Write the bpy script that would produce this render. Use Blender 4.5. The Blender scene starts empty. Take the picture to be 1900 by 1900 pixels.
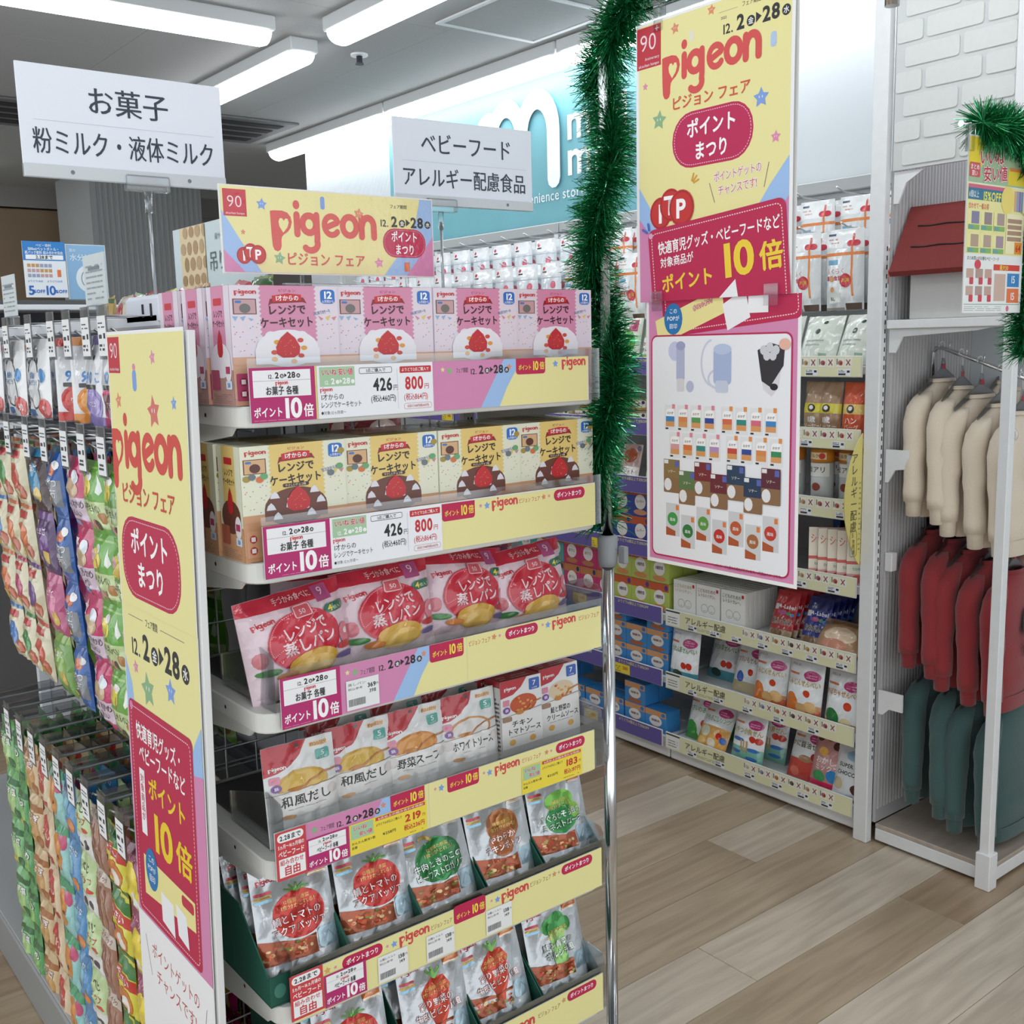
import bpy, bmesh, math, random
from mathutils import Vector, Matrix
random.seed(7)
SC = bpy.context.scene
COL = SC.collection
PI = math.pi
# ------------------------------------------------------------------ camera
cam_d = bpy.data.cameras.new('camera'); cam = bpy.data.objects.new('camera', cam_d); COL.objects.link(cam)
cam_d.sensor_width = 36; cam_d.lens = 1985.3 / 1900 * 36; cam_d.clip_start = .02
_y, _p, _r = .66748, .15687, -.02435
_F = Vector((math.sin(_y)*math.cos(_p), math.cos(_y)*math.cos(_p), -math.sin(_p)))
_R = Vector((math.cos(_y), -math.sin(_y), 0)); _U = _R.cross(_F)
_c, _s = math.cos(_r), math.sin(_r)
_rt, _up = _R*_c + _U*_s, _U*_c - _R*_s
cam.matrix_world = Matrix(((_rt.x, _up.x, -_F.x, 0), (_rt.y, _up.y, -_F.y, 0), (_rt.z, _up.z, -_F.z, 1.45), (0, 0, 0, 1)))
SC.camera = cam
# ------------------------------------------------------------------ world and exposure
SC.view_settings.view_transform = 'Standard'; SC.view_settings.look = 'None'
SC.view_settings.gamma = 1; SC.view_settings.use_curve_mapping = False
SC.view_settings.exposure = EXPO = 0.84
W = bpy.data.worlds.new('store_ambient'); SC.world = W; W.use_nodes = True
_bg = W.node_tree.nodes['Background']; _bg.inputs[0].default_value = (.93, .97, 1, 1); _bg.inputs[1].default_value = .9
SC.cycles.max_bounces = 7; SC.cycles.diffuse_bounces = 4; SC.cycles.glossy_bounces = 3; SC.cycles.transparent_max_bounces = 10
SC.cycles.caustics_reflective = False; SC.cycles.caustics_refractive = False
LAMP = 5.5           # emission of the ceiling tubes
# ------------------------------------------------------------------ colours and materials
def hx(c):
    if not isinstance(c, str): return c
    if len(c) == 3: c = ''.join(k*2 for k in c)
    o = []
    for i in (0, 2, 4):
        v = int(c[i:i+2], 16)/255
        o.append(v/12.92 if v <= .04045 else ((v+.055)/1.055)**2.4)
    return tuple(o)
MATS = {}
def M(name, col='fff', rough=.5, metal=0, noise=0, scale=40, bump=0, alpha=None, coat=0, emit=0, stretch=None, sheen=0):
    if name in MATS: return MATS[name]
    m = bpy.data.materials.new(name); m.use_nodes = True; nt = m.node_tree; b = nt.nodes['Principled BSDF']
    c = hx(col); b.inputs['Base Color'].default_value = (*c, 1)
    b.inputs['Roughness'].default_value = rough; b.inputs['Metallic'].default_value = metal
    b.inputs['Coat Weight'].default_value = coat; b.inputs['Coat Roughness'].default_value = .08
    if sheen: b.inputs['Sheen Weight'].default_value = sheen
    if emit:
        b.inputs['Emission Color'].default_value = (*c, 1); b.inputs['Emission Strength'].default_value = emit
    if noise or bump:
        tc = nt.nodes.new('ShaderNodeTexCoord'); n = nt.nodes.new('ShaderNodeTexNoise'); n.inputs['Scale'].default_value = scale
        n.inputs['Detail'].default_value = 4
        src = tc.outputs['Object']
        if stretch:
            mp = nt.nodes.new('ShaderNodeMapping'); mp.inputs['Scale'].default_value = stretch
            nt.links.new(src, mp.inputs[0]); src = mp.outputs[0]
        nt.links.new(src, n.inputs['Vector'])
        if noise:
            r = nt.nodes.new('ShaderNodeValToRGB')
            r.color_ramp.elements[0].position = .3; r.color_ramp.elements[1].position = .7
            r.color_ramp.elements[0].color = (*[v*(1-noise) for v in c], 1); r.color_ramp.elements[1].color = (*[min(1, v*(1+noise)) for v in c], 1)
            nt.links.new(n.outputs[0], r.inputs[0]); nt.links.new(r.outputs[0], b.inputs['Base Color'])
        if bump:
            bp = nt.nodes.new('ShaderNodeBump'); bp.inputs['Strength'].default_value = bump; bp.inputs['Distance'].default_value = .002
            nt.links.new(n.outputs[0], bp.inputs['Height']); nt.links.new(bp.outputs[0], b.inputs['Normal'])
    MATS[name] = m
    return m
def Mprint(name, rough, metal=0, coat=0, bump=0, bscale=60):
    m = bpy.data.materials.new(name); m.use_nodes = True; nt = m.node_tree; b = nt.nodes['Principled BSDF']
    a = nt.nodes.new('ShaderNodeAttribute'); a.attribute_name = 'Col'
    nt.links.new(a.outputs['Color'], b.inputs['Base Color'])
    b.inputs['Roughness'].default_value = rough; b.inputs['Metallic'].default_value = metal
    b.inputs['Coat Weight'].default_value = coat; b.inputs['Coat Roughness'].default_value = .06
    if bump:
        tc = nt.nodes.new('ShaderNodeTexCoord'); n = nt.nodes.new('ShaderNodeTexNoise'); n.inputs['Scale'].default_value = bscale; n.inputs['Detail'].default_value = 3
        nt.links.new(tc.outputs['Object'], n.inputs['Vector'])
        bp = nt.nodes.new('ShaderNodeBump'); bp.inputs['Strength'].default_value = bump; bp.inputs['Distance'].default_value = .004
        nt.links.new(n.outputs[0], bp.inputs['Height']); nt.links.new(bp.outputs[0], b.inputs['Normal']); nt.links.new(bp.outputs[0], b.inputs['Coat Normal'])
    MATS[name] = m
    return m
PAPER = Mprint('printed_paper', .55)
CARD = Mprint('printed_carton', .38, coat=.25)
FILM = Mprint('printed_film', .32, coat=.7, bump=.35, bscale=45)
FOIL = Mprint('printed_foil', .3, metal=.45, coat=.6, bump=.5, bscale=38)
def clear(name, tint=(.97, .99, 1), gl=.12, rough=.08):
    if name in MATS: return MATS[name]
    m = bpy.data.materials.new(name); m.use_nodes = True; nt = m.node_tree
    nt.nodes.remove(nt.nodes['Principled BSDF']); o = nt.nodes['Material Output']
    t = nt.nodes.new('ShaderNodeBsdfTransparent'); t.inputs[0].default_value = (*tint, 1)
    g = nt.nodes.new('ShaderNodeBsdfGlossy'); g.inputs['Roughness'].default_value = rough
    lw = nt.nodes.new('ShaderNodeLayerWeight'); lw.inputs[0].default_value = .35
    ma = nt.nodes.new('ShaderNodeMath'); ma.operation = 'MULTIPLY_ADD'; ma.inputs[1].default_value = .6; ma.inputs[2].default_value = gl*.5
    x = nt.nodes.new('ShaderNodeMixShader')
    nt.links.new(lw.outputs['Fresnel'], ma.inputs[0]); nt.links.new(ma.outputs[0], x.inputs[0])
    nt.links.new(t.outputs[0], x.inputs[1]); nt.links.new(g.outputs[0], x.inputs[2]); nt.links.new(x.outputs[0], o.inputs[0])
    MATS[name] = m
    return m
ACR = clear('clear_acrylic'); HOLD = clear('milky_holder', (.72, .74, .76), .25, .25); HANGP = clear('hanger_plastic', (.7, .7, .72), .2, .3)
WHITE = M('white_enamel', 'e9ebec', .35, noise=.02); STEEL = M('chrome_steel', 'd8dadc', .12, 1); WIRE = M('zinc_wire', 'c9ccce', .3, .8)
DASH = M('slot_black', '202224', .7); GREYP = M('grey_plastic', '8d9194', .5); DARKM = M('dark_metal', '33363a', .5)
# ------------------------------------------------------------------ objects
def T(o, label=None, cat=None, group=None, kind=None):
    if label: o['label'] = label
    if cat: o['category'] = cat
    if group: o['group'] = group
    if kind: o['kind'] = kind
    return o
def obj(name, me, m=None, parent=None, loc=None, rot=None):
    if isinstance(me, bmesh.types.BMesh):
        bm = me; me = bpy.data.meshes.new(name); bm.normal_update(); bm.to_mesh(me); bm.free()
    if m is not None and me is not None and not me.materials: me.materials.append(m)
    o = bpy.data.objects.new(name, me); COL.objects.link(o)
    if parent: o.parent = parent
    if loc: o.location = loc
    if rot: o.rotation_euler = rot
    return o
def empty(name, loc=(0, 0, 0), rot=(0, 0, 0)):
    o = bpy.data.objects.new(name, None); COL.objects.link(o); o.location = loc; o.rotation_euler = rot
    o.empty_display_size = .02
    return o
KIDS = {}
def kids(o): return [c for c in o.children]
def dup(o, loc=None, rot=None, parent=None):
    c = o.copy(); COL.objects.link(c); c.parent = parent
    if loc is not None: c.location = loc
    if rot is not None: c.rotation_euler = rot
    for k in list(o.children):
        dup(k, parent=c)
    return c
def smooth(me, on=True):
    me.polygons.foreach_set('use_smooth', [on]*len(me.polygons)); return me
def bx(bm, x0, y0, z0, x1, y1, z1):
    v = [bm.verts.new(p) for p in ((x0, y0, z0), (x1, y0, z0), (x1, y1, z0), (x0, y1, z0), (x0, y0, z1), (x1, y0, z1), (x1, y1, z1), (x0, y1, z1))]
    for f in ((3, 2, 1, 0), (4, 5, 6, 7), (0, 1, 5, 4), (1, 2, 6, 5), (2, 3, 7, 6), (3, 0, 4, 7)): bm.faces.new([v[i] for i in f])
def box(x0, y0, z0, x1, y1, z1, bev=0, seg=2):
    bm = bmesh.new(); bx(bm, x0, y0, z0, x1, y1, z1)
    if bev: bmesh.ops.bevel(bm, geom=bm.edges[:], offset=bev, segments=seg, affect='EDGES', profile=.5)
    return bm
def tube(bm, pts, r, n=8, caps=True):
    pts = [Vector(p) for p in pts]; rings = []
    for i, p in enumerate(pts):
        d = (pts[min(i+1, len(pts)-1)] - pts[max(i-1, 0)]).normalized()
        a = d.cross(Vector((0, 0, 1)) if abs(d.z) < .9 else Vector((1, 0, 0))).normalized(); b = d.cross(a)
        rr = r[i] if isinstance(r, (list, tuple)) else r
        rings.append([bm.verts.new(p + (a*math.cos(2*PI*k/n) + b*math.sin(2*PI*k/n))*rr) for k in range(n)])
    for A, B in zip(rings, rings[1:]):
        for k in range(n): bm.faces.new((A[k], A[(k+1) % n], B[(k+1) % n], B[k])).smooth = True
    if caps:
        bm.faces.new(rings[0][::-1]); bm.faces.new(rings[-1])
    return bm
def prism(pts, h0, h1, ax='y', bev=0):
    """extrude a 2D outline; ax = axis of thickness"""
    bm = bmesh.new()
    P = {'y': lambda a, b, h: (a, h, b), 'x': lambda a, b, h: (h, a, b), 'z': lambda a, b, h: (a, b, h)}[ax]
    A = [bm.verts.new(P(a, b, h0)) for a, b in pts]; B = [bm.verts.new(P(a, b, h1)) for a, b in pts]
    n = len(pts)
    bm.faces.new(A); bm.faces.new(B[::-1])
    for i in range(n): bm.faces.new((A[i], B[i], B[(i+1) % n], A[(i+1) % n]))
    bmesh.ops.recalc_face_normals(bm, faces=bm.faces[:])
    if bev: bmesh.ops.bevel(bm, geom=bm.edges[:], offset=bev, segments=1, affect='EDGES')
    return bm
def rr(x0, y0, x1, y1, r, n=5):
    r = min(r, (x1-x0)/2*.999, (y1-y0)/2*.999); o = []
    for cx, cy, a in ((x1-r, y1-r, 0), (x0+r, y1-r, 90), (x0+r, y0+r, 180), (x1-r, y0+r, 270)):
        for k in range(n+1):
            t = math.radians(a + 90*k/n); o.append((cx + r*math.cos(t), cy + r*math.sin(t)))
    return o
def arc(cx, cy, r, a0, a1, n=14, ry=None):
    ry = ry or r
    return [(cx + r*math.cos(math.radians(a0+(a1-a0)*k/n)), cy + ry*math.sin(math.radians(a0+(a1-a0)*k/n))) for k in range(n+1)]
# ------------------------------------------------------------------ lettering (built-in font, one outline per character)
GS = bpy.data.scenes.new('glyphs'); GL = {}
def glyph(ch, bold):
    k = (ch, bold)
    if k in GL: return GL[k]
    cu = bpy.data.curves.new('g', 'FONT'); cu.body = ch; cu.resolution_u = 2 if ord(ch) > 0x2E7F else 4; cu.offset = bold
    o = bpy.data.objects.new('g', cu); GS.collection.objects.link(o)
    vl = GS.view_layers[0]; vl.update(); ev = o.evaluated_get(vl.depsgraph); me = ev.to_mesh()
    V = [(v.co.x, v.co.y) for v in me.vertices]; Fc = [tuple(p.vertices) for p in me.polygons]
    ev.to_mesh_clear(); bpy.data.objects.remove(o); bpy.data.curves.remove(cu)
    if ord(ch) > 0x2E7F: adv = 1.0
    elif V: adv = max(v[0] for v in V) + .07
    else: adv = .3
    GL[k] = (V, Fc, adv); return GL[k]
class Art:
    """flat print: coloured outlines stacked in thin layers, x right, y up"""
    def __init__(s): s.sh = []
    def add(s, V, F, col):
        if not V: return s
        xs = [v[0] for v in V]; ys = [v[1] for v in V]; b = (min(xs), min(ys), max(xs), max(ys)); lay = 0
        for q in s.sh:
            c = q[3]
            if q[4] >= lay and c[0] < b[2] and c[2] > b[0] and c[1] < b[3] and c[3] > b[1]: lay = q[4] + 1
        s.sh.append((V, F, hx(col), b, lay)); return s
    def poly(s, pts, col): return s.add(list(pts), [tuple(range(len(pts)))], col)
    def rect(s, x0, y0, x1, y1, col): return s.poly(((x0, y0), (x1, y0), (x1, y1), (x0, y1)), col)
    def rrect(s, x0, y0, x1, y1, r, col): return s.poly(rr(x0, y0, x1, y1, r), col)
    def ell(s, cx, cy, rx, ry, col, n=20): return s.poly([(cx+rx*math.cos(2*PI*k/n), cy+ry*math.sin(2*PI*k/n)) for k in range(n)], col)
    def star(s, cx, cy, r, col, rot=90, k=.5):
        return s.poly([(cx + (r if i % 2 == 0 else r*k)*math.cos(math.radians(rot+36*i)), cy + (r if i % 2 == 0 else r*k)*math.sin(math.radians(rot+36*i))) for i in range(10)], col)
    def stroke(s, pts, w, col, closed=False, cap=True):
        V, F = [], []; n = len(pts); h = w/2
        for i in range(n):
            a = pts[i-1] if (i or closed) else pts[i]; b = pts[(i+1) % n] if (i < n-1 or closed) else pts[i]
            dx, dy = b[0]-a[0], b[1]-a[1]; L = math.hypot(dx, dy) or 1
            V += [(pts[i][0]-dy/L*h, pts[i][1]+dx/L*h, .4*i/n), (pts[i][0]+dy/L*h, pts[i][1]-dx/L*h, .4*i/n)]
        for i in range(n if closed else n-1):
            j = (i+1) % n; F.append((2*i, 2*i+1, 2*j+1, 2*j))
        if cap and not closed:
            for e, o in ((0, 1), (n-1, n-2)):
                a = math.degrees(math.atan2(pts[e][1]-pts[o][1], pts[e][0]-pts[o][0])); st = len(V)
                ring = [(*q, .5 if e else -.2) for q in arc(pts[e][0], pts[e][1], h, a-90, a+90, 5)]; V += ring; F.append(tuple(range(st, st+len(ring))))
        return s.add(V, F, col)
    def dash(s, pts, w, col, on=.5, step=.006):
        V, F = [], []; acc = 0
        for a, b in zip(pts, list(pts[1:])+[pts[0]]):
            L = math.hypot(b[0]-a[0], b[1]-a[1])
            if L < 1e-9: continue
            d = ((b[0]-a[0])/L, (b[1]-a[1])/L); nx, ny = -d[1]*w/2, d[0]*w/2; t = -acc
            while t < L:
                t0, t1 = max(t, 0), min(t+step*on, L)
                if t1 > t0:
                    i = len(V); p, q = (a[0]+d[0]*t0, a[1]+d[1]*t0), (a[0]+d[0]*t1, a[1]+d[1]*t1)
                    V += [(p[0]+nx, p[1]+ny), (p[0]-nx, p[1]-ny), (q[0]-nx, q[1]-ny), (q[0]+nx, q[1]+ny)]; F.append((i, i+1, i+2, i+3))
                t += step
            acc = (acc + L) % step
        return s.add(V, F, col)
    def text(s, t, x, y, h, col, al='c', bold=.012, w=None, rot=0, out=None, ow=.06, sx=1, shear=0, vert=False):
        def lay(sh, bd):
            V, F, px = [], [], 0
            for i, ch in enumerate(t):
                cjk = ord(ch) > 0x2E7F
                gv, gf, adv = glyph(ch, 0 if cjk else bd)
                for k, (ox_, oy_) in enumerate(sh if cjk else sh[:1]):
                    n = len(V); z = .16*k
                    if not cjk: ox_ = oy_ = 0
                    if vert: V += [(a-.5+ox_, b-.36-i*1.02+oy_, z) for a, b in gv]
                    else: V += [(a+px+shear*b+ox_, b-.36+oy_, z) for a, b in gv]
                    F += [tuple(n+q for q in f) for f in gf]
                px += adv
            return V, F, px
        sh = [(0, 0)] if bold < .008 else ([(-bold*.8, bold*.3), (bold*.8, -bold*.3)] if bold < .016 else [(-bold*.8, bold*.5), (bold*.8, bold*.5), (0, -bold*.8)])
        V, F, px = lay(sh, bold)
        if not V: return s
        kx = h*sx
        if vert: px = 0
        elif w: kx = w/px
        ox = 0 if (al == 'l' or vert) else (-px/2 if al == 'c' else -px)
        ca, sa = math.cos(math.radians(rot)), math.sin(math.radians(rot))
        P = lambda Q: [(x+(a+ox)*kx*ca-b*h*sa, y+(a+ox)*kx*sa+b*h*ca, z) for a, b, z in Q]
        if out:
            r_ = bold+ow*.75; V2, F2, _ = lay([(r_*math.cos(q*PI/3), r_*math.sin(q*PI/3)) for q in range(6)], round(bold+ow, 3)); s.add(P(V2), F2, out)
        return s.add(P(V), F, col)
    def logo(s, x, y, w, col, bg, rot=0):
        """the rounded red brand word, x,y = centre"""
        a = Art(); k = 1
        a.poly([(0, 1.0), (.15, 1.03), (.55, 1.04), (.8, .97), (.95, .8), (1.0, .58), (.93, .34), (.78, .16), (.6, .05), (.5, -.05), (.47, -.2), (.46, -.45), (.4, -.6), (.27, -.67), (.13, -.62), (.05, -.45), (.02, 0)], col)
        a.poly([(.57, .12), (.4, .38), (.37, .58), (.44, .72), (.55, .72), (.62, .62), (.7, .72), (.81, .7), (.85, .55), (.77, .34)], bg)
        a.stroke([(1.24, .9), (1.24, .1)], .3, col); a.ell(1.24, 1.32, .16, .19, col, 14)
        a.stroke(arc(1.83, .53, .33, 0, 360, 18, .36)[:-1], .29, col, closed=True)
        a.stroke([(2.2, .93), (2.2, .4)] + [(2.2, 0)] + arc(1.86, -.28, .34, 20, -140, 10, .3), .28, col)
        a.stroke([(2.62, .42), (3.22, .66)] + arc(2.93, .52, .36, 25, 320, 18, .4), .26, col)
        a.stroke(arc(3.83, .53, .35, 0, 360, 20, .4)[:-1], .29, col, closed=True)
        a.stroke([(4.45, .93), (4.45, .1)], .3, col)
        a.stroke([(4.45, .55)] + arc(4.78, .58, .3, 150, 0, 10, .36) + [(5.08, .1)], .3, col)
        f = w/5.2; ca, sa = math.cos(math.radians(rot)), math.sin(math.radians(rot))
        for V, F, c, b, l in a.sh:
            s.add([(x+((v[0]-2.6)*ca-(v[1]-.35)*sa)*f, y+((v[0]-2.6)*sa+(v[1]-.35)*ca)*f, v[2] if len(v) > 2 else 0) for v in V], F, c)
        return s
    def put(s, o, dx, dy, k=1, rot=0):
        ca, sa = math.cos(math.radians(rot)), math.sin(math.radians(rot))
        for V, F, c, b, l in o.sh: s.add([(dx+(v[0]*ca-v[1]*sa)*k, dy+(v[0]*sa+v[1]*ca)*k, v[2] if len(v) > 2 else 0) for v in V], F, c)
        return s
    def squash(s, h, k):
        """raise the print towards the top edge, leaving the foot of the pack plain"""
        old, s.sh = s.sh, []
        for V, F, c, b, l in old:
            full = b[1] <= 1e-6 and b[3]-b[1] > h*.99
            s.add([(v[0], v[1] if full else h-(h-v[1])*k, v[2] if len(v) > 2 else 0) for v in V], F, c)
        return s
    def lines(s, x0, y0, x1, y1, n, col, th=.35):
        """rows of print too fine to read"""
        st = (y1-y0)/n
        for i in range(n):
            y = y0 + st*i; x = x0
            while x < x1 - 1e-6:
                w = min(random.uniform(.1, .35)*(x1-x0), x1-x)
                if random.random() < .85: s.rect(x, y, x+w*.86, y+st*th, col)
                x += w
        return s
    def clip(s, x0, y0, x1, y1):
        s.box = (x0, y0, x1, y1); return s
    def mesh(s, name, fn=None, e=2.5e-4, cut=None, m=PAPER):
        """fn(x, y, off) -> Vector; default is a sheet facing -Y. cut = (xs, ys) splits faces so they follow a curved surface"""
        bm = bmesh.new(); lc = bm.loops.layers.float_color.new('Col'); lv = bm.verts.layers.float.new('lay')
        for V, F, c, b, l in s.sh:
            vs = [bm.verts.new((v[0], v[1], 0)) for v in V]
            for v, q in zip(vs, V): v[lv] = l + 1 + (q[2] if len(q) > 2 else 0)
            for f in F:
                try: fc = bm.faces.new([vs[i] for i in f])
                except ValueError: continue
                for lp in fc.loops: lp[lc] = (*c, 1)
        bm.normal_update()
        bmesh.ops.reverse_faces(bm, faces=[f for f in bm.faces if f.normal.z < 0])
        box_ = getattr(s, 'box', None)
        if box_:
            for co, no in (((box_[0], 0, 0), (-1, 0, 0)), ((box_[2], 0, 0), (1, 0, 0)), ((0, box_[1], 0), (0, -1, 0)), ((0, box_[3], 0), (0, 1, 0))):
                bmesh.ops.bisect_plane(bm, geom=bm.verts[:]+bm.edges[:]+bm.faces[:], plane_co=co, plane_no=no, clear_outer=True)
        if cut:
            for x in cut[0]: bmesh.ops.bisect_plane(bm, geom=bm.verts[:]+bm.edges[:]+bm.faces[:], plane_co=(x, 0, 0), plane_no=(1, 0, 0))
            if len(cut) > 2:
                for p in cut[2]: bmesh.ops.bisect_plane(bm, geom=bm.verts[:]+bm.edges[:]+bm.faces[:], plane_co=(p[0], p[1], 0), plane_no=(cut[3][0], cut[3][1], 0))
            for y in cut[1]: bmesh.ops.bisect_plane(bm, geom=bm.verts[:]+bm.edges[:]+bm.faces[:], plane_co=(0, y, 0), plane_no=(0, 1, 0))
        for v in bm.verts:
            L = v[lv]
            v.co = fn(v.co.x, v.co.y, e*L) if fn else Vector((v.co.x, -e*L, v.co.y))
        bm.verts.layers.float.remove(lv)
        me = bpy.data.meshes.new(name); bm.to_mesh(me); bm.free(); me.materials.append(m)
        if fn: smooth(me)
        return me
ORD = ['first', 'second', 'third', 'fourth', 'fifth', 'sixth', 'seventh', 'eighth', 'ninth', 'tenth', 'eleventh', 'twelfth', 'thirteenth', 'fourteenth', 'fifteenth', 'sixteenth', 'seventeenth', 'eighteenth', 'nineteenth', 'twentieth', 'twenty-first', 'twenty-second', 'twenty-third']
# ------------------------------------------------------------------ package builders (local frame: width = x, front faces -y, z up)
def carton(name, w, d, h, col, art=None, side=None, top=None, m=CARD, sheet=False, mat_body=None):
    """box with its printed faces; origin at the middle of the front bottom edge"""
    bm = box(-w/2, 0, 0, w/2, d, h, min(.0012, w*.02), 1)
    o = obj(name, bm, mat_body or M('carton_'+str(col), col, .4, coat=.2))
    pr = []
    if art: pr.append(obj('front_print', art.mesh('front_print', m=m), None, o))
    if side:
        pr.append(obj('side_print', side.mesh('side_print', fn=lambda x, y, k: Vector((-w/2-k, d/2-x, y)), m=m), None, o))
    if top:
        pr.append(obj('top_print', top.mesh('top_print', fn=lambda x, y, k: Vector((x, d/2+y, h+k)), m=m), None, o))
    return o
def bagfn(w, h, t, kind='stand', wr=1.0, seed=0):
    ph = seed*1.7
    def prof(u, v):
        a = max(0, 1-u*u)**.55
        if kind == 'stand': b = (max(0., 1-v)**.75)*min(1, v*14+.45) + .06
        elif kind == 'pillow':
            q = min(max((v-.04)/.92, 0), 1); b = math.sin(PI*q)**.55 + .02
        else: b = 1
        return a*b
    def fn(x, y, off=0, back=False):
        u = max(-1, min(1, 2*x/w)); v = max(0, min(1, y/h))
        b = prof(u, v)*t/2
        wv = .0016*wr*(math.sin(9*u+17*v+ph)+.7*math.sin(-14*u+11*v+2*ph)+.5*math.sin(23*v+ph))*(1-abs(u)**4)
        yy = (b - wv*.5) if back else -(b + wv)
        nx = (x/w)*(t/w)*1.5
        return Vector((x - (off*nx if not back else 0), yy - off, y))
    return fn
def lattice(fn, w, h, nx, ny):
    """the bag front as flat triangles, so print laid on it follows it exactly"""
    G = [[fn(-w/2+w*i/nx, h*j/ny) for i in range(nx+1)] for j in range(ny+1)]
    def f(x, y, off=0):
        a = min(max((x+w/2)/w*nx, 0), nx-1e-6); b = min(max(y/h*ny, 0), ny-1e-6); i, j = int(a), int(b); a -= i; b -= j
        p, q, r, t = G[j][i], G[j][i+1], G[j+1][i+1], G[j+1][i]
        v = p + (q-p)*a + (r-q)*b if a >= b else p + (r-t)*a + (t-p)*b
        return Vector((v.x, v.y-off, v.z))
    return f
def bag(name, w, h, t, col, art=None, kind='stand', m=FILM, nx=10, ny=12, wr=1.0, seed=0, mb=None, corner=0):
    fn = bagfn(w, h, t, kind, wr, seed); bm = bmesh.new()
    xs = [-w/2 + w*i/nx for i in range(nx+1)]; ys = [h*j/ny for j in range(ny+1)]
    Fv = [[bm.verts.new(fn(x, y)) for x in xs] for y in ys]
    Bv = [[Fv[j][i] if i in (0, nx) else bm.verts.new(fn(xs[i], ys[j], 0, True)) for i in range(nx+1)] for j in range(ny+1)]
    for j in range(ny):
        for i in range(nx):
            p, q, r, s_ = Fv[j][i], Fv[j][i+1], Fv[j+1][i+1], Fv[j+1][i]
            bm.faces.new((p, q, r)).smooth = True; bm.faces.new((p, r, s_)).smooth = True
            bm.faces.new((Bv[j][i+1], Bv[j][i], Bv[j+1][i], Bv[j+1][i+1])).smooth = True
    for j in (0, ny):
        for i in range(nx):
            q2 = []
            for v in (Fv[j][i], Bv[j][i], Bv[j][i+1], Fv[j][i+1]):
                if v not in q2: q2.append(v)
            if len(q2) > 2:
                try: bm.faces.new(q2 if j == 0 else q2[::-1])
                except ValueError: pass
    o = obj(name, bm, mb or M('film_'+str(col), col, .3, coat=.6, bump=.3, scale=45))
    if art:
        art.clip(-w/2*.995, .001, w/2*.995, h-.0005)
        dg = [(xs[0]+w*k/nx, ys[0]) for k in range(-ny+1, nx)]
        me = art.mesh('front_print', fn=lattice(fn, w, h, nx, ny), e=3e-4, cut=(xs[1:-1], ys[1:-1], dg, (h/ny, -w/nx)), m=m)
        pr = obj('front_print', me, None, o)
    return o
# ================================================================== the setting
CZ = 2.6
def struct(name, me, m=None, parent=None, **k):
    o = obj(name, me, m, parent, **k)
    if parent is None: o['kind'] = 'structure'
    return o
floor = struct('floor', box(-3, -2, -.06, 6.5, 9, -.004), M('floor_screed', '9c9288', .5, noise=.1, scale=8))
def plank_mat():
    m = bpy.data.materials.new('wood_look_vinyl'); m.use_nodes = True; nt = m.node_tree; b = nt.nodes['Principled BSDF']
    oi = nt.nodes.new('ShaderNodeObjectInfo'); r = nt.nodes.new('ShaderNodeValToRGB'); r.color_ramp.interpolation = 'CONSTANT'
    cols = ['d2c4b1', 'aa9379', 'c6b7a2', 'b5a188', 'd7cbba', 'a08a6f', 'bba88f', 'cec1af', 'a8927a', 'd4c7b5']
    el = r.color_ramp.elements
    while len(el) < len(cols): el.new(.5)
    for i, c in enumerate(cols): el[i].position = i/len(cols); el[i].color = (*hx(c), 1)
    nt.links.new(oi.outputs['Random'], r.inputs[0])
    tc = nt.nodes.new('ShaderNodeTexCoord'); mp = nt.nodes.new('ShaderNodeMapping'); mp.inputs['Scale'].default_value = (3, 38, 1)
    ad = nt.nodes.new('ShaderNodeVectorMath'); ad.operation = 'ADD'
    mu = nt.nodes.new('ShaderNodeVectorMath'); mu.operation = 'SCALE'; mu.inputs['Scale'].default_value = 37
    nt.links.new(oi.outputs['Location'], mu.inputs[0])
    nt.links.new(tc.outputs['Object'], ad.inputs[0]); nt.links.new(mu.outputs[0], ad.inputs[1]); nt.links.new(ad.outputs[0], mp.inputs[0])
    n = nt.nodes.new('ShaderNodeTexNoise'); n.inputs['Scale'].default_value = 1; n.inputs['Detail'].default_value = 6; n.inputs['Distortion'].default_value = .6
    nt.links.new(mp.outputs[0], n.inputs['Vector'])
    g = nt.nodes.new('ShaderNodeValToRGB'); g.color_ramp.elements[0].position = .32; g.color_ramp.elements[1].position = .68
    g.color_ramp.elements[0].color = (.7, .68, .65, 1); g.color_ramp.elements[1].color = (1.05, 1.05, 1.05, 1)
    nt.links.new(n.outputs[0], g.inputs[0])
    mx = nt.nodes.new('ShaderNodeMix'); mx.data_type = 'RGBA'; mx.blend_type = 'MULTIPLY'; mx.inputs['Factor'].default_value = .8
    nt.links.new(r.outputs[0], mx.inputs['A']); nt.links.new(g.outputs[0], mx.inputs['B']); nt.links.new(mx.outputs['Result'], b.inputs['Base Color'])
    b.inputs['Roughness'].default_value = .3; b.inputs['Coat Weight'].default_value = .15; b.inputs['Coat Roughness'].default_value = .2
    return m
PL, PW = 1.2, .18
pk = bpy.data.meshes.new('plank'); _b = box(0, 0, -.004, PL-.0012, PW-.0012, 0, .0006, 1); _b.to_mesh(pk); _b.free(); pk.materials.append(plank_mat())
for j in range(29):
    off = (j*.37 % 1)*PL + (.13 if j % 3 == 0 else 0)
    for i in range(6):
        x = -1.4 - off + PL*i
        if x > 3.1 or (x < -.6 and j > 22): continue
        obj('plank', pk, None, floor, (x, .35+PW*j, 0))
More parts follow.
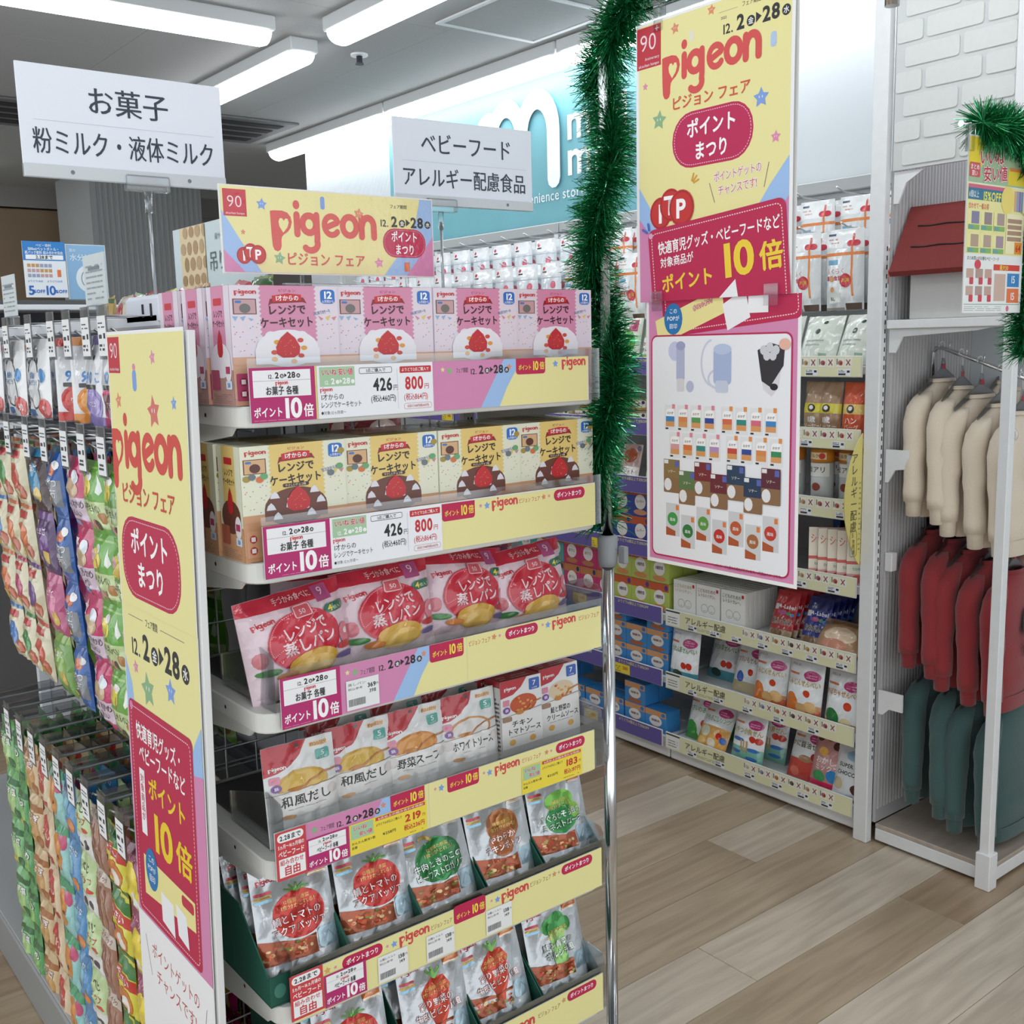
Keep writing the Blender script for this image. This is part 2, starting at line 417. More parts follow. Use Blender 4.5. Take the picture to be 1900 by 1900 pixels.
# ceiling of mineral boards with visible joints
ceil = struct('ceiling', box(-3, -2.5, CZ+.02, 7, 10, CZ+.08), M('ceiling_void', '6f6f70', .9))
cp = bpy.data.meshes.new('ceiling_board'); _b = box(0, 0, 0, .909, 1.817, .02, .001, 1); _b.to_mesh(cp); _b.free(); cp.materials.append(M('mineral_board', 'a6a6a5', .9, noise=.04, scale=120, bump=.3))
for i in range(10):
    for j in range(7):
        obj('ceiling_board', cp, None, ceil, (-2.1+.91*i, -2.03+1.819*j-(.9 if i % 2 else 0), CZ))
hatch = T(empty('ceiling_hatch', (2.35, 2.9, CZ)), 'square access hatch with pale frame in the ceiling', 'hatch')
for a in ((0, 0, .46, .02), (0, .44, .46, .46), (0, .02, .02, .44), (.44, .02, .46, .44)):
    obj('frame', box(a[0], a[1], -.008, a[2], a[3], -.001, .001, 1), M('hatch_frame', 'd3d4d4', .5), hatch)
obj('hatch_panel', box(.021, .021, -.005, .439, .439, -.001), M('mineral_board', 'a6a6a5', .9), hatch)
# walls
WX = 3.02
TEAL = M('teal_wall_paint', '74b0bb', .55, noise=.02, scale=6)
WWALL = M('white_wall_panel', 'd3d9dd', .45)
struct('wall_right', box(WX, 2.35, 0, WX+.1, 4.76, CZ), TEAL)
wn = struct('wall_right_near', box(WX, -1.5, 0, WX+.1, 2.348, CZ), WWALL)
wr = struct('wall_right_ribbed', box(WX+.004, 4.762, 0, WX+.1, 5.65, CZ), WWALL)
_rm = bpy.data.meshes.new('rib'); _b = prism(arc(0, 0, .005, 180, 0, 6), 0, CZ, 'z'); _b.to_mesh(_rm); _b.free(); _rm.materials.append(WWALL)
for k in range(72):
    obj('rib', _rm, None, wr, (WX+.003, 4.768+k*.0122, 0), (0, 0, PI/2))
struct('wall_back', box(-3, 8.2, 0, 7, 8.3, CZ), M('far_wall_grey', '8a867f', .8, noise=.05, scale=2))
struct('wall_return', box(WX+.11, 5.655, 0, 6.5, 5.75, CZ), M('return_wall', '6c6863', .8))
struct('trim_1', box(-3, 8.1, CZ-.14, 7, 8.198, CZ), M('beam_grey', '83807c', .8))
colm = struct('wall_column', box(2.27, 7.1, 0, 3.0, 7.8, CZ), M('column_panel', 'a0a3a4', .75, noise=.03, scale=3))
_cr = bpy.data.meshes.new('rib'); _b = box(-.008, -.006, 0, .008, 0, CZ-.001); _b.to_mesh(_cr); _b.free(); _cr.materials.append(MATS['column_panel'])
for k in range(20): obj('rib', _cr, None, colm, (2.3+k*.035, 7.1, 0))
T(obj('wood_board', box(1.75, 8.1, 1.55, 2.6, 8.19, 2.45, .01), M('brown_panel', '7b6852', .7, noise=.12, scale=3)), 'dim brown panel high on the far wall', 'panel')
T(obj('wall_decoration', prism(arc(.9, 1.35, .75, 0, 180, 20, .75), 8.05, 8.18), M('lime_panel', '9db046', .6)), 'lime green curved panel on the far wall at left', 'panel')
# teal wall lettering: a big rounded m, the two words, and the small line under them
sign = T(empty('wall_lettering', (WX, 0, 0), (0, 0, -PI/2)), 'white raised letters and big m on the teal wall', 'wall sign')
LW = M('letter_white', 'f6fafb', .4)
def letters(name, a):
    return obj(name, a.mesh(name, e=.004, m=PAPER), None, sign)
def wx(Y): return -Y
a = Art(); Lc = 'f8fbfc'
for c0 in (-4.32, -3.93, -3.54): pass
m3 = Art()
m3.stroke(arc(-3.93, 2.33, .07, 180, 60, 8, .09), .07, Lc); m3.stroke(arc(-3.80, 2.31, .105, 180, 0, 12, .14) + [(-3.695, 2.2)], .075, Lc); m3.stroke(arc(-3.585, 2.31, .105, 180, 0, 12, .14) + [(-3.48, 2.12)], .08, Lc); m3.stroke([(-4.0, 2.33), (-4.0, 2.12)], .07, Lc)
letters('letter_m', m3)
for txt, z in (('mini', 2.335), ('mini', 2.195)):
    t = Art(); t.text(txt, -3.41, z, .2, Lc, 'l', .02); letters('word', t)
t = Art(); t.text('convenience store', -3.78, 2.055, .06, 'eef6f8', 'l', .004); letters('small_line', t)
# ceiling lamps: white channel body and a rounded glowing diffuser
def lamp_mesh(L):
    body = box(-.0575, 0, -.05, .0575, L, 0, .004, 1)
    pts = arc(0, 0, .055, 180, 360, 10, .045)
    d = bmesh.new(); n = len(pts); rows = []
    for y, k in ((.004, .55), (.012, .86), (.03, 1), (L-.03, 1), (L-.012, .86), (L-.004, .55)):
        rows.append([d.verts.new((p*k, y, -.05 + q*k)) for p, q in pts])
    for A, B in zip(rows, rows[1:]):
        for i in range(n-1): d.faces.new((A[i], A[i+1], B[i+1], B[i])).smooth = True
    d.faces.new(rows[0]); d.faces.new(rows[-1][::-1])
    bmesh.ops.recalc_face_normals(d, faces=d.faces[:])
    bm_, dm_ = bpy.data.meshes.new('lamp_body'), bpy.data.meshes.new('diffuser')
    body.to_mesh(bm_); body.free(); d.to_mesh(dm_); d.free()
    bm_.materials.append(M('lamp_channel', 'c9cccd', .5)); dm_.materials.append(M('lamp_diffuser', 'f7fbff', .4, emit=LAMP))
    return bm_, dm_
LB, LD = lamp_mesh(1.25)
def lamp(x, y, rz, label):
    t = T(empty('ceiling_lamp', (x, y, CZ), (0, 0, rz)), label, 'ceiling lamp', 'linear ceiling lamps')
    obj('lamp_body', LB, None, t); obj('diffuser', LD, None, t)
lamp(2.92, 4.56, 0, 'far end lamp of the long bright row along the teal wall')
lamp(2.92, 3.3, 0, 'second lamp of the row along the teal wall, left of the tinsel')
lamp(2.92, 2.04, 0, 'lamp of the teal wall row hidden behind the tall banner')
lamp(2.92, .78, 0, 'nearest lamp of the row along the right wall')
lamp(2.05, 3.79, 0, 'ceiling lamp whose near end hangs above the left category sign')
lamp(2.04, 2.28, 0, 'ceiling lamp running out of the top edge beside the hatch')
lamp(1.84, 3.66, PI/2, 'ceiling lamp crossing the top left corner of the picture')
lamp(.42, 7.3, -PI/2, 'small far lamp at the left edge under the dark ceiling')
for i, (x, y, r) in enumerate(((2.04, .7, 0), (2.04, -.9, 0), (.3, 1.9, 0), (.3, .3, 0), (.3, -1.3, 0), (-1.3, 2.2, 0), (-1.3, .2, 0), (-.2, 4.3, 0), (.4, 6.2, 0))):
    lamp(x, y, r, 'ceiling lamp overhead outside the picture, %s of the overhead set' % ORD[i])
# air vents and sprinkler
def vent(x, y, label):
    t = T(empty('air_vent', (x, y, CZ)), label, 'air vent', 'ceiling air vents')
    obj('vent_frame', box(-.3, -.3, -.012, .3, .3, -.001, .003, 1), M('vent_grey', '6d6e6f', .6), t)
    for k in range(4):
        obj('vent_slot', box(-.24, -.24+k*.13, -.016, .24, -.17+k*.13, -.0125), M('vent_dark', '1d1e20', .8), t)
vent(2.46, 5.5, 'dark air conditioning vent right of the left category sign'); vent(1.35, 5.65, 'air conditioning vent at the far left edge of the ceiling')
sp = T(empty('sprinkler', (2.34, 3.88, CZ)), 'small dark sprinkler head on the ceiling', 'sprinkler')
_b = bmesh.new(); tube(_b, [(0, 0, 0), (0, 0, -.008)], .035, 16); obj('rose', _b, WHITE, sp)
_b = bmesh.new(); tube(_b, [(0, 0, -.009), (0, 0, -.03), (0, 0, -.04)], [.012, .012, .018], 12); obj('nozzle', _b, DARKM, sp)
# ================================================================== end-cap display with the fair goods
DX0, DX1, DYF, DYB = .578, 1.2, 1.285, 1.62
DZ = [1.377, 1.171, .964, .752, .533, .295]
dr = T(empty('display_rack', (0, 0, 0)), 'white end-cap display rack with six shelves and wire back', 'display rack')
wz = M('aged_white_metal', 'd9d9d4', .4, noise=.03, scale=15)
for k, z in enumerate(DZ):
    pts = [(DX0, DYB-.01), (DX0, DYF+.03)] + [(DX0+.03-.03*math.cos(math.radians(a)), DYF+.03-.03*math.sin(math.radians(a))) for a in (20, 45, 70, 90)] + [(DX1-.03+.03*math.sin(math.radians(a)), DYF+.03-.03*math.cos(math.radians(a))) for a in (0, 20, 45, 70, 90)] + [(DX1, DYB-.01)]
    sh = obj('shelf', prism(pts, z-.028, z, 'z', .002), wz, dr)
    obj('shelf_mat', box(DX0+.03, DYF+.04, z+.0002, DX1-.03, DYB-.02, z+.001), M('shelf_mat_grey', '5c5c5c', .7), sh)
    for x in (DX0+.004, DX1-.008):
        obj('bracket', prism([(DYB-.01, z-.0285), (DYB-.01, z-.075), (DYB-.03, z-.075), (DYF+.05, z-.04), (DYF+.035, z-.0285)], x, x+.004, 'x'), wz, sh)
        _b = bmesh.new(); tube(_b, [(x-.0045 if x < 1 else x+.005, 1.40, z-.014), (x-.0046 if x < 1 else x+.0052, 1.40, z-.014)], .003, 8); obj('screw_hole', _b, DASH, sh)
for x in (.60, .86, 1.165):
    up = obj('upright', box(x, DYB-.008, 0, x+.022, DYB+.012, 1.40, .001, 1), M('upright_grey', 'b5b6b4', .5), dr)
    for j in range(34):
        for q in (.006, .013): obj('slot', box(x+q, DYB-.0088, .34+j*.031, x+q+.003, DYB-.0082, .354+j*.031), DASH, up)
wg = bmesh.new()
x = DX0-.02
while x < DX1+.02:
    tube(wg, [(x, DYB+.002, .12), (x, DYB+.002, 1.36)], .0018, 5); x += .0535
z = .16
while z < 1.37:
    tube(wg, [(DX0-.03, DYB-.002, z), (DX1+.02, DYB-.002, z)], .0018, 5); z += .0535
for z in (1.30, 1.325, 1.335): tube(wg, [(DX0-.03, DYB-.004, z), (DX1+.02, DYB-.004, z)], .0022, 5)
obj('wire_grid', wg, WIRE, dr)
obj('base_plinth', box(DX0, DYF+.02, 0, DX1, DYB, .09, .004, 1), wz, dr)
# ------------------------------------------------------------------ print pieces shared by cards and posters
YEL, PNK, BLU, RED, CRI, MAG, INK = 'eee7a2', 'd78bb6', '9fc3ee', 'd64a4c', 'c11f50', 'b8286f', '2b2a2c'
def pill(a, cx, cy, w, h, txt='ポイントまつり', col=CRI):
    a.rrect(cx-w/2, cy-h/2, cx+w/2, cy+h/2, h*.48, col); a.text(txt, cx, cy, h*.52, 'fff', bold=.03, w=w*.8)
def badge10(a, x, y1, w=.075, h=.03):
    a.rrect(x, y1-h, x+w, y1+.004, .005, CRI); a.rect(x, y1-.004, x+w, y1, CRI)
    a.text('ポイント', x+w*.3, y1-h*.58, h*.36, 'f6e24a', bold=.03, w=w*.44); a.text('10', x+w*.66, y1-h*.47, h*.78, 'f6e24a', bold=.03, w=w*.24); a.text('倍', x+w*.885, y1-h*.5, h*.52, 'f6e24a', bold=.03, w=w*.17)
def dates(a, x, y, h, col=INK, s=1.0):
    """12.2 (Fri) > 28 (Wed), x = left edge"""
    a.text('12.', x, y-h*.14, h*.68, col, 'l', .015); x += h*1.02
    a.text('2', x, y, h, col, 'l', .035); x += h*.7
    a.ell(x+h*.22, y-h*.12, h*.27, h*.27, col, 16); a.text('金', x+h*.22, y-h*.12, h*.36, 'fff', bold=.02); x += h*.55
    a.poly([(x, y+h*.22), (x, y-h*.3), (x+h*.36, y-h*.04)], col); x += h*.42
    a.text('28', x, y, h, col, 'l', .035); x += h*1.22
    a.ell(x+h*.26, y-h*.12, h*.27, h*.27, col, 16); a.text('水', x+h*.26, y-h*.12, h*.36, 'fff', bold=.02)
def stars(a, L):
    for x, y, r, c in L:
        a.star(x, y, r, c, 90+random.uniform(-12, 12), .52)
        if r > .007:
            for dx in (-.22, .16): a.ell(x+dx*r, y+.08*r, r*.06, r*.14, 'f4f4f4', 6)
SG, SB, SO, SP = '8fb788', '7fa3e2', 'e2906a', 'e28fb0'
def label10(w, h, head='お菓子 各種', pts='ポイント'):
    """magenta point card"""
    a = Art(); a.rect(0, 0, w, h, MAG); a.rect(w*.05, h*.46, w*.93, h*.95, 'f5f5f7')
    dates(a, w*.27, h*.855, h*.15, INK); a.rect(w*.05, h*.755, w*.93, h*.76, '777')
    a.logo(w*.48, h*.7, w*.19, 'cf3a44', 'f5f5f7'); a.text(head, w*.48, h*.57, h*.17, INK, bold=.025, w=w*.5)
    a.text(pts, w*.26, h*.18, h*.2, 'fff', bold=.035, w=w*.44); a.text('10', w*.63, h*.25, h*.5, 'fff', bold=.035, w=w*.34); a.text('倍', w*.88, h*.18, h*.26, 'fff', bold=.03, w=w*.16)
    a.lines(w*.04, h*.03, w*.7, h*.06, 1, 'd98ab0'); return a
def price_card(w, h):
    """white price card 426 / 800"""
    a = Art(); a.rect(0, 0, w, h, 'f2f4f8'); a.rect(w*.02, h*.6, w*.31, h*.97, 'a9cda6')
    a.text('いいね 安い値', w*.165, h*.87, h*.14, 'cf3048', bold=.03, w=w*.26, out='fff', ow=.04); dates(a, w*.055, h*.7, h*.15, 'fbfbfb')
    a.logo(w*.07, h*.53, w*.1, 'd05050', 'f2f4f8'); a.text('1才からの', w*.02, h*.4, h*.13, INK, 'l', .012, sx=.9); a.text('レンジでケーキセット', w*.02, h*.25, h*.13, INK, 'l', .012, w=w*.34); a.text('●対象:12ヵ月頃〜', w*.02, h*.1, h*.075, INK, 'l', 0, sx=.9)
    a.stroke(rr(w*.35, h*.82, w*.63, h*.93, h*.03), h*.01, INK, closed=True); a.text('1点ご購入で', w*.49, h*.875, h*.085, INK)
    a.text('426', w*.55, h*.6, h*.34, INK, 'c', .03, w=w*.17); a.text('円', w*.66, h*.52, h*.12, INK); a.text('(税込460円)', w*.55, h*.32, h*.15, INK, bold=.015, w=w*.22)
    a.rect(w*.675, h*.1, w*.678, h*.9, 'c9ccd4'); a.rrect(w*.7, h*.8, w*.985, h*.93, h*.02, 'c93036'); a.text('よりどり2点ご購入で', w*.84, h*.865, h*.08, 'fff', w=w*.25)
    a.text('800', w*.83, h*.6, h*.34, 'c93036', 'c', .035, w=w*.17); a.text('円', w*.94, h*.52, h*.12, 'c93036'); a.text('(税込864円)', w*.84, h*.32, h*.15, 'c93036', bold=.015, w=w*.22)
    a.stroke(rr(w*.73, h*.08, w*.98, h*.19, h*.04), h*.008, 'd08a8a', closed=True); a.text('1点あたり400円(税込432円)', w*.855, h*.135, h*.065, 'c05050', w=w*.2)
    return a
def fair_bg(L, h, mode, off=0):
    """long fair strip: pink part, blue ribbon, yellow part"""
    a = Art(); a.rect(0, 0, L, h, YEL)
    if mode == 'pink':
        a.poly([(0, 0), (off, 0), (off+.02, h*.45), (off+.045, h), (0, h)], PNK); a.poly([(off, 0), (off+.035, 0), (off+.05, h*.4), (off+.08, h), (off+.045, h), (off+.02, h*.45)], BLU)
    return a
def pricetag(w, h, l1='138', l2='149', name='12種レトルト'):
    a = Art(); a.rect(0, 0, w, h, 'eef0f0'); a.text(name, w*.05, h*.85, h*.1, '333', 'l', 0, w=w*.55); a.text('税込参考', w*.05, h*.7, h*.09, '444', 'l', 0, w=w*.45)
    a.text(l1, w*.78, h*.72, h*.2, '222', bold=.03); a.text(l2, w*.8, h*.52, h*.17, '222', bold=.015); a.text('円', w*.95, h*.72, h*.09, '333')
    x = w*.06
    rnd = random.Random(4)
    while x < w*.55:
        q = rnd.uniform(.006, .016)*w; a.rect(x, h*.12, x+q, h*.36, '222'); x += q + rnd.uniform(.006, .014)*w
    return a
def yellow_card(w, h, big, sub, ref):
    a = Art(); a.rect(0, 0, w, h, 'f2dc46'); a.rect(w*.02, h*.5, w*.3, h*.96, 'a9cda6'); a.text('いいね', w*.13, h*.84, h*.16, 'cf3048', bold=.03, out='fff', ow=.04); a.text('安い値', w*.2, h*.63, h*.16, 'cf3048', bold=.03, out='fff', ow=.04)
    a.rect(w*.33, h*.86, w*.98, h*.97, 'c9463c'); a.text('6点以上の組み合わせ自由!', w*.66, h*.915, h*.08, 'fff', w=w*.6); a.text('よりどり6点以上ご購入で', w*.5, h*.72, h*.1, INK, w=w*.34)
    a.text(big, w*.82, h*.62, h*.34, 'c8362c', bold=.035, w=w*.22); a.text('円', w*.96, h*.56, h*.12, 'c8362c'); a.text('税込'+sub+'円', w*.83, h*.3, h*.2, 'c8362c', bold=.03, w=w*.28)
    a.text('かんたん粉末+鉄', w*.02, h*.36, h*.1, INK, 'l', .015, w=w*.3); a.text('各種', w*.02, h*.22, h*.1, INK, 'l', .015); a.text('¥'+ref+'円', w*.5, h*.36, h*.12, INK, bold=.02, w=w*.17); a.lines(w*.68, h*.08, w*.95, h*.14, 1, '8c7c1c')
    return a
def combo(w, h):
    a = Art(); a.rect(0, 0, w, h, 'cf4248'); a.rrect(w*.06, h*.78, w*.92, h*.96, h*.09, 'f6f6f8'); a.text('2.28まで', w*.49, h*.87, h*.13, INK, bold=.03, w=w*.7)
    a.text('5ヵ月〜16ヵ月頃の', w*.5, h*.69, h*.1, 'fff', bold=.02, w=w*.86); a.text('ベビーフード', w*.5, h*.54, h*.14, 'fff', bold=.025, w=w*.86)
    a.rect(w*.08, h*.06, w*.94, h*.44, 'f6f6f8'); a.text('組み合わせ', w*.5, h*.36, h*.12, 'cf4248', bold=.02, w=w*.78); a.text('自由', w*.5, h*.18, h*.22, 'cf4248', bold=.035, w=w*.56)
    return a
RAIL = []
def rail(k, x0, x1, z0, cards, lab):
    r = T(empty('shelf_price_rail', (0, DYF-.008, z0)), lab, 'price rail', 'fair price rails on the display rack')
    h = .07
    obj('acrylic_panel', box(x0, .004, .0, 1.197, .006, h+.012), ACR, r)
    obj('rail_back', box(x0, .002, .0, x1, .0035, h), M('rail_card_back', 'e8e8e4', .6), r)
    for i, (xa, dz, art, nm, lift) in enumerate(cards):
        b = [q[3] for q in art.sh]; xm, ym = max(q[2] for q in b), max(q[3] for q in b)
        obj(nm, art.mesh(nm, fn=lambda x, y, e: Vector((xa+x, .0018-lift*.0008-e, dz+y)), e=1.2e-4), None, r)
# row 1
f1 = fair_bg(.3, .07, 'pink', .085); f1.star(.018, .058, .004, 'f0e0a0'); stars(f1, [(.03, .056, .006, SG), (.14, .058, .005, SO), (.232, .06, .006, SB)]); f1.text('フェア期間', .052, .056, .008, '5a4a55', w=.022); dates(f1, .066, .056, .0165)
badge10(f1, .153, .07, .058, .024); f1.logo(.27, .0595, .05, 'd64a4c', YEL); f1.clip(0, 0, .3, .07)
rail(0, .588, 1.171, 1.356, [(.588, 0, label10(.093, .07), 'point_card', 1), (.684, 0, price_card(.185, .07), 'price_card', 1), (.869, 0, f1, 'fair_strip', 0), (.681, 0, Art().rect(0, 0, .003, .07, 'efe28a'), 'card_edge', 0)], 'price rail under the pink cake boxes with 426 yen card')
# row 2
f2 = fair_bg(.306, .068, 'y'); badge10(f2, .001, .068, .06, .026); stars(f2, [(.072, .058, .0035, SP), (.084, .057, .006, SB), (.196, .058, .005, SO), (.207, .0585, .003, SP)]); f2.logo(.118, .0565, .05, RED, YEL); f2.text('ピジョン フェア', .167, .057, .0085, 'c9603c', w=.043); pill(f2, .25, .0575, .066, .018); f2.clip(0, 0, .306, .068)
rail(1, .594, 1.182, 1.151, [(.594, 0, label10(.098, .07), 'point_card', 1), (.692, 0, price_card(.184, .07), 'price_card', 1), (.876, 0, f2, 'fair_strip', 0)], 'price rail under the chocolate cake boxes with 426 yen card')
# row 3
f3 = fair_bg(.218, .07, 'pink', .085); stars(f3, [(.012, .058, .004, 'efe0a0'), (.024, .0565, .006, SG), (.14, .06, .005, SO)]); f3.text('フェア期間', .044, .054, .009, '5a4a55', w=.024); dates(f3, .061, .056, .017); badge10(f3, .15, .07, .062, .027); f3.clip(0, 0, .218, .07)
f3b = Art(); f3b.rect(0, 0, .277, .07, YEL); f3b.text('ピジョン フェア', .024, .058, .0095, 'c9603c', w=.042); stars(f3b, [(.052, .06, .0055, SO), (.063, .06, .003, SP), (.15, .061, .003, SP), (.161, .059, .006, SB)]); pill(f3b, .107, .059, .066, .018); f3b.logo(.195, .0575, .05, RED, YEL); f3b.text('ピジョン フェア', .25, .0575, .0095, 'c9603c', w=.046); f3b.clip(0, 0, .277, .07)
rail(2, .605, 1.192, .942, [(.605, 0, label10(.091, .071), 'point_card', 1), (.696, 0, f3, 'fair_strip', 0), (.704, .003, pricetag(.053, .043, '369', '398', '蒸しパン'), 'price_tag', 2), (.9145, 0, f3b, 'fair_strip', 0)], 'price rail under the steamed bread bags with 369 yen tag')
# row 4
f4 = fair_bg(.205, .07, 'pink', .08); stars(f4, [(.014, .057, .006, SG), (.126, .06, .005, SO)]); f4.text('フェア期間', .034, .055, .008, '5a4a55', w=.022); dates(f4, .047, .056, .0165); badge10(f4, .138, .07, .06, .025); f4.clip(0, 0, .205, .07)
f4b = Art(); f4b.rect(0, 0, .338, .07, YEL); badge10(f4b, .034, .07, .06, .025); stars(f4b, [(.012, .058, .003, SP), (.023, .057, .006, SB), (.104, .058, .003, SP), (.115, .056, .006, SB), (.232, .058, .005, SO), (.242, .058, .003, SP)]); f4b.logo(.15, .0555, .05, RED, YEL); f4b.text('ピジョン フェア', .2, .057, .009, 'c9603c', w=.04); pill(f4b, .284, .058, .064, .018); f4b.clip(0, 0, .338, .07)
rail(3, .584, 1.174, .73, [(.584, 0, combo(.046, .07), 'combo_card', 2), (.63, 0, f4, 'fair_strip', 0), (.63, 0, label10(.067, .046, 'ベビーフード 各種'), 'point_card', 1), (.698, 0, yellow_card(.132, .046, '219', '236', '258'), 'yellow_price_card', 1), (.8355, 0, f4b, 'fair_strip', 0), (1.014, 0, yellow_card(.13, .046, '183', '197', '215'), 'yellow_price_card', 1)], 'price rail under the white pouches with yellow 219 yen card')
# row 5
f5 = Art(); f5.rect(0, 0, .59, .07, YEL); stars(f5, [(.055, .058, .006, 'e0b060'), (.068, .058, .003, SP), (.155, .056, .003, SP), (.167, .055, .006, SB), (.35, .058, .003, SP), (.362, .056, .006, SB), (.482, .058, .0055, 'd0a060'), (.492, .058, .003, SP)])
pill(f5, .113, .0575, .068, .019); f5.logo(.203, .055, .054, RED, YEL); f5.text('ピジョン フェア', .253, .055, .009, '8a6a3c', w=.04); badge10(f5, .276, .07, .062, .026); f5.logo(.398, .055, .056, RED, YEL); f5.text('ピジョン フェア', .452, .057, .01, '8a6a3c', w=.046); pill(f5, .533, .058, .07, .018)
rail(4, .597, 1.187, .513, [(.597, 0, f5, 'fair_strip', 0), (.592, .004, combo(.052, .068), 'combo_card', 2), (.645, .002, label10(.069, .05, 'ベビーフード 各種'), 'point_card', 2)] + [(x, .003, pricetag(.052, .042), 'price_tag', 2) for x in (.734, .82, .934)], 'price rail under the silver tomato pouches with 138 yen tags')
# row 6
f6 = Art(); f6.rect(0, 0, .59, .07, YEL); pill(f6, .54, .058, .068, .018); f6.logo(.4, .048, .065, RED, YEL); f6.text('ピジョン フェア', .465, .052, .01, '8a6a3c', w=.05); stars(f6, [(.498, .057, .0055, 'd0a060'), (.36, .046, .006, SB)])
rail(5, .597, 1.187, .277, [(.597, 0, f6, 'fair_strip', 0)], 'lowest price rail of the display at the bottom edge')
# ------------------------------------------------------------------ cake boxes
BW, BH, BD = .1545, .153, .07
def cakebox(choc):
    w, h = BW, BH; a = Art()
    base, mid, ink = ('e9ead2', 'e9cc78', '2c1c16') if choc else ('e6dbe6', 'd98fb0', '3c1420')
    a.rect(-w/2, 0, w/2, h, base); a.rect(-w/2, 0, w/2, h*.1, 'cf9a70' if choc else 'd9a98c')
    rq = random.Random(2)
    for xx in (-.46, -.39, -.32, .33, .4, .46):
        a.poly([(w*xx-.004, h*.6+.004*math.sin(xx*40)), (w*xx+.004, h*.6+.004*math.cos(xx*30)), (w*xx, h*.55)], rq.choice(('8fb6d8', 'e3c860', 'd88a94', '9ac48a')))
    for k_ in range(26): a.ell(w*rq.choice((rq.uniform(-.48, -.26), rq.uniform(.31, .48))), h*rq.uniform(.12, .52), .0011, .0011, rq.choice(('d87a8a', '7a9ad0', 'd8b050', '8ab48a')), 6)
    x0, x1 = -w*.235, w*.285; sc = [(x0, h)]
    n = 13
    for k in range(n): sc += [(x0+.0022, h-(k+.25)*h*.74/n), (x0-.0012, h-(k+.75)*h*.74/n)]
    sc.append((x0, h*.26)); sc.append((x1, h*.26))
    for k in range(n): sc += [(x1-.0022, h*.26+(k+.25)*h*.74/n), (x1+.0012, h*.26+(k+.75)*h*.74/n)]
    sc.append((x1, h)); a.poly(sc, mid)
    a.logo(-w*.36, h*.905, w*.195, 'cc3338', base)
    a.rect(-w*.475, h*.635, -w*.265, h*.83, '7a4a36' if choc else '6d4a44'); a.rect(-w*.465, h*.645, -w*.275, h*.82, 'd9b080' if choc else 'c9a0a4'); a.ell(-w*.37, h*.71, w*.05, h*.06, '5a2a1e' if choc else '6f6f6c', 14); a.rrect(-w*.455, h*.775, -w*.4, h*.805, .002, '3b7cc4')
    a.text('ピジョン', w*.02, h*.935, h*.042, 'b8303c', bold=.01)
    a.poly([(-w*.14, h*.83), (w*.17, h*.85), (w*.2, h*.775), (w*.165, h*.79), (-w*.13, h*.77), (-w*.16, h*.74)], '8f1c20'); a.poly([(-w*.12, h*.79), (w*.15, h*.81), (w*.15, h*.885), (w*.02, h*.9), (-w*.12, h*.87)], 'cc2430'); a.text('1才からの', w*.015, h*.84, h*.075, 'fff', bold=.03, w=w*.22, rot=1)
    a.text('レンジで', w*.01, h*.69, h*.135, ink, bold=.035, w=w*.36, rot=2); a.text('ケーキセット', w*.01, h*.53, h*.145, ink, bold=.035, w=w*.5, rot=2)
    a.rrect(w*.335, h*.77, w*.475, h*.955, .006, '2272c8'); a.text('12', w*.405, h*.885, h*.13, 'fff', bold=.03, w=w*.1); a.text('ヵ月頃から', w*.405, h*.8, h*.045, 'fff', w=w*.12)
    a.text('甘さひかえめ' if choc else 'はじめてのケーキ', w*.34, h*.66 if not choc else h*.62, h*.055, '3a5aa8', bold=.02, w=w*.17, rot=14, out='fff', ow=.05)
    if choc:
        a.rrect(-w*.12, h*.425, w*.13, h*.475, .003, '4a2a20'); a.text('やさしいチョコ味', 0, h*.45, h*.04, 'f2e6d0', w=w*.2)
        for q, (bx_, by, c) in enumerate(((-w*.45, h*.58, 'a8923a'), (-w*.4, h*.6, '6c7a80'), (-w*.33, h*.56, 'd8743c'), (-w*.29, h*.6, '6aa870'), (w*.35, h*.56, '6c7a80'), (w*.44, h*.64, '6aa870'), (w*.46, h*.85, 'a8923a'))): a.ell(bx_, by, .0055, .0065, c, 12)
        a.ell(0, h*.16, w*.3, h*.26, '6b3a2c', 24); a.rect(-w*.3, 0, w*.3, h*.16, '6b3a2c')
        a.poly([(-w*.1, h*.16), (-w*.085, h*.28), (w*.03, h*.3), (w*.13, h*.24), (w*.12, h*.12), (w*.03, h*.1)], 'e9e8ee')
        sx0, sy0, sk = w*.02, h*.26, 1.0
    else:
        for dx, dy, r in ((-.22, .3, .05), (-.15, .36, .055), (.14, .36, .055), (.2, .28, .05), (-.24, .18, .06), (.23, .18, .06)): a.ell(w*dx, h*dy, w*r, w*r*1.1, 'ebe9f2', 12)
        a.ell(0, h*.2, w*.29, h*.24, 'efecf2', 24); a.rect(-w*.3, 0, w*.3, h*.2, 'efecf2')
        for dx, dy, c in ((-.1, .28, 'e3a03c'), (.12, .3, 'cf4a3c'), (.15, .2, 'e3a03c'), (-.13, .15, 'd8503c'), (.12, .1, 'cf4a3c'), (-.13, .06, 'e8a848'), (.05, .03, 'e3a03c')): a.ell(w*dx, h*dy, w*.03, w*.03, c, 10)
        sx0, sy0, sk = 0, h*.24, 1.0
    sk = 1.25; berry = [(0, .15), (.045, .08), (.075, -.02), (.07, -.1), (.035, -.14), (-.035, -.14), (-.07, -.1), (-.075, -.02), (-.045, .08)]
    a.poly([(sx0+p*w*1.5, sy0+q*h*1.15) for p, q in berry], 'c7222c')
    rnd = random.Random(3)
    for k in range(16):
        p, q = rnd.uniform(-.045, .045), rnd.uniform(-.11, .07); a.ell(sx0+p*w*1.5, sy0+q*h*1.15, .0006, .001, 'e89a5a', 5)
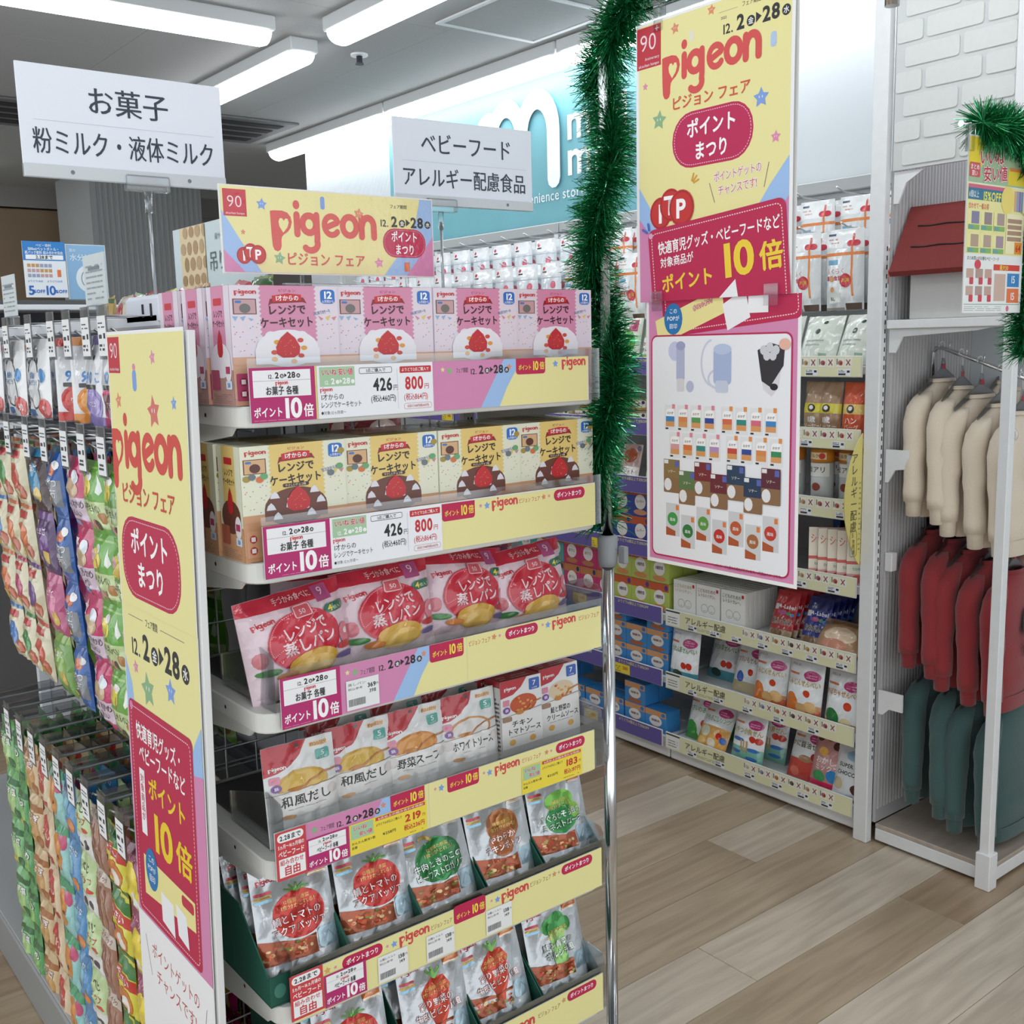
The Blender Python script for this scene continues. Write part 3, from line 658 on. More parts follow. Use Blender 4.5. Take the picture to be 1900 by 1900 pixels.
    if choc:
        for dx, dy in ((-.2, .33), (.18, .36), (.24, .22), (-.24, .18), (.14, .06), (-.18, .05)): a.poly([(w*dx-.007, h*dy-.006), (w*dx+.007, h*dy-.006), (w*dx+.004, h*dy+.003), (w*dx, h*dy+.009), (w*dx-.005, h*dy+.003)], 'e4e3ea')
    K = .66; b = Art(); b.rect(-w/2, 0, w/2, h*.36, 'cf9a70' if choc else 'd9a98c')
    for V, F, c, bb, l in a.sh: b.add([(v[0], h-(h-v[1])*K, v[2] if len(v) > 2 else 0) for v in V], F, c)
    a = b; a.rect(-w/2, 0, w/2, h*.06, 'c98f66' if choc else 'd09a80')
    a.rrect(-w*.48, h*.04, w*.02, h*.27, .002, 'd8a07a' if choc else 'b8476e')
    for dx in (-.42, -.3, -.18, -.06):
        for dy in (.1, .2): a.ell(w*dx, h*dy, w*.035, w*.035, 'b5342c' if choc else 'a0284e', 12); a.rect(w*dx-.003, h*dy-.003, w*dx+.003, h*dy+.003, 'f4ece8')
    s = Art(); d = BD; s.rect(-d/2, 0, d/2, h, base); s.rect(-d*.3, h*.5, d*.25, h, mid); s.rect(-d/2, 0, d/2, h*.3, 'cf9a70' if choc else 'b98f84')
    s.rrect(-d*.2, h*.84, d*.16, h*.9, .002, 'cc2430'); s.text('レンジで', -d*.02, h*.77, h*.07, ink, bold=.02, w=d*.4); s.text('ケーキセット', -d*.02, h*.69, h*.07, ink, bold=.02, w=d*.52)
    s.ell(0, h*.38, d*.42, h*.15, '6b3a2c' if choc else 'efecf2', 18); s.poly([(p*d*1.6, h*.52+q*h*.8) for p, q in berry], 'c7222c')
    s.ell(d*.3, h*.3, d*.14, h*.1, 'f2eef0', 14); s.rect(d*.2, h*.27, d*.38, h*.33, 'b8406a'); s.rrect(d*.18, h*.14, d*.44, h*.21, .002, 'dbe8f4'); s.text('50', d*.31, h*.175, h*.05, '3a7cc4', bold=.03)
    s.rrect(-d*.45, h*.13, -d*.1, h*.3, .002, 'b0486a' if not choc else 'b5604a'); s.lines(-d*.45, h*.02, d*.4, h*.11, 5, '8a7a74', .3)
    t = Art(); t.rect(-w/2, -d/2, w/2, d/2, 'd9d6c4' if choc else 'e4d4e0'); t.rect(x0, -d/2, x1, d/2, 'b09a5e' if choc else 'd793b2'); t.lines(x0+.01, -d*.3, x1-.01, d*.2, 3, '6b5a3c' if choc else 'b06a8a', .4)
    return carton('cake_box', w, d, h, base, a, s, t)
for row, (choc, nm, k) in enumerate(((False, 'pink strawberry', 0), (True, 'yellow chocolate', 1))):
    proto_ = cakebox(choc); n = 0
    for d in range(2 if row else 3):
        for i in range(4):
            o = proto_ if n == 0 else dup(proto_); n += 1
            x = .5775+.0775+.1555*i - (.004*d); y = 1.30+.0745*d + (.002 if i % 2 else 0)
            o.location = (x, y, DZ[k]+.0008); o.rotation_euler = (0, 0, (.0, -.012, .01, -.006)[i] if d == 0 else 0)
            T(o, ('%s cake set box, %s from the left in the front row' % (nm, ORD[i])) if d == 0 else ('%s cake set box in the %s row back, %s from the left' % (nm, ORD[d], ORD[i])), 'box', nm + ' cake boxes')
# ------------------------------------------------------------------ steamed bread bags
def bread():
    w, h = .165, .15; a = Art(); a.rect(-w/2, 0, w/2, h, 'e6cfd8'); a.rect(-w/2, h*.83, w/2, h, 'c42a40')
    a.text('手づかみ食べに', 0, h*.915, h*.085, 'f0d0d0', bold=.01, w=w*.36); a.rect(w*.2, h*.79, w*.36, h*.97, 'b8568a'); a.text('9', w*.28, h*.9, h*.13, 'eed4e2', bold=.0)
    a.logo(-w*.32, h*.7, w*.2, 'c8303c', 'e6cfd8', 8); a.ell(.0, h*.42, w*.34, h*.36, 'c9283e', 26)
    a.dash(arc(0, h*.42, w*.32, 60, 200, 20, h*.34), .0012, 'f0b8c0', .5, .003)
    a.rrect(-w*.06, h*.68, w*.12, h*.83, .003, 'd8606a'); a.stroke(rr(-w*.05, h*.69, w*.11, h*.82, .003), .0014, 'f2d8dc', closed=True); a.text('50', w*.03, h*.75, h*.075, 'f2d8dc')
    a.rrect(w*.24, h*.63, w*.48, h*.74, .008, '1f6a50'); a.text('4', w*.3, h*.685, h*.1, 'e8d84a', bold=.03); a.text('個入り', w*.39, h*.675, h*.05, 'cfe0c0')
    a.text('レンジで', .002, h*.55, h*.17, 'f2dce0', bold=.03, w=w*.42, rot=6); a.text('蒸しパン', .004, h*.38, h*.18, 'f2dce0', bold=.03, w=w*.5, rot=6)
    a.ell(w*.04, h*.12, w*.24, h*.17, 'd9a94a', 22); a.ell(w*.04, h*.09, w*.2, h*.12, 'e3ba62', 18)
    a.ell(w*.4, h*.34, w*.075, h*.13, 'd8808a', 12); a.ell(w*.41, h*.36, w*.03, h*.04, 'f4ecee', 8); a.ell(-w*.4, h*.3, w*.06, h*.1, 'd8808a', 12)
    a.ell(w*.38, h*.2, w*.1, h*.045, 'c03a3c', 12); a.ell(-w*.36, h*.14, w*.1, h*.045, '4a8a4c', 12); a.ell(-w*.22, h*.06, w*.1, h*.05, 'd98a4a', 12); a.ell(w*.36, h*.08, w*.11, h*.04, '7a6a9a', 12)
    return a.squash(h, .78)
bp_ = bag('bread_bag', .165, .15, .075, 'dcc4cf', bread(), 'pillow', seed=1, nx=12, ny=12, wr=1.6); bq = bag('bread_bag', .165, .15, .075, 'dcc4cf', bread(), 'pillow', seed=4, nx=12, ny=12, wr=1.6)
for i, (x, y, z, ry, rx, rz, src) in enumerate(((.672, 1.335, DZ[2]+.002, -.10, -.12, .02, bp_), (.818, 1.345, DZ[2]+.012, -.04, -.1, -.05, bq), (.962, 1.36, DZ[2]+.012, .1, -.1, .03, None), (1.103, 1.355, DZ[2]+.002, -.08, -.1, -.02, None))):
    o = src or dup((bp_, bq)[i % 2]); o.location = (x, y, z); o.rotation_euler = (rx, ry, rz)
    T(o, ('leftmost crumpled red and white steamed bread bag', 'second steamed bread bag, upright with 50 second mark', 'third steamed bread bag, leaning behind its neighbours', 'rightmost steamed bread bag by the chrome pole')[i], 'bread bag', 'steamed bread bags')
for i, (x, y) in enumerate(((.75, 1.43), (.9, 1.44), (1.05, 1.44))):
    o = dup(bq); o.location = (x, y, DZ[2]+.01); o.rotation_euler = (-.08, .06*(-1)**i, 0); T(o, 'steamed bread bag in the back row, %s from the left' % ORD[i], 'bread bag', 'steamed bread bags')
o = carton('bread_tray_box', .1, .06, .075, 'd8616b', None); o.location = (.665, 1.40, DZ[2]+.0015); o.rotation_euler = (0, 0, -.5)
a = Art(); a.rrect(-.026, .008, .026, .068, .006, 'c9c2c4'); a.lines(-.018, .02, .018, .055, 4, 'a08a90'); obj('side_print', a.mesh('side_print', fn=lambda x, y, k: Vector((-.05-k, .03-x, y))), None, o)
T(o, 'pink sided bread carton beside the leftmost bread bag', 'carton')
# ------------------------------------------------------------------ row four: white pouches and two cartons
def soup(txt, dish, rim, w=.112, h=.145):
    a = Art(); a.rect(-w/2, 0, w/2, h, 'dfe0e0'); a.poly([(-w/2, h), (w*.12, h), (-.0, h*.82), (-w*.12, h*.7), (-w*.32, h*.62), (-w/2, h*.59)], 'b8303a')
    a.logo(-w*.32, h*.68, w*.23, 'f4ecec', 'b8303a'); a.rrect(w*.14, h*.865, w*.42, h*.935, .004, 'f0dcae'); a.text('約20回分', w*.28, h*.9, h*.06, 'b8602c', bold=.02, w=w*.25)
    a.rrect(w*.22, h*.67, w*.42, h*.82, .004, '5aa89c'); a.text('5', w*.32, h*.76, h*.1, 'eaf4f0', bold=.01); a.text('ヵ月頃', w*.32, h*.695, h*.03, 'd8ece6')
    a.ell(0, h*.42, w*.36, h*.2, dish, 24); a.ell(0, h*.43, w*.31, h*.16, rim, 22); a.rect(-w/2, 0, w/2, h*.35, 'e6e4e0'); a.stroke([(-w/2, h*.33), (w/2, h*.36)], .0012, '7a6a5c', cap=False)
    a.stroke([(-w*.12, h*.365), (.0, h*.36), (w*.1, h*.43), (w*.25, h*.49), (w*.48, h*.5)], .0035, 'b8743c'); a.ell(-w*.1, h*.37, w*.12, h*.028, 'c2803e', 14)
    a.rrect(-w*.44, h*.48, -w*.3, h*.58, .003, 'd88aa0'); a.ell(-w*.36, h*.42, w*.07, w*.07, '7a4a98', 14); a.text('鉄', -w*.36, h*.42, h*.05, 'f0e8f4', bold=.02)
    a.text(txt, w*.02, h*.21, h*.155, '2a2624', bold=.018, w=min(w*.72, len(txt)*h*.14)); a.lines(-w*.25, h*.1, w*.3, h*.115, 1, '6a6460')
    a.ell(-w*.4, h*.25, w*.09, h*.08, 'd6d0cc', 12); a.ell(w*.4, h*.24, w*.08, h*.07, 'd6cec8', 12); a.ell(-w*.25, h*.01, w*.1, h*.03, 'd8a878', 10); a.ell(-w*.02, h*.94, .0035, .0035, '55585a', 10)
    return a.squash(h, .71)
SP_ = [('和風だし', 'c9a040', 'd6b050', .654, 1.325, 'leftmost broth pouch with golden soup'), ('和風だし', 'c9a040', 'd6b050', .756, 1.335, 'second broth pouch with golden soup'), ('野菜スープ', 'c98038', 'd99648', .853, 1.335, 'vegetable soup pouch with orange soup'), ('ホワイトソース', 'c98a48', 'd9d6d2', .957, 1.335, 'white sauce pouch with pale bowl')]
for i, (tx, c1, c2, x, y, lab) in enumerate(SP_):
    pb = bag('soup_pouch', .112, .145, .03, 'd5d7d7', soup(tx, c1, c2), 'stand', seed=i, corner=.012, wr=1.2)
    pb.location = (x, y, DZ[3]+.0015); pb.rotation_euler = (-.1, 0, -.02)
    T(pb, lab + ' on the fourth display shelf', 'pouch', 'white soup pouches')
    if i > 0:
        for d in (1, 2):
            o = dup(pb); o.location = (x+.012*d, y+.05*d+.02, DZ[3]+.0015); o.rotation_euler = (-.16, 0, -.05*d); T(o, 'soup pouch standing %s behind the %s' % (('', 'directly', 'farther')[d], lab.split(' with')[0]), 'pouch', 'white soup pouches')
def sauce(l1, l2, dish, w=.086, h=.15):
    a = Art(); a.rect(-w/2, 0, w/2, h, 'e2e2e2'); a.poly([(-w/2, h), (w*.15, h), (.0, h*.87), (-w*.2, h*.78), (-w/2, h*.75)], 'b8303a'); a.logo(-w*.27, h*.87, w*.28, 'f4ecec', 'b8303a')
    a.rrect(w*.2, h*.79, w*.46, h*.96, .003, '3f62b0'); a.text('7', w*.33, h*.89, h*.1, 'f0f4fa', bold=.01); a.text('ヵ月頃', w*.33, h*.815, h*.026, 'e0e8f4')
    a.ell(w*.05, h*.62, w*.33, h*.14, dish, 24); rnd = random.Random(8)
    for k in range(16): a.ell(w*(.05+rnd.uniform(-.24, .24)), h*(.62+rnd.uniform(-.09, .09)), .003, .0026, rnd.choice(('e0a060', 'd8a050', 'c25028')), 7)
    a.rect(-w/2, 0, w/2, h*.5, 'e4e2de'); a.stroke([(-w/2, h*.47), (w/2, h*.53)], .0011, '7a6a5c', cap=False); a.stroke([(-.0, h*.5), (w*.15, h*.52), (w*.25, h*.6), (w*.47, h*.63)], .003, 'b8743c'); a.ell(-w*.05, h*.5, w*.1, h*.03, 'c2803e', 12)
    a.rrect(-w*.45, h*.63, -w*.29, h*.72, .002, 'd88aa0'); a.ell(-w*.37, h*.57, w*.085, w*.085, '7a4a98', 14); a.text('鉄', -w*.37, h*.57, h*.05, 'f0e8f4', bold=.02); a.rrect(-w*.48, h*.4, -w*.25, h*.47, .003, 'a0806a')
    a.text(l1, .0, h*.345, h*.1, '2a2624', bold=.02, w=w*.52); a.text(l2, .004, h*.235, h*.1, '2a2624', bold=.02, w=w*.84); a.lines(-w*.3, h*.16, w*.32, h*.175, 1, '6a6460'); a.ell(-w*.25, h*.08, w*.08, w*.08, 'e3b060', 12); a.ell(w*.25, h*.08, w*.08, w*.08, 'e3b060', 12)
    return a.squash(h, .76)
sds = Art(); sds.rect(-.021, 0, .021, .15, 'd2d0cc'); sds.lines(-.018, .012, .018, .125, 16, '57534e', .5); sds.rect(-.021, .14, .021, .15, 'a52a32'); sds.rect(-.021, 0, .021, .008, 'a52a32')
tps = Art(); tps.rect(-.043, -.021, .043, .021, 'b8303a'); tps.lines(-.035, -.012, .03, .01, 2, 'e0c0b8')
for i, (l1, l2, dish, x, lab) in enumerate((('チキン', 'トマトソース', 'c2542c', 1.056, 'chicken tomato sauce carton'), ('鮭と野菜の', 'クリームソース', 'd8c4a4', 1.15, 'salmon cream sauce carton'))):
    pb = carton('sauce_carton', .086, .042, .15, 'd9d9d8', sauce(l1, l2, dish), sds, tps); pb.location = (x, 1.325+.01*i, DZ[3]+.0015); pb.rotation_euler = (-.05, .02 if i == 0 else 0, .0); T(pb, lab + ' at the right of the fourth display shelf', 'carton', 'sauce cartons')
    for d in (1, 2):
        o = dup(pb); o.location = (x+.012-.02*d, 1.325+.052*d, DZ[3]+.0015); T(o, '%s sauce carton behind the %s' % (ORD[d], lab), 'carton', 'sauce cartons')
# ------------------------------------------------------------------ rows five and six: silver pouches in green trays
def silver(veg, l1, l2, food='a8522e', w=.125, h=.17, leaf='6aa84a'):
    a = Art(); a.rect(-w/2, 0, w/2, h, 'c9ced2'); a.rect(-w/2, h*.9, w/2, h, 'd5d8db'); a.logo(-w*.3, h*.85, w*.25, 'b82c38', 'c9ced2'); a.ell(0, h*.955, .004, .004, '1a1c1e', 10)
    a.rrect(w*.2, h*.8, w*.46, h*.985, .003, 'd47a3a'); a.text('12', w*.33, h*.92, h*.085, 'f6e6d4', bold=.0); a.text('ヵ月頃から', w*.33, h*.85, h*.025, 'f2dcc8'); a.rrect(w*.2, h*.785, w*.46, h*.815, .002, 'e9d8c8')
    for q, c in ((.72, 'b84048'), (.68, 'c9a860'), (.64, '8fc0d8')): a.rrect(-w*.47, h*q, -w*.26, h*(q+.032), .002, c)
    a.ell(0, h*.9, w*.05, h*.035, 'b9bec4', 10)
    if veg == 'tomato':
        a.ell(w*.03, h*.45, w*.33, h*.25, 'c22f26', 26)
        for q in (-60, -25, 5, 40, 70): a.stroke([(w*.03, h*.69), (w*.03+w*.16*math.sin(math.radians(q)), h*.69+h*.075*math.cos(math.radians(q)))], .003, leaf)
    elif veg == 'pepper':
        a.ell(-w*.08, h*.45, w*.24, h*.23, '1f7a3a', 22); a.ell(w*.14, h*.45, w*.22, h*.23, '236f36', 22); a.ell(w*.03, h*.46, w*.18, h*.26, '2b8a44', 22); a.stroke([(-.004, h*.7), (-.014, h*.75), (-.024, h*.74)], .006, 'b8963c')
    elif veg == 'chicken':
        a.ell(w*.05, h*.56, w*.27, h*.2, 'b06a34', 22); a.ell(.0, h*.4, w*.2, h*.2, 'a86030', 18); a.ell(w*.1, h*.62, w*.14, h*.09, 'c2803e', 12)
    elif veg == 'bean':
        a.ell(w*.03, h*.6, w*.25, h*.14, '6cb03c', 20); a.ell(.0, h*.38, w*.27, h*.18, '2d8a44', 20); a.ell(w*.25, h*.45, w*.1, h*.1, '8cc24a', 12)
    elif veg == 'carrot':
        a.poly([(-w*.12, h*.66), (0, h*.72), (w*.16, h*.7), (w*.24, h*.58), (w*.18, h*.35), (w*.05, h*.08), (-w*.05, h*.1), (-w*.16, h*.4), (-w*.2, h*.56)], 'cc4226')
        for q in (-30, -5, 22): a.stroke([(w*.03, h*.7), (w*.03+w*.2*math.sin(math.radians(q)), h*.71+h*.1*math.cos(math.radians(q)))], .005, leaf)
    elif veg == 'bokchoy':
        for dx, dy, r in ((-.1, .66, .13), (.06, .72, .14), (.18, .64, .12), (0, .6, .14)): a.ell(w*dx, h*dy, w*r, h*r*.75, '3f9a48', 14)
        for dx in (-.08, 0, .09): a.stroke([(w*dx*.6, h*.2), (w*dx, h*.56)], .013, '8cc26a')
    a.rect(-w/2, 0, w*.2, h*.16, food) if veg not in ('carrot',) else a.rect(-w/2, 0, w*.02, h*.12, food)
    a.poly([(-w/2, h*.16), (w*.2, h*.16), (w*.2, h*.2), (0, h*.18), (-w*.2, h*.215), (-w/2, h*.26)], food)
    rnd = random.Random(len(l1))
    for k in range(26): a.ell(w*rnd.uniform(-.46, .17), h*rnd.uniform(.015, .17), w*rnd.uniform(.02, .04), w*rnd.uniform(.015, .03), rnd.choice(('d8a060', 'c8442c', 'e0c08a', 'd8683a', '8a9a4a')), 8)
    a.rrect(w*.22, h*.03, w*.48, h*.24, .004, 'aec6d2'); a.stroke([(w*.27, h*.08), (w*.35, h*.19), (w*.43, h*.1)], .0008, '7a98a8')
    a.text('12種類の野菜', w*.02, h*.6, h*.05, 'e8c86a', bold=.0, w=w*.34, rot=4); a.text('1食分がとれる!', w*.03, h*.545, h*.055, 'ecd078', bold=.005, w=w*.44, rot=4)
    oc = {'tomato': 'a02420', 'pepper': '1c5a30', 'chicken': 'a03a28', 'bean': '2a7a3c', 'carrot': 'a82c1c', 'bokchoy': '2a6a44'}[veg]
    a.text(l1, w*.0, h*.43, h*.095, 'f4f4f4', bold=.012, w=min(w*.72, len(l1)*w*.105), rot=4, out=oc, ow=.05); a.text(l2, w*.01, h*.32, h*.095, 'f4f4f4', bold=.012, w=min(w*.74, len(l2)*w*.1), rot=4, out=oc, ow=.05)
    return a.squash(h, .8)
FOILB = M('silver_foil', 'c4c9cd', .28, .55, bump=.35, scale=40)
TRAY = M('tray_green', '1c5a4a', .5)
KIND = {'tomato': ('tomato', '鯛とトマトの', 'アクアパッツァ'), 'pepper': ('pepper', '牛肉ときのこの', 'ビーフストロガノフ'), 'chicken': ('chicken', 'やわらか', 'チキンポトフ'), 'bean': ('bean', 'まぐろとそら豆の', 'ミネストローネ'), 'carrot': ('carrot', '彩り野菜の', '牛肉ビビンバ風'), 'bokchoy': ('bokchoy', '鮭と青菜の', 'ポルシチ風')}
PP = {k: bag('silver_pouch', .125, .17, .03, 'c9ced2', silver(*v), 'stand', m=FOIL, mb=FOILB, seed=i+2, wr=1.5, corner=.01) for i, (k, v) in enumerate(KIND.items())}
pu = set()
def tray(x, k, lab):
    t = T(empty('green_tray', (x, 1.30, DZ[k]+.0015)), lab, 'tray', 'green pouch trays')
    w, d = .13, .27
    obj('tray_base', box(-w/2, 0, 0, w/2, d, .002), TRAY, t); fr = obj('tray_front', box(-w/2, 0, .0025, w/2, .002, .045), TRAY, t); obj('tray_back', box(-w/2, d-.002, .0025, w/2, d, .12), TRAY, t)
    for s in (-1, 1):
        xx = s*(w/2-.001); obj('tray_side', prism([(.0025, .0025), (d-.0025, .0025), (d-.0025, .13), (.09, .12), (.0025, .04)], xx-.001, xx+.001, 'x'), TRAY, t)
    a = Art(); a.logo(.004, .02, .05, 'a9ccc0', '1c5a4a'); a.ell(-.05, .022, .009, .011, '4a8a78', 14); obj('tray_print', a.mesh('tray_print'), None, t)
for k, row, xs in ((4, ('tomato', 'tomato', 'pepper', 'chicken', 'bean'), (.638, .768, .898, 1.02, 1.142)), (5, ('tomato', 'carrot', 'carrot', 'bokchoy'), (.72, .87, 1.005, 1.137))):
    for i, (nm, x) in enumerate(zip(row, xs)):
        tray(x, k, 'dark green tray under the %s pouches, %s on the %s display shelf' % (nm, ORD[i], ('fifth', 'sixth')[k-4]))
        n = 5 if k == 4 else 4
        for d in range(n):
            o = PP[nm] if nm not in pu else dup(PP[nm]); pu.add(nm)
            o.location = (x+(.004*math.sin(i*2+d*1.3)), 1.325+.043*d, DZ[k]+.0045+(.004 if d == 0 else 0)); o.rotation_euler = (-.3 if k == 4 else -.28, .05*math.sin(i*1.9+.7) if d == 0 else .02*math.sin(d*2+i), -.03)
            T(o, ('front silver %s pouch, %s from the left on the %s display shelf' % (nm, ORD[i], ('fifth', 'sixth')[k-4])) if d == 0 else ('silver %s pouch, %s behind the front, %s column, %s display shelf' % (nm, ('', 'first', 'second', 'third', 'fourth')[d], ORD[i], ('fifth', 'sixth')[k-4])), 'pouch', 'silver pouches on the %s display shelf' % ('fifth', 'sixth')[k-4])
# acrylic dividers at the shelf ends
for k in (2, 3, 4, 5):
    for x, nm in ((.6, 'left'), (1.196, 'right')):
        T(obj('shelf_divider', prism([(1.284, 0), (1.46, 0), (1.46, .045), (1.33, .085), (1.29, .08), (1.284, .07)], x-.001, x+.001, 'x'), ACR, None, (0, 0, DZ[k]+.0015)), 'clear divider at the %s end of the %s display shelf' % (nm, ORD[k]), 'divider', 'clear shelf dividers')
# ------------------------------------------------------------------ header sign above the boxes
def coins(a, x, y, s):
    """the three red point coins"""
    for dx, dy, r, ch in ((-.36, -.12, .36, 'I'), (-.02, .05, .36, 'T'), (.34, -.06, .4, 'P')):
        a.ell(x+dx*s, y+dy*s, r*s, r*s*1.08, 'c9302f', 22); a.stroke(arc(x+dx*s, y+dy*s, r*s*.9, 0, 360, 20, r*s*.97)[:-1], .03*s, 'a82424', closed=True); a.text(ch, x+(dx-.0)*s, y+dy*s, .62*s, 'fff', bold=.03)
hs = T(empty('header_sign', (0, 1.42, 1.556)), 'wide yellow fair header sign above the pink cake boxes', 'sign')
a = Art(); w, h = .346, .115; x0 = .628
a.rect(0, 0, w, h, YEL); a.poly([(0, h*.72), (0, h*.0), (.055, 0), (.025, h*.38)], BLU); a.poly([(0, h*.26), (0, 0), (.03, 0)], PNK); a.poly([(w, h), (w-.022, h), (w-.03, h*.7), (w-.055, h*.35), (w-.09, 0), (w, 0)], BLU); a.poly([(w, h*.52), (w-.02, h*.3), (w-.05, 0), (w, 0)], PNK)
a.rect(.003, h-.04, .037, h-.004, 'c9303f'); a.text('90', .02, h-.02, .022, 'f2dce0', bold=-.005); a.text('akachan honpo', .02, h-.036, .0042, 'f2dce0', w=.028)
a.logo(.158, h*.55, .172, 'd9564f', YEL); a.text('ピジョン フェア', .158, h*.17, .02, 'd9564f', bold=.02, w=.13)
stars(a, [(.06, h-.022, .0085, SB), (.215, h-.027, .0085, SO), (.083, .02, .0095, SG), (.247, .018, .0085, SP), (.03, h*.47, .004, SO)]); a.rrect(.152, h-.024, .159, h-.006, .003, SB); a.rrect(.292, .006, .302, .02, .002, 'df7a52'); coins(a, .04, .026, .03)
dates(a, .25, h-.035, .021, INK); a.text('フェア期間', .285, h-.013, .0062, INK); pill(a, .294, h*.42, .077, .043, ' '); a.dash(rr(.258, h*.42-.019, .33, h*.42+.019, .018), .0008, 'f0b8c8', .5, .002); a.text('ポイント', .294, h*.5, .017, 'fff', bold=.03, w=.048); a.text('まつり', .294, h*.335, .017, 'fff', bold=.03, w=.036)
obj('sign_board', box(x0-.002, .0004, -.002, x0+w+.002, .003, h+.002), M('sign_backing', 'efefec', .5), hs)
obj('sign_print', a.mesh('sign_print', fn=lambda x, y, e: Vector((x0+x, -e, y)), m=FILM, e=1.5e-4), None, hs)
for q in (.12, .3):
    _b = bmesh.new(); tube(_b, [(x0+q, .006, -.02), (x0+q, .006, .03)], .003, 8); obj('clip_stem', _b, ACR, hs)
obj('clip_bar', box(x0+.09, -.002, -.022, x0+.27, .012, -.014, .001, 1), ACR, hs)
# ------------------------------------------------------------------ category signs on clear poles
def cat_sign(x0, x1, y, z0, z1, px, l1, l2, lab, zb):
    t = T(empty('category_sign', (0, y, 0)), lab, 'sign'); w = x1-x0; h = z1-z0
    obj('sign_plate', box(x0, 0, z0, x1, .004, z1, .0008, 1), M('sign_plate_white', 'e9eff8', .45), t)
    obj('foot_rail', box(x0, -.003, z0-.001, x1, .0065, z0+h*.115, .001, 1), M('foot_rail', 'd0d7da', .4), t)
    a = Art(); a.text(l1, w/2+.005, h*.72, h*.27, '37424f', bold=.014, w=(h*.265*len(l1)) if len(l1) < 5 else w*.66); a.text(l2, w/2, h*.32, h*.25, '37424f', bold=.014, w=w*.9); a.rect(w*.06, h*.505, w*.95, h*.508, 'b9c2cc')
    for q in (.22, .8): a.ell(w*q, h*.055, h*.02, h*.02, '75828a', 10)
    obj('sign_print', a.mesh('sign_print', fn=lambda u, v, e: Vector((x0+u, -.0032-e if v < h*.12 else -.0002-e, z0+v))), None, t)
    obj('clip', box(px-.035, -.008, z0-.012, px+.035, .011, z0+.012, .002, 1), ACR, t)
    _b = bmesh.new(); tube(_b, [(px, .001, z0-.045), (px, .001, z0-.012)], .006, 10); obj('clip_socket', _b, ACR, t)
    _b = bmesh.new(); tube(_b, [(px, .001, zb), (px, .001, z0-.03)], .003, 8); obj('pole', _b, M('pole_clear_grey', 'aeb3b6', .15, .5), t)
    return t
cat_sign(.466, .785, 1.75, 1.715, 1.879, .652, 'お菓子', '粉ミルク・液体ミルク', 'white category sign for sweets and milk powder on a clear pole at left', 1.51)
s2 = cat_sign(-.16, .16, 0, 1.715, 1.872, -.06, 'ベビーフード', 'アレルギー配慮食品', 'white category sign for baby food behind the header sign', 1.40)
s2.location = (1.285, 1.75, 0); s2.rotation_euler = (0, 0, -.06)
# ------------------------------------------------------------------ tinsel
TINS = [M('tinsel_green', '12743f', .3, .6), M('tinsel_mid', '2ba866', .2, .8), M('tinsel_glint', '8ae6b6', .1, 1)]  # palest tone is sparkle put into the strand colour over a dark base
def tinsel(name, path, rad, n, lab, sl=.0016, taper=None):
    rnd = random.Random(n); V, F, mi = [], [], []; P = [Vector(p) for p in path]
    seg = [(b-a).length for a, b in zip(P, P[1:])]; tot = sum(seg)
    core = bmesh.new(); tube(core, P, .0035, 6)
    for i in range(n):
        s = rnd.random()*tot; k = 0
        while s > seg[k] and k < len(seg)-1: s -= seg[k]; k += 1
        c = P[k].lerp(P[k+1], s/seg[k]); d = (P[k+1]-P[k]).normalized()
        u = Vector((rnd.gauss(0, 1), rnd.gauss(0, 1), rnd.gauss(0, 1))); u = (u - d*u.dot(d)*.8).normalized()
        L = rad*rnd.uniform(.5, 1.15); sd = u.cross(Vector((rnd.gauss(0, 1), rnd.gauss(0, 1), rnd.gauss(0, 1)))).normalized()*sl*.5
        bend = d*rnd.uniform(-.3, .3)*L + Vector((0, 0, -.12*L)); q = len(V)
        V += [c-sd, c+sd, c+u*L*.55+bend*.3+sd, c+u*L*.55+bend*.3-sd, c+u*L+bend+sd*.5, c+u*L+bend-sd*.5]
        F += [(q, q+1, q+2, q+3), (q+3, q+2, q+4, q+5)]; b_ = rnd.random(); b_ = 2 if b_ < .12 else (1 if b_ < .4 else 0); mi += [b_, b_]
    me = bpy.data.meshes.new(name); me.from_pydata(V, [], F); [me.materials.append(q) for q in TINS]; me.polygons.foreach_set('material_index', mi); me.update()
    o = obj(name, me); T(o, lab, 'tinsel'); obj('core_thread', core, TINS[0], o); return o
# ------------------------------------------------------------------ banner stand
PXs, PYs = 1.25, 1.322
bs = T(empty('banner_stand', (PXs, PYs, 0)), 'chrome pole stand beside the display with a curved top bar', 'banner stand')
_b = bmesh.new(); tube(_b, [(0, 0, .012), (0, 0, 1.12)], .011, 16); obj('lower_pole', _b, STEEL, bs)
top = [(0, 0, 1.11), (0, 0, 1.945)] + [(0, -.05+.05*math.cos(math.radians(q)), 1.945+.05*math.sin(math.radians(q))) for q in (15, 30, 45, 60, 75, 90)] + [(0, -.47, 1.995)] + [(0, -.47-.05*math.sin(math.radians(q)), 1.945+.05*math.cos(math.radians(q))) for q in (15, 30, 45, 60, 75, 90)] + [(0, -.52, 1.85)]
_b = bmesh.new(); tube(_b, top, .009, 14); obj('upper_frame', _b, STEEL, bs)
_b = bmesh.new(); tube(_b, [(0, -.01, 1.947), (0, -.51, 1.947)], .003, 8); obj('hanging_rod', _b, STEEL, bs)
_b = bmesh.new(); tube(_b, [(0, 0, 1.065), (0, 0, 1.075), (0, 0, 1.115), (0, 0, 1.12)], [.014, .0165, .0175, .014], 16); cl = obj('collar', _b, GREYP, bs)
obj('collar_lever', box(.012, -.03, 1.07, .022, -.012, 1.10, .002, 1), GREYP, cl)
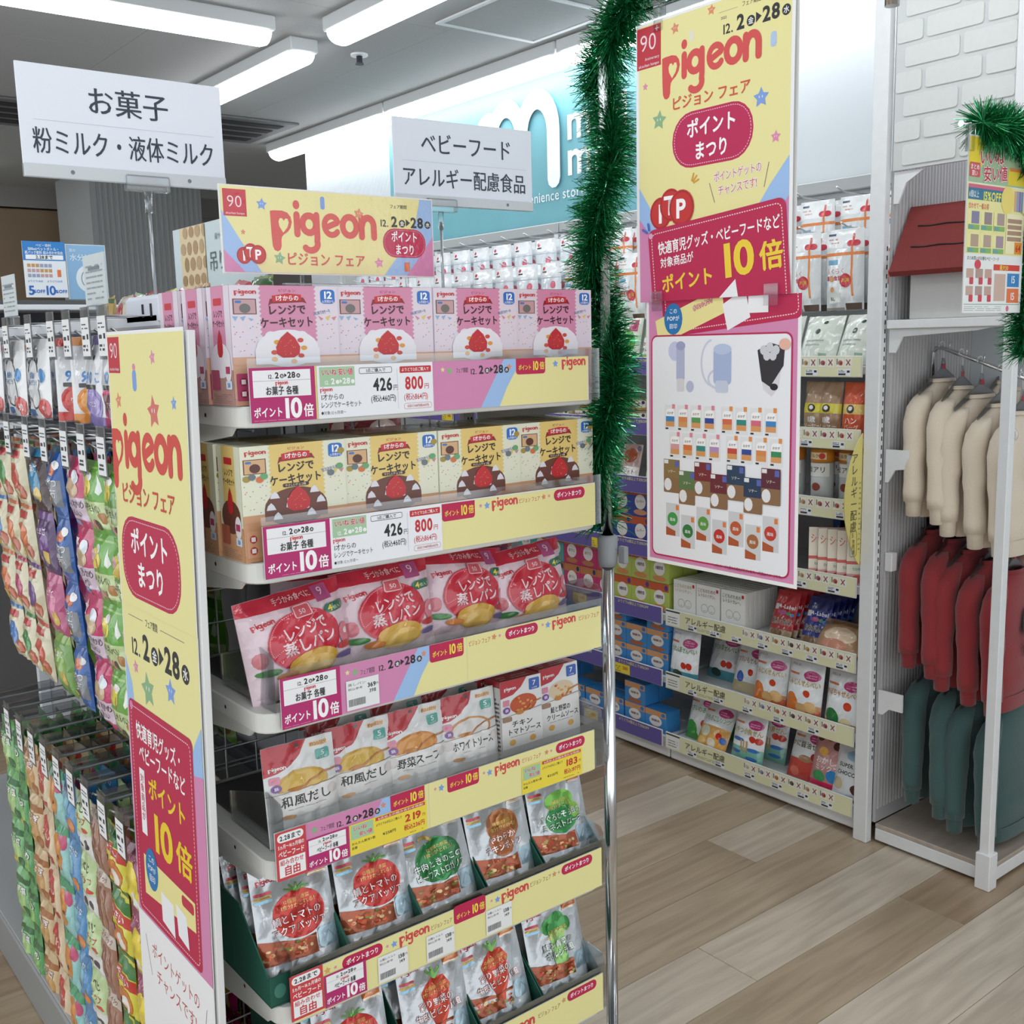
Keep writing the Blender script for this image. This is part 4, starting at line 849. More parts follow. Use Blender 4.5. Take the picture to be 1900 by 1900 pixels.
_b = bmesh.new(); tube(_b, [(0, 0, 0), (0, 0, .012)], .17, 32); obj('foot_plate', _b, STEEL, bs)
path = [(PXs+.022*math.cos(z*17)-.004, PYs+.03*math.sin(z*17+.6), z) for z in [1.135+.016*i for i in range(48)]] + [(PXs, PYs-.02, 1.91), (PXs-.01, PYs-.045, 1.935), (PXs-.01, PYs-.065, 1.965), (PXs, PYs-.09, 2.0), (PXs, PYs-.16, 2.02)]
tinsel('tinsel_garland', path, .05, 13000, 'long green tinsel garland wound down the chrome banner pole')
# banner: two A3 sheets taped together
bn = T(empty('fair_banner', (PXs-.012, 1.078, 1.092), (0, 0, -PI/2)), 'tall yellow and pink fair banner hanging from the chrome stand', 'banner')
w = .297
def sheet_top(a, w, h, yo=0, head=True):
    a.rect(-w/2, yo, w/2, yo+h, 'f2f3f3'); a.rect(-w/2+.006, yo, w/2-.006, yo+h-.004, YEL)
h = .416; a = Art(); sheet_top(a, w, h)
a.poly([(-w/2+.006, .175), (-.1, .115), (-.05, .0), (-w/2+.006, 0)], BLU); a.poly([(-w/2+.006, 0), (-w/2+.006, .128), (-.11, .09), (-.07, 0)], PNK)
a.poly([(w/2-.006, .0), (w/2-.006, .185), (.11, .15), (.07, .1), (.06, 0)], BLU); a.poly([(w/2-.006, 0), (w/2-.006, .132), (.115, .1), (.09, 0)], PNK)
a.rect(-w/2+.002, h-.066, -w/2+.052, h-.006, 'c2303e'); a.text('90', -w/2+.026, h-.028, .034, 'f4dfe2', bold=-.006); a.stroke([(-w/2+.04, h-.012), (-w/2+.048, h-.012)], .0014, 'f4dfe2', cap=False); a.stroke([(-w/2+.044, h-.016), (-w/2+.044, h-.008)], .0014, 'f4dfe2', cap=False); a.text('Anniversary', -w/2+.034, h-.052, .006, 'f4dfe2', w=.03); a.text('akachan honpo', -w/2+.027, h-.061, .006, 'f4dfe2', w=.043)
a.text('フェア期間', .074, h-.018, .008, '3a3a3a', w=.034); a.rect(.016, h-.02, .05, h-.0195, '888'); dates(a, .021, h-.04, .027); a.text('2022', .025, h-.028, .005, '555')
a.logo(-.001, .334, .186, 'd8504e', YEL); a.text('ピジョン フェア', 0, .288, .021, 'd8503c', bold=.02, w=.15)
a.rrect(-.073, .192, .08, .272, .038, 'bf1f55'); a.dash(rr(-.069, .196, .076, .268, .034), .0011, 'f4c8d4', .6, .0042); a.text('ポイント', .003, .247, .028, 'fff', bold=.035, w=.095); a.text('まつり', .003, .214, .028, 'fff', bold=.035, w=.066)
stars(a, [(-.068, .395, .009, SO), (.002, .404, .008, SO), (-.129, .324, .006, SP), (.093, .268, .014, SB), (-.1, .27, .015, SG), (.119, .212, .009, SP)]); a.rrect(.108, .33, .118, .35, .004, 'b4cce8'); a.rrect(-.04, .37, -.031, .385, .003, 'e9e4d0')
coins(a, -.075, .14, .062)
for q in (20, 45, 70): a.stroke([(-.036+.006*math.cos(math.radians(q)), .168+.006*math.sin(math.radians(q))), (-.036+.016*math.cos(math.radians(q)), .168+.016*math.sin(math.radians(q)))], .003, 'd9a23c')
a.text('ポイントゲットの', .052, .174, .0155, 'cf4a52', bold=.005, w=.088, rot=3, out='f6f4f0', ow=.12); a.text('チャンスです!', .052, .154, .0155, 'cf4a52', bold=.005, w=.072, rot=3, out='f6f4f0', ow=.12); a.stroke([(.0, .165), (.01, .137)], .001, '8a5a80'); a.stroke([(.108, .18), (.1, .148)], .001, '8a5a80')
def rot5(pts, dx=0, dy=.033): return [(dx+p*math.cos(.087)-q*math.sin(.087), dy+p*math.sin(.087)+q*math.cos(.087)) for p, q in pts]
def crimson(a, dy):
    a.poly(rot5(rr(-.131, -.082, .131, .083, .012), .014, dy), 'bd1f4f'); a.dash(rot5(rr(-.124, -.075, .124, .076, .009), .014, dy), .0015, 'f4d4dc', .6, .0045)
crimson(a, .037); a.ell(-.117, .1, .0045, .0045, 'e0a8c8', 12)
for q in (100, 150): a.stroke([(-.12+.007*math.cos(math.radians(q)), .103+.007*math.sin(math.radians(q))), (-.12+.016*math.cos(math.radians(q)), .103+.016*math.sin(math.radians(q)))], .004, '4a6ac0')
a.text('快適育児グッズ・ベビーフードなど', .014, .089, .021, 'fff', bold=.025, w=.232, rot=5); a.text('対象商品が', -.063, .06, .0165, 'fff', bold=.02, w=.068, rot=5); a.text('ポイント', -.042, .029, .028, 'f2d33c', bold=.035, w=.105, rot=5); a.text('10', .054, .055, .066, 'f2d33c', bold=.03, w=.072, rot=5); a.text('倍', .115, .054, .042, 'f2d33c', bold=.035, w=.042, rot=5)
a.poly(rot5([(.0, -.04), (.036, -.015), (.04, -.05)], .014, .037), 'f2f3f6'); a.clip(-w/2, 0, w/2, h)
b = Art(); b.rect(-w/2, 0, w/2, h, 'f2f3f3'); b.rect(-w/2+.006, .006, w/2-.006, h, PNK); crimson(b, h+.037)
b.poly([(-.128, h-.03), (.006, h+.016), (.012, h-.022), (-.114, h-.066), (-.122, h-.06)], 'efe69c'); b.text('ポイントまつり', -.03, h-.008, .0075, 'fff', rot=18, w=.04, out='c11f50', ow=.25); b.ell(-.09, h-.028, .019, .024, '1f76b4', 20); b.text('この', -.09, h-.016, .0085, 'fff'); b.text('POPが', -.09, h-.027, .0085, 'fff'); b.text('目印', -.09, h-.039, .0085, 'fff')
b.poly([(.008, h-.01), (.05, h+.012), (.06, h-.03), (.018, h-.048)], 'f2f3f6'); b.rect(.056, h-.024, .092, h+.01, 'f4f5f7')
b.poly(rr(-.137, .012, .135, h-.052, .012), 'bd1f4f'); b.poly(rr(-.1345, .0145, .1325, h-.0545, .01), 'eef1f6')
# product pictures on the banner
def pics(b, h):
    y = h-.103
    b.ell(-.086, y+.026, .014, .015, 'c6cdea', 16); b.rrect(-.083, y-.022, -.066, y+.034, .007, 'b3bbd8'); b.ell(-.074, y+.034, .0095, .007, 'a0a6c8', 14); b.rrect(-.082, y-.036, -.067, y-.016, .003, 'd9d9de'); b.ell(-.055, y-.028, .008, .009, 'b9c0da', 12)
    b.stroke(arc(-.01, y+.008, .022, 100, 260, 12, .034), .0035, 'cfd4e6'); b.stroke(arc(.002, y-.016, .02, 110, 250, 10, .014), .0035, 'cfd4e6'); b.rrect(-.008, y-.024, .026, y+.03, .007, 'a9bade'); b.ell(.009, y+.028, .017, .008, 'bccbe8', 16); b.rrect(-.004, y-.036, .02, y-.018, .004, 'c9d2e6')
    b.poly([(.078, y+.004), (.085, y-.03), (.1, y-.04), (.112, y-.026), (.118, y+.012)], 'dddce2'); b.poly([(.074, y+.026), (.082, y-.018), (.097, y-.026), (.12, y+.004), (.122, y+.03), (.098, y+.036)], '2d2c31'); b.ell(.104, y-.026, .007, .005, '18181c', 12)
    for q in ((.085, .026), (.096, .03), (.107, .026), (.091, .018), (.102, .018)): b.ell(q[0], y+q[1], .0065, .007, 'cfd2d8', 10)
    b.ell(.122, y+.034, .01, .008, 'e9b8a4', 14)
    cs = ['3f87c4', 'd98a4e', '5a9a58', '2f4a9a', 'd96a4a', '2f8a80', 'd86a80', '3f87c4', 'd9a0a0', 'd8743c', '2f8a80', 'b890c0', 'c84a40', '2f4a9a', 'd98a50', '2f8a58']
    for r in range(2):
        for c in range(8):
            x = -.108 + c*.0268 + (.008 if c > 3 else 0) + (.01 if r else 0); yy = h-.2-r*.043
            b.rect(x, yy, x+.0242, yy+.04, 'e6e8ea'); b.rect(x+.016, yy+.034, x+.022, yy+.041, 'e28a9a' if c < 4 else 'e3924a'); b.rrect(x+.003, yy+.006, x+.021, yy+.034, .006, 'fafafa'); b.rect(x+.003, yy+.013, x+.021, yy+.022, cs[r*8+c]); b.rect(x+.003, yy+.006, x+.021, yy+.014, 'd99a5e'); b.text('おかず', x+.012, yy+.027, .0045, '333'); b.rect(x+.002, yy+.0015, x+.008, yy+.004, '222')
    dk = ['8c7348', '5c7a4a', '7a2630', '6a2430', '26405c', '203a58', '5a2434']
    for c in range(7):
        x = -.11 + c*.0325; yy = h-.315 + (.016 if c % 2 == 0 else 0)
        b.rrect(x, yy, x+.034, yy+.053, .002, '8a6a4a'); b.rect(x, yy+.024, x+.034, yy+.053, dk[c]); b.rect(x+.001, yy+.046, x+.01, yy+.052, 'e6e6e6'); b.rect(x+.024, yy+.042, x+.032, yy+.051, '5a66b0'); b.ell(x+.009, yy+.013, .008, .01, 'e9eaec', 12); b.text('ソテー', x+.017, yy+.034, .0055, 'f2ead8')
    ve = ['3f9a48', '2b7a3c', '5a9a40', 'c22f26', 'c25a30', 'a86838', 'c23a2a']
    for c in range(7):
        x = -.105 + c*.032; yy = h-.372 + (.016 if c % 2 == 0 else 0)
        b.rect(x, yy-.012, x+.029, yy+.04, 'd0d3d6'); b.rect(x+.021, yy+.03, x+.027, yy+.038, 'e0803c'); b.ell(x+.014, yy+.015, .011, .011, ve[c], 14); b.poly([(x, yy-.012), (x+.02, yy-.012), (x+.02, yy-.004), (x, yy+.002)], 'b0562e'); b.text('風味', x+.014, yy+.014, .006, 'f4f4f4')
b_ = b; q_ = Art(); pics(b, h); b.text('※パッケージと異なる場合がございます。※写真はイメージです。', .06, .013, .0062, '8a3a5c', w=.13)
b.clip(-w/2, 0, w/2, h)
obj('upper_sheet', a.mesh('upper_sheet', fn=lambda x, y, e: Vector((x-.008, .001-e-.008*math.sin(y*7)*abs(x), h+y)), e=1.4e-4, cut=([-.1, -.05, 0, .05, .1], [.1, .2, .3])), None, bn)
obj('lower_sheet', b.mesh('lower_sheet', fn=lambda x, y, e: Vector((x+.008, .0035-e, y)), e=1.4e-4), None, bn)
obj('banner_back', box(-w/2+.006, .006, .002, w/2-.006, .0068, .82), M('banner_paper_back', 'eeeeec', .6), bn)
for x in (-.11, .11):
    obj('hang_clip', box(x-.008, -.003, .815, x+.008, .01, .86, .001, 1), ACR, bn); obj('tape', box(x-.012, -.006, h-.015, x+.012, -.0052, h+.015), ACR, bn)
# left fair poster board on the side of the display: three sheets on a white board
lean = .0255
po = T(empty('fair_poster', (.53, 1.482, 1.48), (0, 0, 0)), 'yellow fair poster on a white board on the left side of the display', 'poster')
po.rotation_euler = (-math.atan(lean), 0, -PI/2)
obj('poster_board', box(-.15, .002, -1.2, .155, .012, -.004, .001, 1), M('poster_board_white', 'e4e5e4', .5), po)
w = .297; q1, q2, q3 = -.405, -.905, -1.19
def psheet(y0, y1, bg=YEL):
    p = Art(); p.rect(-w/2, y1, w/2, y0, 'f2f3f3'); p.rect(-w/2+.003, y1, w/2-.003, y0-(.005 if y0 == 0 else 0), bg); p.clip(-w/2, y1, w/2, y0); return p
p = psheet(0, q1); p.rect(-.145, -.06, -.096, -.008, 'c2303e'); p.text('90', -.12, -.027, .032, 'f4dfe2', bold=-.006); p.text('akachan honpo', -.12, -.054, .006, 'f4dfe2', w=.04)
stars(p, [(.035, -.038, .011, SP), (-.11, -.1, .013, SO), (.03, -.112, .024, 'd8746a'), (.105, -.098, .01, SB)]); p.rrect(-.047, -.085, -.031, -.055, .007, SB); p.ell(-.039, -.051, .006, .005, SP, 10)
p.logo(-.015, -.178, .275, 'd4493f', YEL); p.text('ピジョン フェア', -.012, -.235, .034, 'cf4a38', bold=.02, w=.21)
p.rrect(-.13, -.39, .1, -.268, .05, 'bf1f4a'); p.dash(rr(-.124, -.384, .094, -.274, .046), .0016, 'f4c8d4', .6, .006); p.text('ポイント', -.015, -.304, .042, 'fff', bold=.035, w=.15); p.text('まつり', -.015, -.352, .042, 'fff', bold=.035, w=.11)
obj('top_sheet', p.mesh('top_sheet', fn=lambda x, y, e: Vector((x, -e-.001, y)), e=1.4e-4), None, po)
p = psheet(q1, q2); p.text('フェア期間', -.025, -.422, .014, INK, w=.05); p.rect(-.12, -.422, -.06, -.421, '777'); p.rect(.01, -.422, .1, -.421, '777'); dates(p, -.118, -.46, .052)
p.poly([(-w/2+.003, -.49), (-w/2+.003, -.6), (-.11, -.59), (-.12, -.53)], BLU); p.poly([(-w/2+.003, -.57), (-w/2+.003, q2), (.12, q2), (.12, -.58)], PNK); p.poly([(w/2-.003, -.53), (w/2-.003, -.61), (.09, -.61), (.12, -.56)], BLU); p.poly([(w/2-.003, -.6), (w/2-.003, q2), (.09, q2), (.09, -.61)], PNK)
stars(p, [(-.1, -.5, .011, SP), (-.052, -.525, .028, SG), (.04, -.505, .02, SB)])
p.rrect(-.14, q2+.004, .112, -.556, .012, 'bd1f4a'); p.dash(rr(-.131, q2+.012, .103, -.566, .01), .0018, 'f4d4dc', .6, .006); p.ell(-.128, -.566, .007, .007, 'd88ab0', 12)
p.text('快適育児グッズ・', -.02, -.6, .03, 'fff', bold=.025, w=.185); p.text('ベビーフードなど', -.012, -.634, .03, 'fff', bold=.025, w=.185); p.rect(-.108, -.765, -.086, -.66, 'f4f4f6'); p.text('対象商品が', -.097, -.675, .015, 'bd1f4a', vert=True)
p.text('ポイント', .003, -.68, .038, 'f0d22c', bold=.035, w=.15); p.text('10', -.022, -.745, .082, 'f0d22c', bold=.03, w=.095); p.text('倍', .062, -.75, .052, 'f0d22c', bold=.035, w=.062)
p.poly([(-.108, -.80), (-.108, -.865), (.095, -.845), (.095, -.80)], 'efe69c'); p.ell(-.075, -.815, .026, .034, '1f76b4', 22); p.text('この', -.075, -.799, .013, 'fff'); p.text('POPが', -.075, -.814, .011, 'fff'); p.text('目印', -.075, -.83, .013, 'fff')
p.poly([(-.04, -.835), (.01, -.838), (.012, -.89), (-.038, -.882)], 'f2f3f6'); p.poly([(.02, -.83), (.06, -.836), (.066, -.885), (.026, -.878)], 'f2f3f6'); p.rrect(.045, -.822, .09, -.805, .006, 'c2304a')
obj('middle_sheet', p.mesh('middle_sheet', fn=lambda x, y, e: Vector((x, -e-.0005, y)), e=1.4e-4), None, po)
p = psheet(q2, q3, 'f2f3f4'); p.text('ポイントゲットの', .0, -.953, .028, 'bf4a4a', bold=.005, w=.19); p.text('チャンスです!', .0, -.992, .028, 'bf4a4a', bold=.005, w=.16); p.stroke([(-.12, -.94), (-.1, -1.0)], .0016, '8a6a8a'); p.stroke([(.12, -.95), (.105, -1.01)], .0016, '8a6a8a')
obj('bottom_sheet', p.mesh('bottom_sheet', fn=lambda x, y, e: Vector((x, -e-.001, y)), e=1.4e-4), None, po)
obj('poster_clip', box(-.162, -.006, -.29, -.146, .016, -.24, .002, 1), ACR, po)
# ------------------------------------------------------------------ flyer and tinsel on the second stand at the right edge
st = T(empty('flyer_stand', (2.42, 1.0, 0)), 'second chrome stand at the right picture edge carrying the flyer', 'banner stand')
_b = bmesh.new(); tube(_b, [(0, 0, .012), (0, 0, 1.80), (-.03, .06, 1.83), (-.2, .1, 1.832), (-.47, .1, 1.832)], .006, 12); obj('stand_pole', _b, STEEL, st)
_b = bmesh.new(); tube(_b, [(0, 0, 0), (0, 0, .012)], .09, 28); obj('foot_plate', _b, STEEL, st)
fl = T(empty('sale_flyer', (1.944, 1.08, 1.485)), 'busy white and green sale flyer clipped at the right edge under tinsel', 'flyer')
a = Art(); w, h = .222, .325; rnd = random.Random(11)
a.rect(0, 0, w, h, 'eef1ee'); a.rect(.003, h*.74, w-.003, h-.003, 'a6c39a'); a.rect(.003, h*.83, .05, h-.003, 'ecd53a'); a.rrect(.006, h*.77, .044, h*.85, .002, 'd2575a'); a.text('まとめ', .025, h*.825, .011, 'fff'); a.text('買い', .025, h*.79, .011, 'fff')
a.text('いいね', .085, h*.89, .03, 'c83a4a', bold=.03, out='f6f2ee', ow=.06, rot=4); a.text('安い値', .1, h*.8, .03, 'c83a4a', bold=.03, out='f6f2ee', ow=.06, rot=4); a.rect(.15, h*.75, w-.004, h*.84, 'e9d23e'); a.rect(.155, h*.83, w-.004, h*.85, 'dd8a4a')
a.rect(.003, h*.34, w-.003, h*.735, 'efe9a2'); a.rect(.005, h*.645, .16, h*.71, '3a7a98'); a.rect(.005, h*.71, .14, h*.73, 'd86a8a'); a.text('6個以上', .026, h*.675, .014, 'eef4f4', w=.036); a.text('15%OFF!', .095, h*.672, .022, 'f2ea5a', bold=.03, w=.075); a.ell(.152, h*.66, .025, .027, 'f0dc78', 14)
for q in range(4): a.rect(.178+q*.009, h*.6, .186+q*.009, h*.72, ('d8b088', '9aa0c4', '8a7ab0', '7a94b4')[q])
a.text('合わせて一番お得', .045, h*.61, .012, 'd8484a', w=.075)
for r in range(2):
    for q in range(3):
        x, y = .008+q*.047, h*(.47-r*.13); a.rect(x, y, x+.043, y+h*.115, 'f2eca8'); a.rect(x+.012, y+h*.04, x+.04, y+h*.11, ('8a86a4', '9a8a8a', 'b09a94', 'b8a08a', 'b8a090', 'a894a0')[r*3+q]); a.rect(x+.001, y+.002, x+.042, y+h*.035, '8ab86a'); a.rect(x+.002, y+.003, x+.02, y+h*.03, '6fa8a4')
a.rect(.15, h*.35, w-.006, h*.585, 'f6eec0')
for q in range(4): a.rect(.155, h*(.53-q*.035), w-.012, h*(.555-q*.035), 'b0907a')
a.rect(.185, h*.35, w-.008, h*.42, 'e8963a'); a.text('64', .2, h*.385, .018, 'c83a2c', bold=.03)
a.text('まとめ買いがお得なベビーフード', .07, h*.315, .008, '444', w=.12); a.ell(.05, h*.28, .012, .009, 'd84a5a', 12); a.rect(.11, h*.25, w-.01, h*.285, 'd8463c'); a.text('最大50', .15, h*.267, .011, 'f2dc5a', bold=.02)
for r in range(2):
    for q in range(3):
        x, y = .006+q*.034, h*(.165-r*.1); a.rect(x+.004, y+.012, x+.03, y+h*.09, ('c9a89a', 'b89a90', 'c8a498')[q]); a.rrect(x+.016, y, x+.03, y+h*.04, .002, 'cf4a56')
a.rect(.165, h*.155, w-.01, h*.235, '3f87c4'); a.rect(.165, h*.06, w-.01, h*.145, 'e87a4a'); a.rect(.115, h*.07, .158, h*.23, 'd2b4a4'); a.text('15', .187, h*.2, .02, 'fff'); a.text('15', .187, h*.1, .02, 'fff')
a.rect(.005, h*.048, w-.005, h*.052, '8aa890'); a.lines(.006, .004, .15, h*.045, 3, 'b8bcba'); a.ell(.17, h*.025, .006, .006, 'd87a94', 10)
obj('flyer_sheet', a.mesh('flyer_sheet', e=2e-4), None, fl); obj('flyer_back', box(0, .0005, 0, w, .0015, h), M('banner_paper_back', 'eeeeec', .6), fl); obj('hang_clip', box(.0, -.004, h-.03, .018, .008, h+.02, .002, 1), ACR, fl)
tinsel('tinsel_garland', [(1.975+.012*i, 1.07+.01*math.sin(i), 1.832-.00004*i*i+.004*math.sin(i*.9)) for i in range(14)] + [(2.15, 1.07, 1.80), (2.18, 1.075, 1.77)], .05, 4200, 'short green tinsel draped along the top of the sale flyer')
tinsel('tinsel_garland', [(2.205+.012*math.sin(i*.7), 1.085, 1.78-.02*i) for i in range(20)], .05, 4200, 'green tinsel hanging down the right edge beside the sale flyer')
# ================================================================== right-hand shelving along the wall
RX = 2.585
RZ = [1.365, 1.163, .964, .745, .525, .305, .09]      # deck heights
PEG = M('perforated_panel', 'cfd2d2', .5, noise=.02)
units = [(1.705, 2.45), (2.455, 3.35), (3.355, 4.25), (4.255, 5.15)]
unames = ['nearest the end post', 'behind the tall banner', 'third along the wall', 'farthest along the wall']

for ui, (ya, yb) in enumerate(units):
    t = T(empty('wall_shelf_unit', (RX, ya, 0)), 'white metal wall shelving bay ' + unames[ui], 'shelving', 'wall shelving bays')
    L = yb-ya
    obj('back_panel', box(.36, 0, 0, .40, L, 1.93), PEG, t)
    obj('plinth', box(.02, 0, .012, .36, L, .072, .004, 1), WHITE, t)
    obj('top_rail', box(.33, 0, 1.885, .36, L, 1.925, .003, 1), M('rail_grey', 'b9bcbc', .5), t)
    for k, z in enumerate(RZ):
        s = obj('shelf', box(.012, .004, z-.025, .36, L-.004, z, .003, 1), WHITE, t)
    for yy in (.006, L-.03):
        obj('upright', box(.335, yy, .075, .359, yy+.024, 1.88), WHITE, t)
# price rails
ICON = [('d8c9b8', 'c0b2a2'), ('9aa2b8', '6b7390'), ('c98a4b', 'b06a30'), ('6f5c4c', '4f4034'), ('c9a878', '9a7a50'), ('b06a6a', '8a3f3f'), ('b5745a', '9c3b2e')]
def cream_rail(L, n0, seed, allergy=True):
    a = Art(); h = .055; rnd = random.Random(seed)
    a.rect(-L/2, 0, L/2, h, 'e9e8bf')
    if allergy:
        a.rect(-L/2+.002, .004, -L/2+.065, h-.006, 'f3f3f0'); a.rect(-L/2+.002, h-.006, -L/2+.065, h-.001, '3c3c3c')
        a.lines(-L/2+.012, .012, -L/2+.055, h-.016, 3, '8a8a8a')
        a.text('アレルギー配慮', -L/2+.175, h*.6, .0255, '4b4530', bold=.012, sx=.98)
        a.lines(-L/2+.10, .008, -L/2+.25, .018, 2, 'a9a68a')
    x0 = -L/2 + n0
    for i in range(7):
        x = x0 + i*.0575
        if x + .055 > L/2: break
        a.rect(x, h-.029, x+.025, h-.003, 'f4f2e6'); a.rect(x+.027, h-.029, x+.052, h-.003, 'f4f2e6')
        a.ell(x+.014, h-.017, .008, .007, ICON[i][0], 10); a.ell(x+.017, h-.019, .004, .005, ICON[i][1], 8)
        a.rect(x+.002, h-.022, x+.005, h-.006, '6a6a6a')
        for q in (1, -1): a.stroke([(x+.033, h-.016-q*.008), (x+.046, h-.016+q*.008)], .0026, '8d3b44', cap=False)
    x = -L/2 + .1
    while x < L/2-.06:
        a.rect(x, .002, x+.042, .021, 'f2f4f6'); a.lines(x+.003, .012, x+.024, .02, 2, '5c6270', .5); a.rect(x+.003, .004, x+.026, .009, '343a48'); a.rect(x+.03, .011, x+.039, .017, '2b3040')
        x += rnd.uniform(.085, .13)
    return a
def purple_rail(L, seed):
    a = Art(); h = .055; rnd = random.Random(seed)
    a.rect(-L/2, 0, L/2, h, '685ca4')
    x = -L/2+.16
    while x < L/2-.05:
        a.text('よりどり6個以上で15%OFF', x, h-.0095, .0125, 'e6dca0', bold=.02); x += .29
    x = -L/2 + rnd.uniform(.05, .25)
    while x < L/2-.1:
        a.rect(x, .002, x+.075, .036, 'f0dc3e'); a.text(rnd.choice(('280', '565', '198', '148')), x+.052, .022, .016, 'cf3b2a', bold=.02)
        a.lines(x+.004, .006, x+.03, .03, 3, '8c7c1c'); x += rnd.uniform(.3, .5)
    return a
zn = ['top', 'second', 'third', 'fourth', 'fifth', 'sixth', 'lowest']
for ui, (ya, yb) in enumerate(units):
    for k, z in enumerate(RZ):
        L = yb-ya-.02; n0 = .28 if ui == 0 else .2
        if ui == 0 and k in (4, 5, 6): L = .735
        art = cream_rail(L, (.30, .31, .3, .3, .33, .34, .34)[k] if ui == 0 else .2, ui*10+k, allergy=k >= 4) if ui == 0 else purple_rail(L, ui*10+k)
        r = T(empty('price_rail', (RX-.008, (ya+yb)/2, z-.03), (0, 0, -PI/2)), '%s price rail, %s shelf of the wall bay %s' % ('cream' if ui == 0 else 'purple', zn[k], unames[ui]), 'price rail', 'wall shelf price rails')
        obj('rail', box(-L/2-.002, .0015, -.002, L/2+.002, .006, .057, .001, 1), WHITE, r)
        obj('rail_card', art.mesh('rail_card', e=4e-4), None, r)
# oval allergy plates that stick out into the aisle
for (y, nm) in ((1.706, 'beside the white end post'), (2.452, 'half hidden by the tall banner')):
    pts = [(0, -.185)] + [(-.078*math.sin(PI*k/20)**.75, -.185+.37*k/20) for k in range(1, 20)] + [(0, .185)]
    pl = T(obj('shelf_talker', prism(pts, -.0015, .0015, 'y'), M('talker_yellow', 'ddd07e', .5), None, (RX-.012, y-.004, .997)), 'curved yellow allergy plate sticking out ' + nm, 'shelf sign', 'yellow allergy plates')
    a = Art(); a.text('アレルギー配慮', -.036, .118, .031, '4f4a30', bold=.01, vert=True)
    a.stroke(rr(-.05, -.155, -.018, -.085, .008), .0015, '6b6540', closed=True); a.text('5ヵ月頃', -.034, -.095, .016, '5b5638', vert=True)
    a.lines(-.013, -.14, -.004, .06, 14, '8f8858')
    obj('plate_print', a.mesh('plate_print', fn=lambda x, yv, k: Vector((x, -.0016-k, yv))), None, pl)
# ------------------------------------------------------------------ goods on the wall shelves
def R(o, y, k, dx=.03, lean=0, rz=-PI/2, dz=0, z=None):
    """stand a package on deck k of the wall shelving, facing the aisle"""
    o.location = (RX+dx, y, (RZ[k] if z is None else z)+.0008+dz); o.rotation_euler = (lean, 0, rz)
    return o
def snack(name, w, h, t, col, top, shapes, txt=None, tc='333', kind='pillow', lean=0, m=FILM, seed=0, th=.022, face=None):
    a = Art(); a.rect(-w/2, 0, w/2, h, col)
    if top: a.rect(-w/2, h*.55, w/2, h, top)
    for s in shapes:
        if s[0] == 'e': a.ell(s[1]*w, s[2]*h, s[3]*w, s[4]*h, s[5], 14)
        elif s[0] == 'r': a.rect(s[1]*w, s[2]*h, s[3]*w, s[4]*h, s[5])
        elif s[0] == 't': a.text(s[1], s[2]*w, s[3]*h, s[4]*h, s[5], bold=.02, rot=s[6] if len(s) > 6 else 0)
    if txt: a.text(txt, 0, h*.58, th, tc, bold=.025, w=w*.86, out='fff', ow=.05)
    return bag(name, w, h, t, col, a, kind, m=m, seed=seed, nx=8, ny=8)
